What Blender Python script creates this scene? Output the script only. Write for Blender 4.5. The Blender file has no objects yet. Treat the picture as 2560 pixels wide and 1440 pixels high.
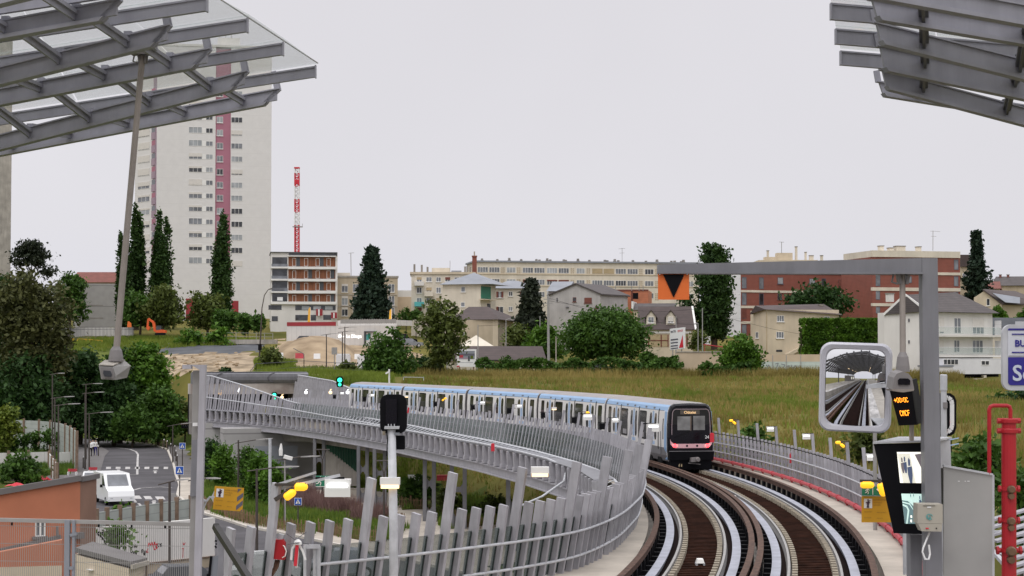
import bpy,math,random
import numpy as np
from mathutils import Vector,Matrix
scene = bpy.context.scene
COL = scene.collection
V = Vector
PI = math.pi

# ---------------------------------------------------------------- camera, light
CAMZ = 10.8
FPX = 4600.0                      # focal length in photo pixels (2560 wide)
PITCH = math.atan(170.0 / FPX)
cam_d = bpy.data.cameras.new('camera')
cam = bpy.data.objects.new('camera',cam_d)
COL.objects.link(cam)
cam.location = (0,0,CAMZ)
cam.rotation_euler = (PI / 2 + PITCH,0,0)
cam_d.sensor_width = 36.0
cam_d.lens = 36.0 * FPX / 2560.0
cam_d.clip_start = 0.1
cam_d.clip_end = 6000
scene.camera = cam

scene.view_settings.view_transform = 'Standard'
scene.view_settings.look = 'None'
scene.view_settings.exposure = 0.0
scene.view_settings.gamma = 1.0

SUN_EL,SUN_AZ = math.radians(58),math.radians(200)   # high, behind the camera to the left
world = bpy.data.worlds.new('World')
scene.world = world
world.use_nodes = True
nt = world.node_tree
nt.nodes.clear()
out = nt.nodes.new('ShaderNodeOutputWorld')
bg = nt.nodes.new('ShaderNodeBackground')
bg.inputs['Strength'].default_value = 0.1
sky = nt.nodes.new('ShaderNodeTexSky')
sky.sky_type = 'NISHITA'
sky.sun_disc = False
sky.sun_elevation = SUN_EL
sky.sun_rotation = SUN_AZ
sky.dust_density = 4.0
hs = nt.nodes.new('ShaderNodeHueSaturation')
hs.inputs['Saturation'].default_value = 0.25
hs.inputs['Value'].default_value = 1.0
nt.links.new(sky.outputs[0],hs.inputs['Color'])
# an even cloud deck, brighter overhead than at the horizon
geo = nt.nodes.new('ShaderNodeTexCoord')
sep = nt.nodes.new('ShaderNodeSeparateXYZ')
nt.links.new(geo.outputs['Generated'],sep.inputs[0])
ramp = nt.nodes.new('ShaderNodeValToRGB')
ramp.color_ramp.elements[0].position = 0.0
ramp.color_ramp.elements[0].color = (0.262,0.262,0.286,1)
ramp.color_ramp.elements[1].position = 1.0
ramp.color_ramp.elements[1].color = (0.62,0.615,0.63,1)
e = ramp.color_ramp.elements.new(0.22)
e.color = (0.258,0.252,0.266,1)
e = ramp.color_ramp.elements.new(0.07)
e.color = (0.264,0.260,0.275,1)
nt.links.new(sep.outputs['Z'],ramp.inputs[0])
cl = nt.nodes.new('ShaderNodeTexNoise')
cl.inputs['Scale'].default_value = 3.0
cl.inputs['Detail'].default_value = 4
nt.links.new(geo.outputs['Generated'],cl.inputs['Vector'])
mr = nt.nodes.new('ShaderNodeMapRange')
mr.inputs['From Min'].default_value = 0.3
mr.inputs['From Max'].default_value = 0.7
mr.inputs['To Min'].default_value = 28.7
mr.inputs['To Max'].default_value = 30.8
nt.links.new(cl.outputs['Fac'],mr.inputs['Value'])
mul = nt.nodes.new('ShaderNodeVectorMath')
mul.operation = 'SCALE'
nt.links.new(ramp.outputs[0],mul.inputs[0])
nt.links.new(mr.outputs[0],mul.inputs['Scale'])
mixw = nt.nodes.new('ShaderNodeMix')
mixw.data_type = 'RGBA'
mixw.inputs[0].default_value = 0.93
nt.links.new(hs.outputs[0],mixw.inputs[6])
nt.links.new(mul.outputs[0],mixw.inputs[7])
nt.links.new(mixw.outputs[2],bg.inputs['Color'])
nt.links.new(bg.outputs[0],out.inputs[0])

sun_d = bpy.data.lights.new('sun','SUN')
sun_d.energy = 0.8
sun_d.angle = math.radians(25)
sun_d.color = (1.0,0.965,0.92)
sun = bpy.data.objects.new('sun',sun_d)
COL.objects.link(sun)
sdir = V((math.sin(SUN_AZ) * math.cos(SUN_EL),math.cos(SUN_AZ) * math.cos(SUN_EL),math.sin(SUN_EL)))
sun.rotation_euler = (-sdir).to_track_quat('-Z','Y').to_euler()

# ---------------------------------------------------------------- pixel -> world
_cf = V((0,math.cos(PITCH),math.sin(PITCH)))
_cu = V((0,-math.sin(PITCH),math.cos(PITCH)))
def ray(px,py):
    d = _cf + V((1,0,0)) * ((px - 1280) / FPX) + _cu * ((720 - py) / FPX)
    return d
def W(px,py,D):
    d = ray(px,py)
    return V((0,0,CAMZ)) + d * (D / d.y)
def G(px,py,z=0.0):
    d = ray(px,py)
    return V((0,0,CAMZ)) + d * ((z - CAMZ) / d.z)
def XP(px,D):
    return W(px,890,D).x

# ---------------------------------------------------------------- mesh helpers
ORG = {}
class MB:
    def __init__(s):
        s.v = []; s.f = []; s.m = []; s.sm = False
    def add(s,vs,fs,mi=0):
        o = len(s.v)
        s.v.extend([tuple(x) for x in vs])
        for f in fs:
            s.f.append(tuple(i + o for i in f)); s.m.append(mi)
        return s
    def quad(s,a,b,c,d,mi=0):
        return s.add([a,b,c,d],[(0,1,2,3)],mi)
    def poly(s,pts,mi=0):
        return s.add(pts,[tuple(range(len(pts)))],mi)
    def hexa(s,p,mi=0):      # p: 8 points, bottom ring 0-3, top ring 4-7
        return s.add(p,[(3,2,1,0),(4,5,6,7),(0,1,5,4),(1,2,6,5),(2,3,7,6),(3,0,4,7)],mi)
    def box(s,c,sx,sy,sz,yaw=0,mi=0):   # centre, full sizes
        c = V(c); ca,sa = math.cos(yaw),math.sin(yaw)
        pts = []
        for z in (-sz / 2,sz / 2):
            for x,y in ((-sx/2,-sy/2),(sx/2,-sy/2),(sx/2,sy/2),(-sx/2,sy/2)):
                pts.append((c.x + x * ca - y * sa,c.y + x * sa + y * ca,c.z + z))
        return s.hexa(pts,mi)
    def bar(s,a,b,w,h,up=(0,0,1),mi=0,w2=None,h2=None):   # bar from a to b, w across, h along up
        a,b = V(a),V(b); t = (b - a).normalized(); up = V(up)
        sd = t.cross(up)
        if sd.length < 1e-5: sd = t.cross(V((1,0,0)))
        sd.normalize(); u = sd.cross(t).normalized()
        w2 = w if w2 is None else w2; h2 = h if h2 is None else h2
        p = [a - sd*w/2 - u*h/2,a + sd*w/2 - u*h/2,a + sd*w/2 + u*h/2,a - sd*w/2 + u*h/2,
             b - sd*w2/2 - u*h2/2,b + sd*w2/2 - u*h2/2,b + sd*w2/2 + u*h2/2,b - sd*w2/2 + u*h2/2]
        return s.hexa(p,mi)
    def tube(s,pts,r,n=8,mi=0,cap=True):
        pts = [V(p) for p in pts]; N = len(pts)
        rs = r if isinstance(r,(list,tuple)) else [r] * N
        vs = []; prev = None
        for i,p in enumerate(pts):
            t = (pts[min(i + 1,N - 1)] - pts[max(i - 1,0)]).normalized()
            if prev is None:
                ref = V((0,0,1)) if abs(t.z) < 0.9 else V((1,0,0))
                a = t.cross(ref).normalized()
            else:
                a = (prev - t * prev.dot(t)).normalized()
            prev = a; b = t.cross(a)
            for k in range(n):
                an = 2 * PI * k / n
                vs.append(p + (a * math.cos(an) + b * math.sin(an)) * rs[i])
        fs = []
        for i in range(N - 1):
            for k in range(n):
                fs.append((i*n + k,i*n + (k+1) % n,(i+1)*n + (k+1) % n,(i+1)*n + k))
        if cap:
            fs.append(tuple(range(n - 1,-1,-1))); fs.append(tuple((N-1)*n + k for k in range(n)))
        return s.add(vs,fs,mi)
    def extr(s,poly,vec,mi=0):      # closed polygon extruded along vec
        poly = [V(p) for p in poly]; vec = V(vec); n = len(poly)
        vs = poly + [p + vec for p in poly]
        fs = [tuple(range(n - 1,-1,-1)),tuple(range(n,2 * n))]
        for k in range(n):
            fs.append((k,(k+1) % n,n + (k+1) % n,n + k))
        return s.add(vs,fs,mi)
    def prism(s,foot,z0,z1,mi=0):
        return s.extr([(x,y,z0) for x,y in foot],(0,0,z1 - z0),mi)
    def sweep(s,path,prof,mi=0,cap=True):   # path: list of (p, n) ; prof: closed [(a,b)] along n and z
        n = len(prof); vs = []; fs = []
        for p,nn in path:
            for a,b in prof:
                vs.append(p + nn * a + V((0,0,b)))
        N = len(path)
        for i in range(N - 1):
            for k in range(n):
                fs.append((i*n + k,(i+1)*n + k,(i+1)*n + (k+1) % n,i*n + (k+1) % n))
        if cap:
            fs.append(tuple(range(n))); fs.append(tuple((N-1)*n + k for k in range(n - 1,-1,-1)))
        return s.add(vs,fs,mi)
    def lathe(s,c,prof,n=12,mi=0,axis=(0,0,1)):
        c = V(c); ax = V(axis).normalized()
        a = ax.cross(V((1,0,0)) if abs(ax.x) < .9 else V((0,1,0))).normalized(); b = ax.cross(a)
        vs = []; fs = []
        for r,h in prof:
            for k in range(n):
                an = 2 * PI * k / n
                vs.append(c + ax * h + (a * math.cos(an) + b * math.sin(an)) * r)
        N = len(prof)
        for i in range(N - 1):
            for k in range(n):
                fs.append((i*n + k,i*n + (k+1) % n,(i+1)*n + (k+1) % n,(i+1)*n + k))
        fs.append(tuple(range(n - 1,-1,-1))); fs.append(tuple((N-1)*n + k for k in range(n)))
        return s.add(vs,fs,mi)
    def build(s,name,mats,parent=None,smooth=False,label=None):
        if not isinstance(mats,(list,tuple)): mats = [mats]
        me = bpy.data.meshes.new(name)
        if parent is not None:
            o0 = ORG[parent.name]
        else:
            a = np.array(s.v); o0 = V((float(a[:,0].mean()),float(a[:,1].mean()),float(a[:,2].min())))
        me.from_pydata([(x - o0[0],y - o0[1],z - o0[2]) for x,y,z in s.v],[],s.f)
        for mt in mats: me.materials.append(mt)
        if len(mats) > 1: me.polygons.foreach_set('material_index',s.m)
        if smooth: me.polygons.foreach_set('use_smooth',[True] * len(s.f))
        me.update()
        o = bpy.data.objects.new(name,me)
        COL.objects.link(o)
        if parent is not None: o.parent = parent
        else: o.location = o0
        ORG[o.name] = o0
        if label: o['label'] = label
        return o

def tag(o,label,cat,group=None):
    o['label'] = label; o['category'] = cat
    if group: o['group'] = group
    return o
def thing(name,label,cat,loc,group=None):
    o = bpy.data.objects.new(name,None)
    o.empty_display_size = 0.3
    COL.objects.link(o); o.location = loc
    ORG[o.name] = V(loc)
    return tag(o,label,cat,group)
def struct(o):
    o['kind'] = 'structure'; return o
def stuff(o):
    o['kind'] = 'stuff'; return o
def dup(root,loc,rotz=0.0,label=None,group=None,scale=None):
    r = root.copy(); COL.objects.link(r); r.location = loc; r.rotation_euler = (0,0,rotz)
    if scale: r.scale = (scale,scale,scale)
    if label: r['label'] = label
    if group: r['group'] = group
    ORG[r.name] = V(loc)
    for ch in list(root.children):
        c = ch.copy(); COL.objects.link(c); c.parent = r; ORG[c.name] = V(loc)
        for g in list(ch.children):
            d = g.copy(); COL.objects.link(d); d.parent = c; ORG[d.name] = V(loc)
    return r

# ---------------------------------------------------------------- materials
MATS = {}
def M(name,rgb,rough=0.65,metal=0.0,nv=0.12,ns=1.5,bump=0.0,rgb2=None,detail=5.0,stretch=None,spec=0.4,rnd=0.0,grime=0.0):
    m = bpy.data.materials.new(name); m.use_nodes = True
    t = m.node_tree; b = t.nodes['Principled BSDF']
    b.inputs['Roughness'].default_value = rough
    b.inputs['Metallic'].default_value = metal
    b.inputs['Specular IOR Level'].default_value = spec
    tc = t.nodes.new('ShaderNodeTexCoord')
    src = tc.outputs['Object']
    if stretch:
        mp = t.nodes.new('ShaderNodeMapping'); mp.inputs['Scale'].default_value = stretch
        t.links.new(src,mp.inputs[0]); src = mp.outputs[0]
    no = t.nodes.new('ShaderNodeTexNoise'); no.inputs['Scale'].default_value = ns; no.inputs['Detail'].default_value = detail
    t.links.new(src,no.inputs['Vector'])
    cr = t.nodes.new('ShaderNodeValToRGB')
    lo = [c * (1 - nv) for c in rgb]; hi = list(rgb2) if rgb2 else [min(1,c * (1 + nv)) for c in rgb]
    cr.color_ramp.elements[0].position = 0.32; cr.color_ramp.elements[0].color = (*lo,1)
    cr.color_ramp.elements[1].position = 0.68; cr.color_ramp.elements[1].color = (*hi,1)
    t.links.new(no.outputs['Fac'],cr.inputs[0]); last = cr.outputs[0]
    if rnd:      # each object a little lighter or darker
        oi = t.nodes.new('ShaderNodeObjectInfo'); mp_ = t.nodes.new('ShaderNodeMapRange'); mp_.inputs['To Min'].default_value = 1 - rnd; mp_.inputs['To Max'].default_value = 1 + rnd
        t.links.new(oi.outputs['Random'],mp_.inputs['Value']); vm = t.nodes.new('ShaderNodeVectorMath'); vm.operation = 'SCALE'; t.links.new(last,vm.inputs[0]); t.links.new(mp_.outputs[0],vm.inputs['Scale']); last = vm.outputs[0]
    if grime:    # vertical dirt runs and worn patches
        gm = t.nodes.new('ShaderNodeMapping'); gm.inputs['Scale'].default_value = (1,1,.12); t.links.new(tc.outputs['Object'],gm.inputs[0])
        gn = t.nodes.new('ShaderNodeTexNoise'); gn.inputs['Scale'].default_value = ns * 2.3; gn.inputs['Detail'].default_value = 8; gn.inputs['Roughness'].default_value = .7; t.links.new(gm.outputs[0],gn.inputs['Vector'])
        gr = t.nodes.new('ShaderNodeMapRange'); gr.inputs['From Min'].default_value = .38; gr.inputs['From Max'].default_value = .62; gr.inputs['To Min'].default_value = 1 - grime; gr.inputs['To Max'].default_value = 1.0
        t.links.new(gn.outputs['Fac'],gr.inputs['Value']); vm = t.nodes.new('ShaderNodeVectorMath'); vm.operation = 'SCALE'; t.links.new(last,vm.inputs[0]); t.links.new(gr.outputs[0],vm.inputs['Scale']); last = vm.outputs[0]
    t.links.new(last,b.inputs['Base Color'])
    if bump:
        bp = t.nodes.new('ShaderNodeBump'); bp.inputs['Strength'].default_value = bump; bp.inputs['Distance'].default_value = 0.05
        t.links.new(no.outputs['Fac'],bp.inputs['Height']); t.links.new(bp.outputs[0],b.inputs['Normal'])
    MATS[name] = m
    return m
def MSTRIPE(name,rgb,rgb2,axis=2,scale=8.0,thr=0.12,rough=0.7,dirt=0.12,bump=0.3):
    """a surface crossed by thin regular joints (rgb2) along one object axis"""
    m = bpy.data.materials.new(name); m.use_nodes = True
    t = m.node_tree; b = t.nodes['Principled BSDF']; b.inputs['Roughness'].default_value = rough
    tc = t.nodes.new('ShaderNodeTexCoord'); sp = t.nodes.new('ShaderNodeSeparateXYZ'); t.links.new(tc.outputs['Object'],sp.inputs[0])
    mu = t.nodes.new('ShaderNodeMath'); mu.operation = 'MULTIPLY'; mu.inputs[1].default_value = scale; t.links.new(sp.outputs[axis],mu.inputs[0])
    fr = t.nodes.new('ShaderNodeMath'); fr.operation = 'FRACT'; t.links.new(mu.outputs[0],fr.inputs[0])
    lt = t.nodes.new('ShaderNodeMath'); lt.operation = 'LESS_THAN'; lt.inputs[1].default_value = thr; t.links.new(fr.outputs[0],lt.inputs[0])
    no = t.nodes.new('ShaderNodeTexNoise'); no.inputs['Scale'].default_value = 0.9; no.inputs['Detail'].default_value = 6; t.links.new(tc.outputs['Object'],no.inputs['Vector'])
    cr = t.nodes.new('ShaderNodeValToRGB')
    cr.color_ramp.elements[0].position = .3; cr.color_ramp.elements[0].color = (*[c*(1-dirt) for c in rgb],1)
    cr.color_ramp.elements[1].position = .7; cr.color_ramp.elements[1].color = (*[min(1,c*(1+dirt)) for c in rgb],1)
    t.links.new(no.outputs['Fac'],cr.inputs[0])
    mx = t.nodes.new('ShaderNodeMix'); mx.data_type = 'RGBA'; mx.inputs[7].default_value = (*rgb2,1)
    t.links.new(lt.outputs[0],mx.inputs[0]); t.links.new(cr.outputs[0],mx.inputs[6]); t.links.new(mx.outputs[2],b.inputs['Base Color'])
    MATS[name] = m
    return m
def MGLASS(name,rgb,alpha=0.35,rough=0.05):
    m = bpy.data.materials.new(name); m.use_nodes = True
    t = m.node_tree; b = t.nodes['Principled BSDF']
    b.inputs['Base Color'].default_value = (*rgb,1); b.inputs['Roughness'].default_value = rough
    b.inputs['Alpha'].default_value = alpha; b.inputs['Specular IOR Level'].default_value = 0.5
    MATS[name] = m
    return m
def MEMIT(name,rgb,strength,base=None):
    m = bpy.data.materials.new(name); m.use_nodes = True
    b = m.node_tree.nodes['Principled BSDF']
    b.inputs['Base Color'].default_value = (*(base or rgb),1)
    b.inputs['Emission Color'].default_value = (*rgb,1); b.inputs['Emission Strength'].default_value = strength
    b.inputs['Roughness'].default_value = .4
    MATS[name] = m
    return m
def MLEAF(name,lo,hi,ns=0.8,trans=0.25):
    m = bpy.data.materials.new(name); m.use_nodes = True
    t = m.node_tree; t.nodes.clear()
    o = t.nodes.new('ShaderNodeOutputMaterial')
    tc = t.nodes.new('ShaderNodeTexCoord')
    no = t.nodes.new('ShaderNodeTexNoise'); no.inputs['Scale'].default_value = ns; no.inputs['Detail'].default_value = 6; no.inputs['Roughness'].default_value = .7
    t.links.new(tc.outputs['Object'],no.inputs['Vector'])
    cr = t.nodes.new('ShaderNodeValToRGB')
    cr.color_ramp.elements[0].position = .33; cr.color_ramp.elements[0].color = (*lo,1)
    cr.color_ramp.elements[1].position = .67; cr.color_ramp.elements[1].color = (*hi,1)
    t.links.new(no.outputs['Fac'],cr.inputs[0])
    d = t.nodes.new('ShaderNodeBsdfPrincipled'); d.inputs['Roughness'].default_value = .6; d.inputs['Specular IOR Level'].default_value = .25
    tr = t.nodes.new('ShaderNodeBsdfTranslucent')
    t.links.new(cr.outputs[0],d.inputs['Base Color']); t.links.new(cr.outputs[0],tr.inputs['Color'])
    mx = t.nodes.new('ShaderNodeMixShader'); mx.inputs[0].default_value = trans
    t.links.new(d.outputs[0],mx.inputs[1]); t.links.new(tr.outputs[0],mx.inputs[2]); t.links.new(mx.outputs[0],o.inputs[0])
    MATS[name] = m
    return m

M('grey_paint',(.215,.215,.235),.5,0,.08,2,rnd=.08,grime=.14)
M('grey_paint_light',(.41,.40,.435),.5,0,.10,2.5,rnd=.12,grime=.18)
M('canopy_grey',(.30,.30,.345),.5,0,.08,2,rnd=.06,grime=.12)
M('grey_dark',(.11,.11,.125),.5,0,.08,2)
M('galvanised',(.52,.53,.56),.5,.1,.12,5)
M('steel_light',(.36,.375,.44),.5,.1,.14,1.6,grime=.15)
M('rust',(.060,.032,.024),.7,0,.35,6,rgb2=(.135,.075,.052),spec=.2)
M('dark_brown',(.012,.005,.004),.9,0,.3,5,spec=.1)
M('black',(.005,.005,.007),.6,0,.1,3,spec=.12)
M('black_gloss',(.006,.005,.009),.2,0,.05,3,spec=.25)
M('rubber',(.010,.010,.011),.8,0,.1,3,spec=.15)
M('chair_beige',(.30,.26,.20),.85,0,.25,6)
M('concrete',(.40,.37,.33),.85,0,.16,.8,bump=.15,grime=.2)
M('concrete_light',(.48,.43,.37),.85,0,.14,.5,bump=.1,grime=.14)
M('concrete_dark',(.24,.22,.20),.9,0,.2,.7,bump=.15)
M('asphalt',(.085,.08,.088),.9,0,.28,.22,bump=.1,detail=9,grime=.22)
M('pavement',(.15,.14,.14),.9,0,.12,.5)
M('kerbstone',(.55,.51,.46),.85,0,.1,1)
M('white_marking',(.60,.58,.57),.8,0,.2,1.3,detail=9,grime=.45)
M('white_paint',(.80,.79,.77),.6,0,.05,.8)
M('white_wall',(.74,.72,.69),.8,0,.07,.25,grime=.08)
M('white_car',(.80,.81,.82),.25,0,.02,1,spec=.6)
M('cream_wall',(.62,.53,.40),.85,0,.10,.35,grime=.12)
M('cream_pale',(.68,.62,.52),.85,0,.10,.3,grime=.12)
M('beige_wall',(.50,.42,.31),.85,0,.12,.4,grime=.14)
M('grey_wall',(.46,.44,.43),.85,0,.12,.4,grime=.16)
M('tan_wall',(.55,.44,.32),.9,0,.08,.5)
M('render_orange',(.46,.175,.10),.85,0,.09,.6)
M('render_brown',(.27,.155,.11),.85,0,.09,.6)
M('pink_wall',(.40,.17,.23),.8,0,.06,.3)
M('mauve_panel',(.36,.27,.33),.8,0,.06,.3)
M('red_paint',(.40,.010,.018),.5,0,.12,3,spec=.5)
M('red_pale',(.46,.05,.065),.5,0,.15,2)
M('red_panel',(.32,.035,.045),.7,0,.1,.5)
M('red_bright',(.62,.03,.05),.5,0,.1,2)
M('orange_machine',(.75,.12,.03),.5,0,.1,2)
M('orange_sign',(.78,.17,.035),.5,0,.03,3)
M('yellow_sign',(.62,.32,.02),.5,0,.06,4)
M('yellow_flag',(.85,.45,.05),.6,0,.06,3)
M('sign_grey',(.12,.12,.15),.5,0,.05,3)
M('sign_white',(.80,.80,.80),.5,0,.03,3)
M('sign_blue',(.02,.09,.42),.5,0,.04,3)
M('navy',(.028,.022,.24),.5,0,.04,3)
M('sign_green',(.02,.20,.12),.5,0,.04,3)
M('teal',(.10,.42,.42),.6,0,.1,1)
M('wood_post',(.20,.14,.10),.85,0,.25,3)
M('picket',(.22,.14,.085),.9,0,.35,2.5)
M('pole_brown',(.075,.062,.055),.55,.1,.1,3)
M('pole_grey',(.33,.32,.31),.6,.2,.1,3)
M('bark',(.075,.055,.04),.9,0,.3,4,bump=.4)
M('soil',(.28,.20,.12),.95,0,.25,.25,bump=.4,rgb2=(.42,.32,.21))
M('dark_fabric',(.075,.08,.09),.8,0,.25,.4)
M('pane_dark',(.045,.048,.056),.06,0,.6,.9,spec=.6)
M('pane_mid',(.17,.18,.20),.12,0,.4,.7,spec=.6)
M('pane_pale',(.34,.36,.38),.2,0,.25,.6,spec=.5)
M('frame_white',(.80,.79,.77),.5,0,.02,3)
M('shutter_white',(.66,.63,.59),.7,0,.05,2)
M('shutter_brown',(.17,.055,.04),.7,0,.15,2)
M('shutter_tan',(.42,.33,.20),.75,0,.1,2)
M('wood_clad',(.20,.075,.035),.7,0,.3,1.2,stretch=(4,4,.4))
M('zinc',(.25,.265,.30),.6,0,.1,.6)
M('flat_roof',(.16,.15,.15),.9,0,.1,.5)
M('handrail_dark',(.022,.019,.019),.5,0,.1,4)
M('beige_plastic',(.42,.39,.33),.5,0,.04,4)
M('pole_taupe',(.28,.245,.22),.5,.1,.08,5)
M('cam_grey',(.22,.205,.205),.5,0,.06,5)
M('train_white',(.80,.78,.76),.28,0,.03,.6,spec=.5)
M('train_blue',(.27,.43,.66),.4,0,.06,.6,spec=.5)
M('train_pale_blue',(.42,.56,.78),.35,0,.05,.6)
M('train_grey',(.19,.185,.195),.5,0,.1,.8)
M('train_roof',(.30,.275,.275),.6,0,.1,.5)
M('train_glass',(.014,.015,.015),.1,0,.7,1.1,rgb2=(.065,.062,.055),spec=.4)
M('train_seat',(.30,.29,.30),.6,0,.3,1)
MSTRIPE('brick_red',(.225,.065,.045),(.29,.12,.09),2,4.2,.16)
MSTRIPE('brick_orange',(.48,.17,.085),(.36,.14,.08),2,3.5,.14,dirt=.16)
MSTRIPE('tile_brown',(.075,.052,.050),(.055,.042,.04),2,4.0,.3,dirt=.2)
MSTRIPE('tile_red',(.21,.062,.045),(.14,.05,.04),2,4.0,.3,dirt=.2)
MSTRIPE('tile_grey',(.085,.072,.072),(.055,.048,.048),2,4.0,.3,dirt=.2)
MSTRIPE('panel_grey_green',(.40,.43,.40),(.24,.26,.25),2,2.0,.06,dirt=.1)
MSTRIPE('panel_green_white',(.52,.60,.56),(.36,.44,.42),2,2.1,.08,dirt=.1)
MSTRIPE('hoarding_white',(.66,.64,.62),(.52,.50,.49),0,1.2,.06,dirt=.06)
MSTRIPE('concrete_lines',(.36,.35,.345),(.22,.21,.21),2,.24,.03,dirt=.08)
MSTRIPE('tower_white',(.70,.685,.675),(.66,.645,.635),2,.357,.03,dirt=.03)
MSTRIPE('white_panel',(.70,.70,.72),(.58,.58,.60),2,.42,.03,dirt=.05)
MSTRIPE('shed_cream',(.64,.54,.42),(.52,.43,.33),2,3.3,.08,dirt=.05)
MGLASS('clear_glass',(.42,.55,.52),.16)
MGLASS('canopy_glass',(.62,.72,.68),.22)
MGLASS('fence_glass',(.085,.125,.115),.42)
MEMIT('lamp_white',(.95,.98,1.0),1.6)
MEMIT('lamp_warm',(1.0,.72,.40),1.5)
MEMIT('lamp_amber',(1.0,.50,.02),1.0)
MEMIT('lamp_green',(.03,.85,.48),2.2)
MEMIT('lamp_red',(1.0,.03,.04),7.0)
MEMIT('lamp_red_soft',(1.0,.30,.28),1.0)
MEMIT('led_amber',(1.0,.32,.02),3.2)
MEMIT('led_pale',(.85,.55,.28),.85)
MEMIT('letters_lit',(1.0,1.0,.98),1.4)
MEMIT('screen_light',(.92,.90,.80),1.0)
MEMIT('screen_floor',(.70,.68,.58),.8)
MEMIT('screen_green',(.55,.74,.68),.8)
MEMIT('screen_dark',(.14,.12,.13),.8)
MEMIT('screen_blue',(.06,.08,.14),.8)
MEMIT('screen_slate',(.12,.19,.20),.8)
MLEAF('leaf_mid',(.013,.040,.006),(.095,.190,.028))
MLEAF('leaf_bright',(.016,.052,.005),(.130,.260,.024))
MLEAF('leaf_dark',(.008,.026,.007),(.050,.110,.024))
MLEAF('leaf_poplar',(.011,.032,.008),(.062,.122,.026))
MLEAF('leaf_conifer',(.008,.020,.013),(.040,.072,.040))
MLEAF('leaf_olive',(.028,.044,.008),(.15,.19,.042))
MLEAF('leaf_brownish',(.028,.036,.011),(.125,.130,.042))
MLEAF('leaf_yellow',(.060,.105,.012),(.210,.250,.035))
MLEAF('leaf_maroon',(.014,.022,.014),(.050,.062,.036))
MLEAF('purple_grass',(.14,.075,.075),(.27,.17,.15))
MLEAF('blade_dry',(.15,.125,.026),(.38,.30,.10),ns=.07)
MLEAF('blade_green',(.080,.130,.013),(.23,.285,.042),ns=.10)
MLEAF('blade_lush',(.055,.115,.015),(.16,.24,.04),ns=.15)

# ---------------------------------------------------------------- ground
Z0 = -0.6            # street level
def poly_in(poly,x,y):
    ins = np.zeros(x.shape,bool); n = len(poly)
    for i in range(n):
        x1,y1 = poly[i]; x2,y2 = poly[(i + 1) % n]
        c = ((y1 > y) != (y2 > y)) & (x < (x2 - x1) * (y - y1) / (y2 - y1 + 1e-9) + x1)
        ins ^= c
    return ins
def poly_dist(poly,x,y):
    d = np.full(x.shape,1e9); n = len(poly)
    for i in range(n):
        ax,ay = poly[i]; bx,by = poly[(i + 1) % n]
        L = (bx - ax) ** 2 + (by - ay) ** 2 + 1e-9
        t = np.clip(((x - ax) * (bx - ax) + (y - ay) * (by - ay)) / L,0,1)
        d = np.minimum(d,np.hypot(x - ax - t * (bx - ax),y - ay - t * (by - ay)))
    return d
FLAT = [(-75,20),(9,20),(10,75),(8.5,100),(3,125),(-4,150),(-13,172),(-24,182),(-34,195),(-42,240),
        (-52,252),(-66,258),(-70,225),(-60,190),(-57,160),(-64,120)]
_cps = []
def cpx(px,py,D):
    w = W(px,py,D); _cps.append((w.x,w.y,w.z))
for a in ((60,1100,235),(100,1000,262),(60,850,330),(300,832,335),(430,858,305),(550,800,400),(250,815,380),(480,930,252),(440,1000,240),
          (640,938,218),(560,872,292),(700,852,320),(850,852,320),(800,925,242),(900,940,226),(700,905,270),(600,900,270),
          (1000,945,226),(1200,942,250),(1500,938,250),(1800,940,250),(2050,937,245),(2300,958,228),(2500,962,228),
          (1400,985,190),(1900,1000,180),(1900,1055,130),(2300,1050,130),(2450,1080,100),(1650,975,200),
          (1200,885,300),(1500,885,300),(1750,885,290),(2100,885,290),(2400,935,260),(1300,800,380),(1900,830,350),(2300,800,330),(1050,870,300)):
    cpx(*a)
_cps += [(14,60,4.6),(14.5,90,4.7),(13,120,4.7),(20,75,4.9),(30,60,5.2),(45,100,6.5),(7,140,4.8),(-2,165,5.2),(-12,185,5.6),
         (0,500,22),(-100,500,24),(100,500,24),(170,300,14),(160,100,8),(-160,300,16),(-150,150,4),(-130,60,2),(120,40,6),
         (-85,130,0.5),(-90,200,2.0),(-75,60,-.5),(-30,60,-.6),(-30,140,-.6),(-50,200,-.6),(0,60,-.6),(-3,120,-.6),(15,20,4.5),(40,20,5)]
_c = np.array(_cps); _P = _c[:,:2] / 100.0
def _tps(r2):
    return np.where(r2 > 1e-12,0.5 * r2 * np.log(np.maximum(r2,1e-12)),0)
_n = len(_c)
_K = _tps(((_P[:,None] - _P[None]) ** 2).sum(-1)) + np.eye(_n) * 2e-4
_A = np.zeros((_n + 3,_n + 3)); _A[:_n,:_n] = _K; _A[:_n,_n] = 1; _A[:_n,_n+1:] = _P; _A[_n,:_n] = 1; _A[_n+1:,:_n] = _P.T
_w = np.linalg.solve(_A,np.concatenate([_c[:,2],np.zeros(3)]))
def HZ(x,y):
    x = np.asarray(x,float); y = np.asarray(y,float); sh = x.shape
    xx = np.clip(x.ravel(),-190,190); yy = np.clip(y.ravel(),10,520)
    q = np.stack([xx,yy],1) / 100.0
    z = _tps(((q[:,None] - _P[None]) ** 2).sum(-1)) @ _w[:_n] + _w[_n] + q @ _w[_n+1:]
    z = np.clip(z,Z0 - .1,25)
    ins = poly_in(FLAT,xx,yy); d = poly_dist(FLAT,xx,yy)
    k = np.where(ins,0,np.clip(d / 7.0,0,1)); k = k * k * (3 - 2 * k)
    z = (Z0 - .06) * (1 - k) + z * k
    # nothing may rise through the track bed
    cxy = np.hypot(xx + 150,yy - 74) - 158.4
    near = np.clip((np.abs(cxy) - 5.2) / 2.0,0,1)
    cap = np.where((yy > 20) & (yy < 160),4.4 + near * 30,60)
    return np.minimum(z,cap).reshape(sh)
def hz(x,y):
    return float(HZ(np.array([x]),np.array([y]))[0])

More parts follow.
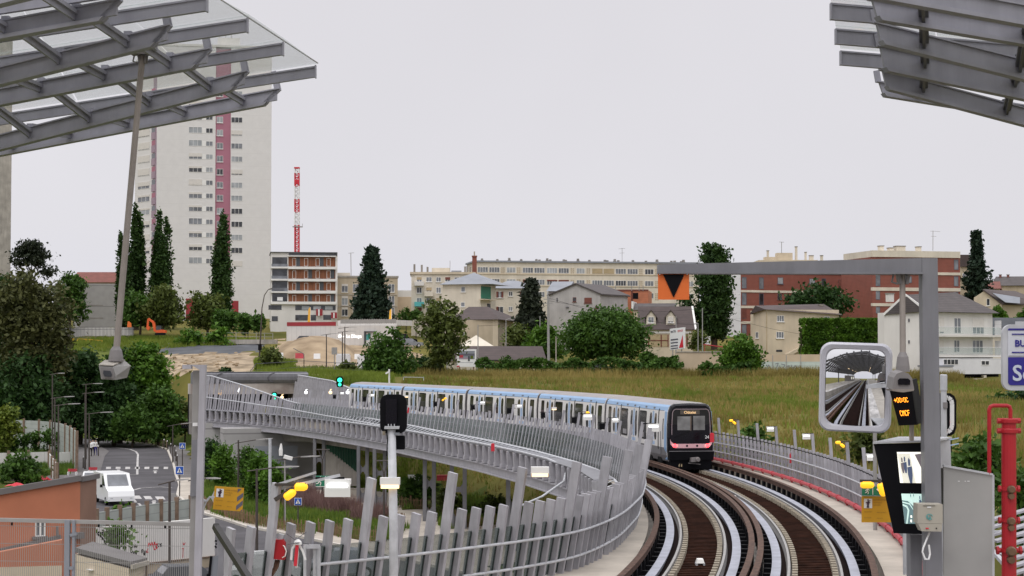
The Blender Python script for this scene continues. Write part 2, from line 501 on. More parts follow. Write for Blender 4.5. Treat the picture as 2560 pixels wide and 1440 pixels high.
M('meadow_ground',(.105,.112,.024),.95,0,.3,.09,rgb2=(.19,.165,.046),spec=.1)
M('lush_ground',(.055,.085,.014),.95,0,.35,.15,rgb2=(.115,.14,.03),spec=.1)
M('scree',(.24,.18,.11),.95,0,.35,.5,bump=.6,rgb2=(.46,.36,.25))
xs = np.concatenate([[-3000,-1500,-700,-400,-260],np.arange(-192,193,2.0),[260,400,700,1500,3000]])
ys = np.concatenate([[-300,-100,-30],np.arange(12,522,2.0),[600,800,1200,2000,3500]])
gx,gy = np.meshgrid(xs,ys)
gz = HZ(gx,gy)
gz[gy > 540] -= 3; gz[np.abs(gx) > 300] -= 3
rngt = np.random.default_rng(3)
ok = (np.abs(gx) < 190) & (gy < 520)
gz = gz + np.where(ok & ~poly_in(FLAT,gx.ravel(),gy.ravel()).reshape(gx.shape),rngt.normal(0,.10,gx.shape),0)
ny,nx = gx.shape
vs = np.stack([gx.ravel(),gy.ravel(),gz.ravel()],1)
idx = np.arange(ny * nx).reshape(ny,nx)
fs = np.stack([idx[:-1,:-1].ravel(),idx[:-1,1:].ravel(),idx[1:,1:].ravel(),idx[1:,:-1].ravel()],1)
cx_ = vs[fs].mean(1); jx = cx_[:,0] + rngt.normal(0,.8,len(cx_)); jy = cx_[:,1] + rngt.normal(0,.8,len(cx_))
mi = np.zeros(len(fs),int)
_q = cx_ - np.array([0,0,CAMZ]); _f = _q @ np.array(_cf); qx = 1280 + FPX * _q[:,0] / _f + rngt.normal(0,4,len(cx_)); qy = 720 - FPX * (_q @ np.array(_cu)) / _f + rngt.normal(0,2,len(cx_))
far_ = (jy > 200) & (jy < 380)
SOIL = poly_in([(690,850),(1040,850),(1040,925),(905,938),(740,938),(700,900)],qx,qy) & far_
SCREE = poly_in([(405,886),(560,880),(640,884),(650,905),(700,942),(405,945)],qx,qy) & far_
FABR = poly_in([(400,850),(650,852),(660,880),(400,884)],qx,qy) & far_
DRYG = poly_in([(385,945),(520,940),(520,1075),(430,1060)],qx,qy) & (jy > 190) & (jy < 300)
LUSH = [tuple(W(px,890,D).xy) for px,D in ((-900,60),(230,150),(470,215),(520,250),(380,300),(-900,330))]
mi[poly_in(LUSH,jx,jy)] = 1
mi[poly_in(FLAT,jx,jy)] = 1
mi[SOIL] = 2; mi[SCREE] = 4; mi[FABR] = 3; mi[DRYG] = 0
me = bpy.data.meshes.new('ground'); me.from_pydata(vs.tolist(),[],fs.tolist())
for k in ('meadow_ground','lush_ground','soil','dark_fabric','scree'): me.materials.append(MATS[k])
me.polygons.foreach_set('material_index',mi.tolist()); me.polygons.foreach_set('use_smooth',[True] * len(fs)); me.update()
ground = bpy.data.objects.new('ground',me); COL.objects.link(ground); struct(ground)

def sheet(name,pxs,mat,dz,z=Z0):
    mb = MB(); mb.poly([G(px,py,z + dz) for px,py in pxs])
    o = mb.build(name,MATS[mat]); return struct(o)
ROAD_R = [(195,1092),(262,1101),(375,1112),(416,1125),(431,1162),(437,1190),(446,1215),(440,1240),(460,1258),(510,1287),(570,1305),(615,1320),(680,1331),(805,1357),(1000,1400),(1180,1440),(1400,1500)]
sheet('road',ROAD_R + [(1400,1640),(600,1640),(-200,1640),(-200,1420),(60,1330),(180,1240),(252,1175),(262,1140),(273,1128),(246,1112),(195,1104)],'asphalt',.03)
sheet('pavement',[(120,1096),(195,1103),(246,1112),(273,1128),(262,1140),(252,1175),(180,1240),(60,1330),(-200,1420),(-200,1300),(100,1200),(195,1150)],'pavement',.08)
sheet('side_pavement',[(418,1112),(440,1112),(500,1140),(500,1205),(462,1212),(448,1200),(438,1180),(434,1160)],'pavement',.08)
sheet('plaza',[(640,1170),(900,1175),(1230,1190),(1330,1230),(1330,1400),(1180,1420),(1000,1385),(810,1345),(760,1290),(700,1250)],'concrete_light',.02)
def strip(name,pts,w0,w1,z,h,mat):
    """a raised strip along a ground polyline, from w0 to w1 metres to the right of it"""
    P = [V((p.x,p.y,z)) for p in pts]; path = []
    for i,p in enumerate(P):
        t = (P[min(i+1,len(P)-1)] - P[max(i-1,0)]).normalized()
        path.append((p,V((t.y,-t.x,0))))
    mb = MB(); mb.sweep(path,[(w0,0),(w1,0),(w1,h),(w0,h)]); return mb.build(name,MATS[mat])
_rr = [G(px,py,Z0) for px,py in ROAD_R][::-1]
_rs = []
for a,b in zip(_rr[:-1],_rr[1:]):
    n = max(2,int((b - a).length / 2))
    _rs += [a.lerp(b,k / n) for k in range(n)]
_rs.append(_rr[-1])
struct(strip('kerb',_rs,0.0,.22,Z0,.15,'kerbstone'))
struct(strip('footpath',[p for p in _rs if p.y < 172],.224,2.1,Z0,.13,'concrete_light'))
mb = MB()
def mark(pts,mb=mb): mb.poly([G(px,py,Z0 + .036) for px,py in pts])
def mline(pts,w,mb=mb):
    P = [G(px,py,Z0 + .036) for px,py in pts]
    for a,b in zip(P[:-1],P[1:]):
        t = (b - a).normalized(); n = V((t.y,-t.x,0)) * w / 2
        mb.quad(a - n,a + n,b + n,b - n)
for x0,x1 in ((265,277),(289,301),(313,325),(337,349),(361,373),(384,396),(409,420)):
    mark([(x0,1172.5),(x1,1172.5),(x1+.5,1167),(x0+.5,1167)])
for x0,x1,y in ((333,352,1243),(361,379,1244),(390,411,1245)):
    mark([(x0+3,y+4),(x1+3,y+4),(x1-3,y-4),(x0-3,y-4)])
mline([(278,1117),(300,1120),(325,1123),(340,1129),(345,1136),(344,1150),(343,1186)],.22)
mline([(343,1186),(300,1186.5),(258,1185.5)],.22)
mline([(334,1248),(340,1256)],.2); mline([(346,1258),(354,1266)],.2)
for cxx,cy,s in ((296,1178,1),(388,1179,-1),(385,1255,-1)):
    mline([(cxx,cy - 4),(cxx,cy + 4)],.25); mark([(cxx - 7,cy + s*1.0),(cxx + 7,cy + s*1.0),(cxx,cy + s*4.2)])
mline([(322,1238),(330,1226),(352,1220),(400,1217),(430,1219)],.2)
struct(mb.build('road_markings',MATS['white_marking']))

# ---------------------------------------------------------------- the railway line
R0,CX,CY,ZR = 158.4,-150.0,74.0,5.1
def smooth(t):
    t = max(0,min(1,t)); return t * t * (3 - 2 * t)
BASE = []       # (point, right normal)
PH0,PH1 = -.19,.3816
_p0 = V((CX + R0 * math.cos(PH0),CY + R0 * math.sin(PH0),0)); _d0 = V((-math.sin(PH0),math.cos(PH0),0))
t = 95.0
while t > 0.5:
    p = _p0 - _d0 * t; p.z = ZR + 2.1 * smooth((t - 4) / 26.0)
    BASE.append((p,V((_d0.y,-_d0.x,0)))); t -= 1.0
n_arc = int(R0 * (PH1 - PH0))
for k in range(n_arc + 1):
    f = PH0 + (PH1 - PH0) * k / n_arc
    BASE.append((V((CX + R0 * math.cos(f),CY + R0 * math.sin(f),ZR)),V((math.cos(f),math.sin(f),0))))
_p1 = BASE[-1][0].copy(); _d1 = V((-math.sin(PH1),math.cos(PH1),0))
for k in range(1,90):
    p = _p1 + _d1 * k; p.z = ZR - max(0,(p.y - 165)) * .048
    BASE.append((p,V((_d1.y,-_d1.x,0))))
def off(path,a,dz=0.0):
    return [(p + n * a + V((0,0,dz)),n) for p,n in path]
def sub(path,d0,d1):
    return [q for q in path if d0 <= q[0].y <= d1]
def at_D(path,D):
    for (p,n),(p2,n2) in zip(path[:-1],path[1:]):
        if p.y <= D <= p2.y:
            f = (D - p.y) / (p2.y - p.y + 1e-9); return p.lerp(p2,f),n.lerp(n2,f).normalized()
    return path[-1]
def resample(path,step):
    out = [path[0]]; acc = 0.0
    for (p,n),(p2,n2) in zip(path[:-1],path[1:]):
        L = (p2 - p).length
        while acc + L >= step * len(out):
            f = (step * len(out) - acc) / L
            out.append((p.lerp(p2,f),n.lerp(n2,f).normalized()))
        acc += L
    return out

def railway_track(c,label):
    path = off(sub(BASE,-48,214),c); near = sub(path,30,214)
    root = thing('railway_track',label,'railway track',at_D(path,47)[0],'railway tracks on the viaduct')
    mb = MB(); mb.sweep(path,[(-.46,-.30),(.46,-.30),(.46,-.19),(-.46,-.19)]); mb.build('track_bed',MATS['dark_brown'],root)
    mb = MB()
    for s in (-1,1): mb.sweep(path,[(s*.93-.45,-.318),(s*.93+.45,-.318),(s*.93+.45,-.24),(s*.93-.45,-.24)])
    mb.build('ballast_strip',MATS['dark_brown'],root)
    mb = MB()
    for p,n in resample(near,.42):
        tt = V((-n.y,n.x,0)); mb.bar(p - n * .60 + V((0,0,-.185)),p + n * .60 + V((0,0,-.185)),.2,.05)
    stuff(mb.build('sleepers',M('sleeper_brown' + str(c),(.030,.0125,.008),.95,0,.5,3,spec=.04),root))
    for s in (-1,1):
        mb = MB(); mb.sweep(path,[(s*1.03-.125,-.03),(s*1.03+.125,-.03),(s*1.03+.125,0),(s*1.03-.125,0)])
        mb.sweep(path,[(s*1.02-.03,-.30),(s*1.02+.03,-.30),(s*1.02+.03,-.032),(s*1.02-.03,-.032)]); mb.build('rolling_beam',MATS['steel_light'],root)
        mb = MB(); mb.sweep(path,[(s*.69-.035,-.06),(s*.69+.035,-.06),(s*.69+.035,0),(s*.69-.035,0)])
        mb.sweep(path,[(s*.69-.07,-.2),(s*.69+.07,-.2),(s*.69+.012,-.062),(s*.69-.012,-.062)]); mb.build('running_rail',MATS['pole_grey'],root)
        mb = MB(); mb.sweep(path,[(s*1.47-.05,.13),(s*1.47+.05,.13),(s*1.47+.05,.30),(s*1.47+.085,.30),(s*1.47+.085,.325),(s*1.47-.085,.325),(s*1.47-.085,.30),(s*1.47-.05,.30)])
        mb.build('guide_bar',MATS['rust'],root)
        mb = MB()
        for p,n in resample(near,.6):
            q = p + n * s * .53; mb.box(q + V((0,0,-.10)),.15,.26,.17,math.atan2(n.y,n.x))
        stuff(mb.build('rail_chairs',MATS['chair_beige'],root))
        mb = MB()
        for p,n in resample(near,1.2):
            q = p + n * s * 1.47; mb.box(q + V((0,0,-.09)),.12,.30,.42,math.atan2(n.y,n.x))
            mb.box(p + n * s * 1.24 + V((0,0,-.16)),.28,.16,.2,math.atan2(n.y,n.x))
        stuff(mb.build('bar_supports',MATS['black'],root))
    return root
railway_track(-1.6,'left hand metro track, empty, grey running bands between brown bars')
railway_track(1.6,'right hand metro track on which the white train is standing')

# left parapet line, its outer girder
_fx = [(37.5,-8.6),(39.6,-6.1),(42,-3.5),(44,-1.75),(46,-.1),(48.5,1.45),(52,2.45),(55,3.05),(61,3.95),(67,4.50),(74,4.9)]
_fd = np.array([a for a,b in _fx]); _fxx = np.array([b for a,b in _fx])
FENCE = []
_pts = []
for D in np.arange(37.5,74,.25):
    w = np.exp(-((np.arange(37.5,80,.25) - D) / 1.2) ** 2); xx_ = np.interp(np.arange(37.5,80,.25),np.append(_fd,80),np.append(_fxx,4.78))
    _pts.append(V((float((w * xx_).sum() / w.sum()),float(D),ZR)))
for p,n in off(sub(BASE,76,184),-3.5): _pts.append(p)
for i,p in enumerate(_pts):
    tt = (_pts[min(i+1,len(_pts)-1)] - _pts[max(i-1,0)]); tt.z = 0; tt.normalize()
    FENCE.append((p,V((tt.y,-tt.x,0))))
_ed = [(86.6,3.2),(92,2.4),(102,.44),(111.8,-1.94),(121.5,-4.75),(133,-8.1),(144,-11.9),(155.6,-16.2),(167,-21),(176,-26),(184,-30.8)]
EDGE = []
_ep = []
for D in np.arange(76,187,1.0):
    x = float(np.interp(D,[76,80] + [a for a,b in _ed] + [187],[3.6,3.6] + [b for a,b in _ed] + [-32.5])); _ep.append(V((x,float(D),ZR)))
for i,p in enumerate(_ep):
    tt = (_ep[min(i+2,len(_ep)-1)] - _ep[max(i-2,0)]).normalized(); EDGE.append((p,V((tt.y,-tt.x,0))))

via = thing('railway_viaduct','long curved grey metro viaduct with ribbed side girder on steel piers','viaduct',(0,80,Z0))
mb = MB()
dk = sub(BASE,36,197)
mb.sweep(dk,[(-3.36,-.9),(3.36,-.9),(3.36,-.32),(-3.36,-.32)]); mb.build('deck',MATS['concrete_dark'],via)
mb = MB(); mb.sweep(sub(BASE,60,197),[(-2.6,-1.9),(2.6,-1.9),(2.9,-.902),(-2.9,-.902)]); mb.build('box_girder',MATS['concrete_dark'],via)
mb = MB()
mb.sweep(sub(BASE,34,190),[(3.362,-.5),(4.75,-.5),(4.75,.05),(3.362,.05)]); mb.build('right_walkway',MATS['concrete_light'],via)
mb = MB()      # left walkway widens towards the station
Ds = list(np.arange(36,74,1.0)) + list(np.arange(74,182,2.0))
A,B = [],[]
for D in Ds:
    f = at_D(FENCE,max(D,37.6)); b = at_D(BASE,D)
    A.append(f[0] - f[1] * .25 + V((0,0,.05))); q = b[0] - b[1] * 3.36; q.z = ZR + .05;
    if D > 165: q.z = ZR + .05
    B.append(q)
for i in range(len(Ds) - 1):
    d = V((0,0,-.55))
    mb.hexa([A[i]+d,B[i]+d,B[i+1]+d,A[i+1]+d,A[i],B[i],B[i+1],A[i+1]])
mb.build('left_walkway',MATS['concrete_light'],via)
# the side girder
E0 = sub(EDGE,80,186)
mb = MB(); mb.sweep(E0,[(-.12,-1.30),(.5,-1.30),(.5,-1.24),(.06,-1.24),(.06,-.80),(.5,-.80),(.5,-.74),(-.12,-.74),(-.12,-.80),(-.02,-.80),(-.02,-1.24),(-.12,-1.24)]); mb.build('edge_beam',MATS['grey_paint_light'],via)
mb = MB()
for p,n in resample(E0,1.55):
    mb.bar(p + n*.06 + V((0,0,-.74)),p + n*.0 + V((0,0,.30)),.26,.30,(n.x,n.y,0))
    mb.bar(p + n*.1 + V((0,0,-.70)),p + n*.1 + V((0,0,-.50)),.42,.5,(n.x,n.y,0))
stuff(mb.build('ribs',MATS['grey_paint_light'],via))
mb = MB(); mb.sweep(E0,[(.50,-.76),(.56,-.76),(.56,.06),(.50,.06)]); mb.build('back_plate',M('back_plate_grey',(.33,.325,.34),.7,0,.35,2.5),via)
mb = MB()
for a,z,r in ((.32,-.42,.06),(.34,-.16,.04),(.34,.10,.045)):
    mb.tube([p + n*a + V((0,0,z)) for p,n in E0],r,6)
mb.build('service_pipes',MATS['concrete'],via)
mb = MB(); mb.sweep(E0,[(-.05,.30),(.9,.34),(.9,.38),(-.05,.34)]); mb.build('cable_tray',MATS['grey_paint'],via)
TZ = lambda D: float(np.interp(D,[86,92,103,128,140,155,167,178,184],[.32,.38,.45,.62,.75,1.0,1.6,3.0,3.7]))
mb = MB()
inner = [p + n * .85 + V((0,0,TZ(p.y))) for p,n in sub(EDGE,77,186)]
mb.tube(inner,.062,8)
outer = [p + n * .0 + V((0,0,.42 if p.y > 92 else .42 - (92 - p.y) * .06)) for p,n in sub(EDGE,95,150)]
lp = outer[0]
loop = [lp + V((.9,-3,-.25)),lp + V((.7,-6,-.75)),lp + V((-.4,-8.5,-1.3)),lp + V((-1.7,-10.5,-1.7))][::-1]
mb.tube(loop + outer,.055,8)
low = [p + n * .2 + V((0,0,float(np.interp(p.y,[140,155,171,184],[.5,.7,1.1,1.6])))) for p,n in sub(EDGE,138,186)]
mb.tube(low,.05,8)
mb.build('tube_rail',MATS['galvanised'],via)
mb = MB()
for (p,n),(p2,n2) in zip(sub(EDGE,96,150)[::1],sub(EDGE,97,151)[::1]):
    mb.tube([p + V((0,0,.42)),p2 + n2 * .85 + V((0,0,TZ(p2.y)))],.03,6)
for D in (78,80,82,84,86,88,90,92,94):
    p,n = at_D(EDGE,D); mb.tube([p + n*.1 + V((0,0,.05)),p + n * .85 + V((0,0,TZ(D)))],.03,6)
stuff(mb.build('tube_rungs',MATS['galvanised'],via))
mb = MB()
for p,n in resample(sub(EDGE,143,186),.62):
    h = TZ(p.y); k = random.Random(p.y).uniform(-.1,.1)
    mb.bar(p + n*.3 + V((0,0,-.7)),p + n*(.82 + k) + V((0,0,h)),.06,.16,(n.x,n.y,0))
stuff(mb.build('side_fins',MATS['grey_paint_light'],via))
mb = MB()
for p,n in resample(off(sub(BASE,160,197),4.9),.85):
    h = float(np.interp(p.y,[160,165,176,185,197],[.9,1.5,2.2,3.2,3.65])); zb = ZR - .4
    b = V((p.x,p.y,zb)); tp = V((p.x,p.y,ZR + h)) + n * .55
    mb.bar(b,tp,.07,.30,(n.x,n.y,0))
stuff(mb.build('portal_fins',MATS['grey_paint_light'],via))
mb = MB()
mb.tube([V((p.x,p.y,ZR + float(np.interp(p.y,[160,165,176,185,197],[.9,1.5,2.2,3.2,3.65])))) + n * .55 for p,n in off(sub(BASE,160,197),4.9)],.07,6)
mb.build('portal_rail',MATS['galvanised'],via)
mb = MB(); mb.sweep(off(sub(BASE,158,197),5.5),[(0,-2.5),(.15,-2.5),(.5,1.1),(.35,1.1)]); mb.build('portal_side_wall',MATS['grey_paint'],via)
# piers
def pier(px,wpx,ztop,D):
    x0,x1 = XP(px - wpx / 2,D),XP(px + wpx / 2,D); w = .26; zb = hz((x0 + x1) / 2,D) - .3
    mb = MB()
    for x in (x0 + w/2,x1 - w/2):
        mb.box((x,D - .2,(zb + ztop)/2),w,.05,ztop - zb); mb.box((x,D + .2,(zb + ztop)/2),w,.05,ztop - zb); mb.box((x,D,(zb + ztop)/2),.05,.346,ztop - zb)
    a,b = x0 + w + .002,x1 - w - .002
    for zc,h in ((zb + (ztop - zb) * .12,(ztop - zb) * .24),(zb + (ztop - zb) * .62,.35)):
        mb.box(((a + b)/2,D,zc),b - a,.06,h)
        for s in (-1,1):
            mb.extr([(a,D-.03,zc + s*h/2),(a + .14,D-.03,zc + s*h/2),(a,D-.03,zc + s*(h/2 + .25))],(0,.06,0))
            mb.extr([(b,D-.03,zc + s*h/2),(b - .14,D-.03,zc + s*h/2),(b,D-.03,zc + s*(h/2 + .25))],(0,.06,0))
    mb.build('pier',MATS['grey_paint'],via)
for px,w,D in ((799,30,157),(908,30,143.5),(950,34,139),(1074,32,127.5),(1146,42,122),(1284,38,108)):
    pier(px,w,ZR - 1.31,D)
# abutment, portal
mb = MB()
c = W(663,890,171); mb.box((c.x,c.y + 1.5,1.65),8.4,3,4.9,.25); mb.build('abutment',MATS['concrete_lines'],via)
mb = MB(); mb.box((W(538,890,183).x,183,1.7),1.5,2.5,5.0); mb.build('abutment_pier',MATS['concrete_lines'],via)
mb = MB(); c = W(692,890,169.4); mb.box((c.x,c.y,1.5),3.9,.1,2.1,.25); mb.build('service_panel',MATS['zinc'],via)
pc,pn = at_D(BASE,196); pt = V((-pn.y,pn.x,0))
def PB(a,z,d=0.0): return V((pc.x,pc.y,z)) + pn * a + pt * d
mb = MB(); mb.hexa([PB(-5.6,6.75),PB(5.2,6.75),PB(5.2,6.75,3),PB(-5.6,6.75,3),PB(-5.6,7.85),PB(5.2,7.85),PB(5.2,7.85,3),PB(-5.6,7.85,3)]); mb.build('portal_lintel',M('stained_concrete',(.36,.28,.25),.9,0,.35,.35,rgb2=(.58,.54,.50)),via)
for a0,a1 in ((-5.58,-5.2),(5.22,5.8)):
    mb = MB(); mb.hexa([PB(a0,2.5,.02),PB(a1,2.5,.02),PB(a1,2.5,3),PB(a0,2.5,3),PB(a0,7.83),PB(a1,7.83),PB(a1,7.83,3),PB(a0,7.83,3)])
    mb.build('tunnel_side',MATS['concrete_dark'],via)
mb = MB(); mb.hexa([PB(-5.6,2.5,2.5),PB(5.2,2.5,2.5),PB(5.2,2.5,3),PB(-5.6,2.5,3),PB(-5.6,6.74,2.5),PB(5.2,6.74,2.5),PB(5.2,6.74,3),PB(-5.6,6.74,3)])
mb.build('tunnel_dark',MATS['black'],via)  # black wall just inside, painted in place of the dark tunnel interior
prof = [(-.5,7.87),(-.25,7.95),(-.05,8.25),(0,8.6),(-.02,8.9),(-.3,9.02),(-1.2,9.02),(-1.2,7.87)]
mb = MB(); vs = []; As = [-5.9,-5.8,-5.6,-4,-1,2,5,6.5]; ds = [-.6,-.4,-.2,0,0,0,-.3,-.9]
for a,d in zip(As,ds):
    for u,z in prof: vs.append(PB(a,z,d - u - .3))
n = len(prof); fs = []
for i in range(len(As) - 1):
    for k in range(n): fs.append((i*n + k,i*n + (k+1) % n,(i+1)*n + (k+1) % n,(i+1)*n + k))
fs += [tuple(range(n)),tuple((len(As)-1)*n + k for k in range(n))]
mb.add(vs,fs); mb.build('portal_cladding',MATS['grey_paint'],via)
mb = MB()
for a in (-2.6,3.0):
    mb.tube([PB(a,9.0,-.32),PB(a - .5,8.85,-.36),PB(a - .75,8.5,-.36),PB(a - .5,8.1,-.36),PB(a,7.95,-.16)],.05,6)
mb.tube([PB(-5.9,9.07,-.3),PB(-4,9.07,0),PB(5,9.07,0),PB(6.5,9.05,-.6)],.07,6)
mb.build('portal_trim',MATS['grey_dark'],via)
# green ribbed stair wall beneath the far end
gw = thing('stair_wall','dark green ribbed wall above sloping concrete stair beneath the viaduct','wall',W(850,1200,160))
mb = MB(); a,b = W(815,1105,163),W(893,1105,158)
mb.add([W(812,1100,163),W(893,1100,158),W(893,1182,158),W(880,1170,159),W(862,1155,160),W(840,1137,161.5),W(815,1122,163)],[tuple(range(7))])
for k in range(13):
    f = k / 12; x = 813 + 80 * f; D = 162.8 - 5 * f; mb.bar(W(x,1100,D),W(x,1121 + 60 * f,D),.08,.12,(0,-1,0))
mb.build('ribbed_panel',M('stair_green',(.008,.085,.045),.5,0,.2,1),gw)
mb = MB(); mb.extr([W(808,1122,163.2),W(815,1122,163),W(840,1137,161.5),W(862,1155,160),W(880,1170,159),W(893,1183,158),W(893,1215,158),W(808,1215,163.2)],(0,.4,0)); mb.build('stair_flank',MATS['concrete'],gw)

# ---------------------------------------------------------------- parapet fences
def fence_post(mb,p,n,h,lean,w=.20,d=.11,zb=0.0):
    b = p + V((0,0,zb)); tp = p + n * lean * h + V((0,0,h))
    mb.bar(b,tp,w,d,(n.x,n.y,0))
    return tp
lf = thing('viaduct_fence','long fence of leaning grey blades with glass panes along the inner side of the viaduct','fence',at_D(FENCE,60)[0])
near_a = resample(sub(FENCE,39.4,52),.52); near_b = resample(sub(FENCE,52,74),.68); far = resample(sub(FENCE,74,183),.84)
posts = near_a + near_b[1:] + far[1:]
LPOST = []
rest = MB(); restg = MB(); restk = MB()
_tall = {i for i in range(len(posts)) if i % 5 == 2}
for i,(p,n) in enumerate(posts):
    tall = i in _tall
    fade = 1.0 if p.y < 150 else max(.55,1 - (p.y - 150) / 60)
    h = 2.05 if not tall else (2.95 if p.y < 80 else 2.7)
    if p.y > 165 and tall: h = 2.05
    mb = MB() if i < 99 else rest
    bw = float(np.interp(p.y,[52,80],[.25,.12])); tp = fence_post(mb,p,n,h,.2,zb=-.25,w=.085,d=bw)
    if p.y < 62:       # cut-outs seen as dark notches on the track side edge
        tt = V((-n.y,n.x,0))
        for z in (.62,1.12,1.62) + ((2.2,) if tall else ()):
            q = p + n * (.2 * z + bw / 2) + V((0,0,z)); mb.bar(q - V((0,0,.09)) - n*.018,q + V((0,0,.09)) + n*.018,.075,.012,(n.x,n.y,0),mi=1)
    if i < 99: mb.build('post',[MATS['grey_paint_light'],MATS['black']],lf)
    LPOST.append((p,n,tp,tall))
    if i + 1 < len(posts) and p.y < 172:
        p2,n2 = posts[i + 1]
        g = MB() if i < 99 else restg
        a0 = p + n*.02 + V((0,0,.08)); b0 = p2 + n2*.02 + V((0,0,.08)); up = V((0,0,1.42))
        tt = (b0 - a0).normalized() * .055
        g.hexa([a0+tt,b0-tt,b0-tt+n2*.012,a0+tt+n*.012,a0+tt+up+n*.28,b0-tt+up+n2*.28,b0-tt+up+n2*.292,a0+tt+up+n*.292])
        if i < 99: g.build('glass_pane',MATS['fence_glass'],lf)
        if i < 60: restk.bar(b0 - tt*1.05 - n2*.01,b0 - tt*1.05 + up*.98 + n2*.27,.03,.03,(n.x,n.y,0))
stuff(rest.build('far_posts',[MATS['grey_paint_light'],MATS['black']],lf)); stuff(restg.build('far_panes',MATS['fence_glass'],lf))
stuff(restk.build('pane_gaskets',MATS['black'],lf))
FH = sub(FENCE,37.6,172)
for z in (1.10,.42):
    mb = MB(); mb.tube([p + n * (.2*z + .14) + V((0,0,z)) for p,n in (sub(FENCE,41,172) if z > 1 else sub(FENCE,44.5,172))],.036,8); mb.build('handrail',MATS['galvanised'],lf)
RF = off(sub(BASE,33,185),4.62)
rf = thing('viaduct_fence','fence of grey blades with a black cable along the meadow side of the viaduct','fence',at_D(RF,60)[0])
rp = resample(RF,.80)
rest = MB(); RPOST = []
for i,(p,n) in enumerate(rp):
    if p.y > 165: break
    tall = i % 5 == 3
    h = 2.4 if tall else 1.66
    mb = MB() if i < 98 else rest
    tp = fence_post(mb,p,-n,h,.08,zb=-.3,w=.11,d=.12)
    if i < 98: mb.build('post',MATS['grey_paint_light'],rf)
    RPOST.append((p,n,tp,tall))
stuff(rest.build('far_posts',MATS['grey_paint_light'],rf))
for z in (1.05,.58):
    mb = MB(); mb.tube([p - n * (.08*z + .09) + V((0,0,z)) for p,n in RF if p.y < 165],.03,6); mb.build('handrail',MATS['galvanised'],rf)
mb = MB()
for (p,n,tp,tl),(p2,n2,tp2,tl2) in zip(RPOST[:-1],RPOST[1:]):
    a = p - n*.25 + V((0,0,1.58)); b = p2 - n2*.25 + V((0,0,1.58)); m_ = a.lerp(b,.5) - V((0,0,.03))
    mb.tube([a,m_,b],.022,5,cap=False)
mb.build('cable',MATS['black'],rf)
mb = MB()
for k,z in enumerate((.2,.45,.7,.95,1.2)):
    mb.sweep(sub(RF,36,165),[(.10,z),(.13,z),(.13,z + .14),(.10,z + .14)])
mb.build('slat_screen',MATS['grey_paint'],rf)
# red fire main along the right walkway
PIPE = off(sub(BASE,33,150),4.33,.20)
fm = thing('fire_main','red fire pipe lying along the foot of the right hand fence','pipe',at_D(PIPE,60)[0])
mb = MB(); mb.tube([p for p,n in PIPE],.085,8); mb.build('pipe',MATS['red_pale'],fm)
mb = MB()
for p,n in resample(PIPE,2.1):
    tt = V((-n.y,n.x,0)); mb.tube([p - tt*.09,p + tt*.09],.108,8); mb.box(p - V((0,0,.14)),.08,.08,.12)
stuff(mb.build('couplings',MATS['red_pale'],fm))

# lamps carried by the tall posts
EX = V((1,0,0))
def lamp_hood(parent_name,label,loc,tdir,kind,group):
    """kind w: white hooded tube lamp; y: two amber globes; o: warm box lamp"""
    t = thing(parent_name,label,'lamp',loc,group); L = V(loc); n = tdir
    tt = EX; ax_ = n
    if kind == 'w':
        mb = MB(); mb.bar(L - n*.42,L + n*.12,.05,.05); mb.build('arm',MATS['black'],t); n = V((0,-1,0))
        mb = MB(); mb.bar(L - tt*.24 + V((0,0,-.06)),L + tt*.24 + V((0,0,-.06)),.20,.10)
        mb.hexa([L - tt*.24 + n*.09 + V((0,0,-.34)),L + tt*.24 + n*.09 + V((0,0,-.34)),L + tt*.24 + n*.105 + V((0,0,-.34)),L - tt*.24 + n*.105 + V((0,0,-.34)),
                 L - tt*.24 + n*.09 + V((0,0,-.112)),L + tt*.24 + n*.09 + V((0,0,-.112)),L + tt*.24 + n*.105 + V((0,0,-.112)),L - tt*.24 + n*.105 + V((0,0,-.112))]); mb.build('hood',MATS['white_paint'],t)
        mb = MB(); mb.tube([L - tt*.19 + n*.14 + V((0,0,-.13)),L + tt*.19 + n*.14 + V((0,0,-.13))],.030,8); mb.build('light_tube',MATS['lamp_white'],t)
    elif kind == 'y':
        mb = MB(); mb.bar(L - n*.45 + V((0,0,.05)),L + n*.22 + V((0,0,.05)),.06,.06); mb.bar(L - n*.45 + V((0,0,-.28)),L - n*.05 + V((0,0,-.02)),.05,.09); mb.build('arm',MATS['pole_brown'],t)
        for q,ax in ((L + n*.12,n),(L - n*.12 + V((0,0,-.16)),(n*.8 + V((0,0,.6))))):
            mb = MB(); a = V(ax).normalized(); mb.tube([q - a*.14,q - a*.10,q + a*.06,q + a*.12,q + a*.14],[.06,.09,.09,.06,.02],10); mb.build('amber_globe',MATS['lamp_amber'],t,smooth=True)
    else:
        n = V((0,-1,0)); mb = MB(); mb.bar(L - tt*.22 + V((0,0,0)),L + tt*.22 + V((0,0,0)),.26,.16); mb.build('housing',MATS['white_paint'],t)
        mb = MB(); mb.bar(L - tt*.20 + n*.04 + V((0,0,-.12)),L + tt*.20 + n*.04 + V((0,0,-.12)),.20,.075); mb.build('diffuser',MATS['lamp_warm'],t)
    return t
EX = V((1,0,0))
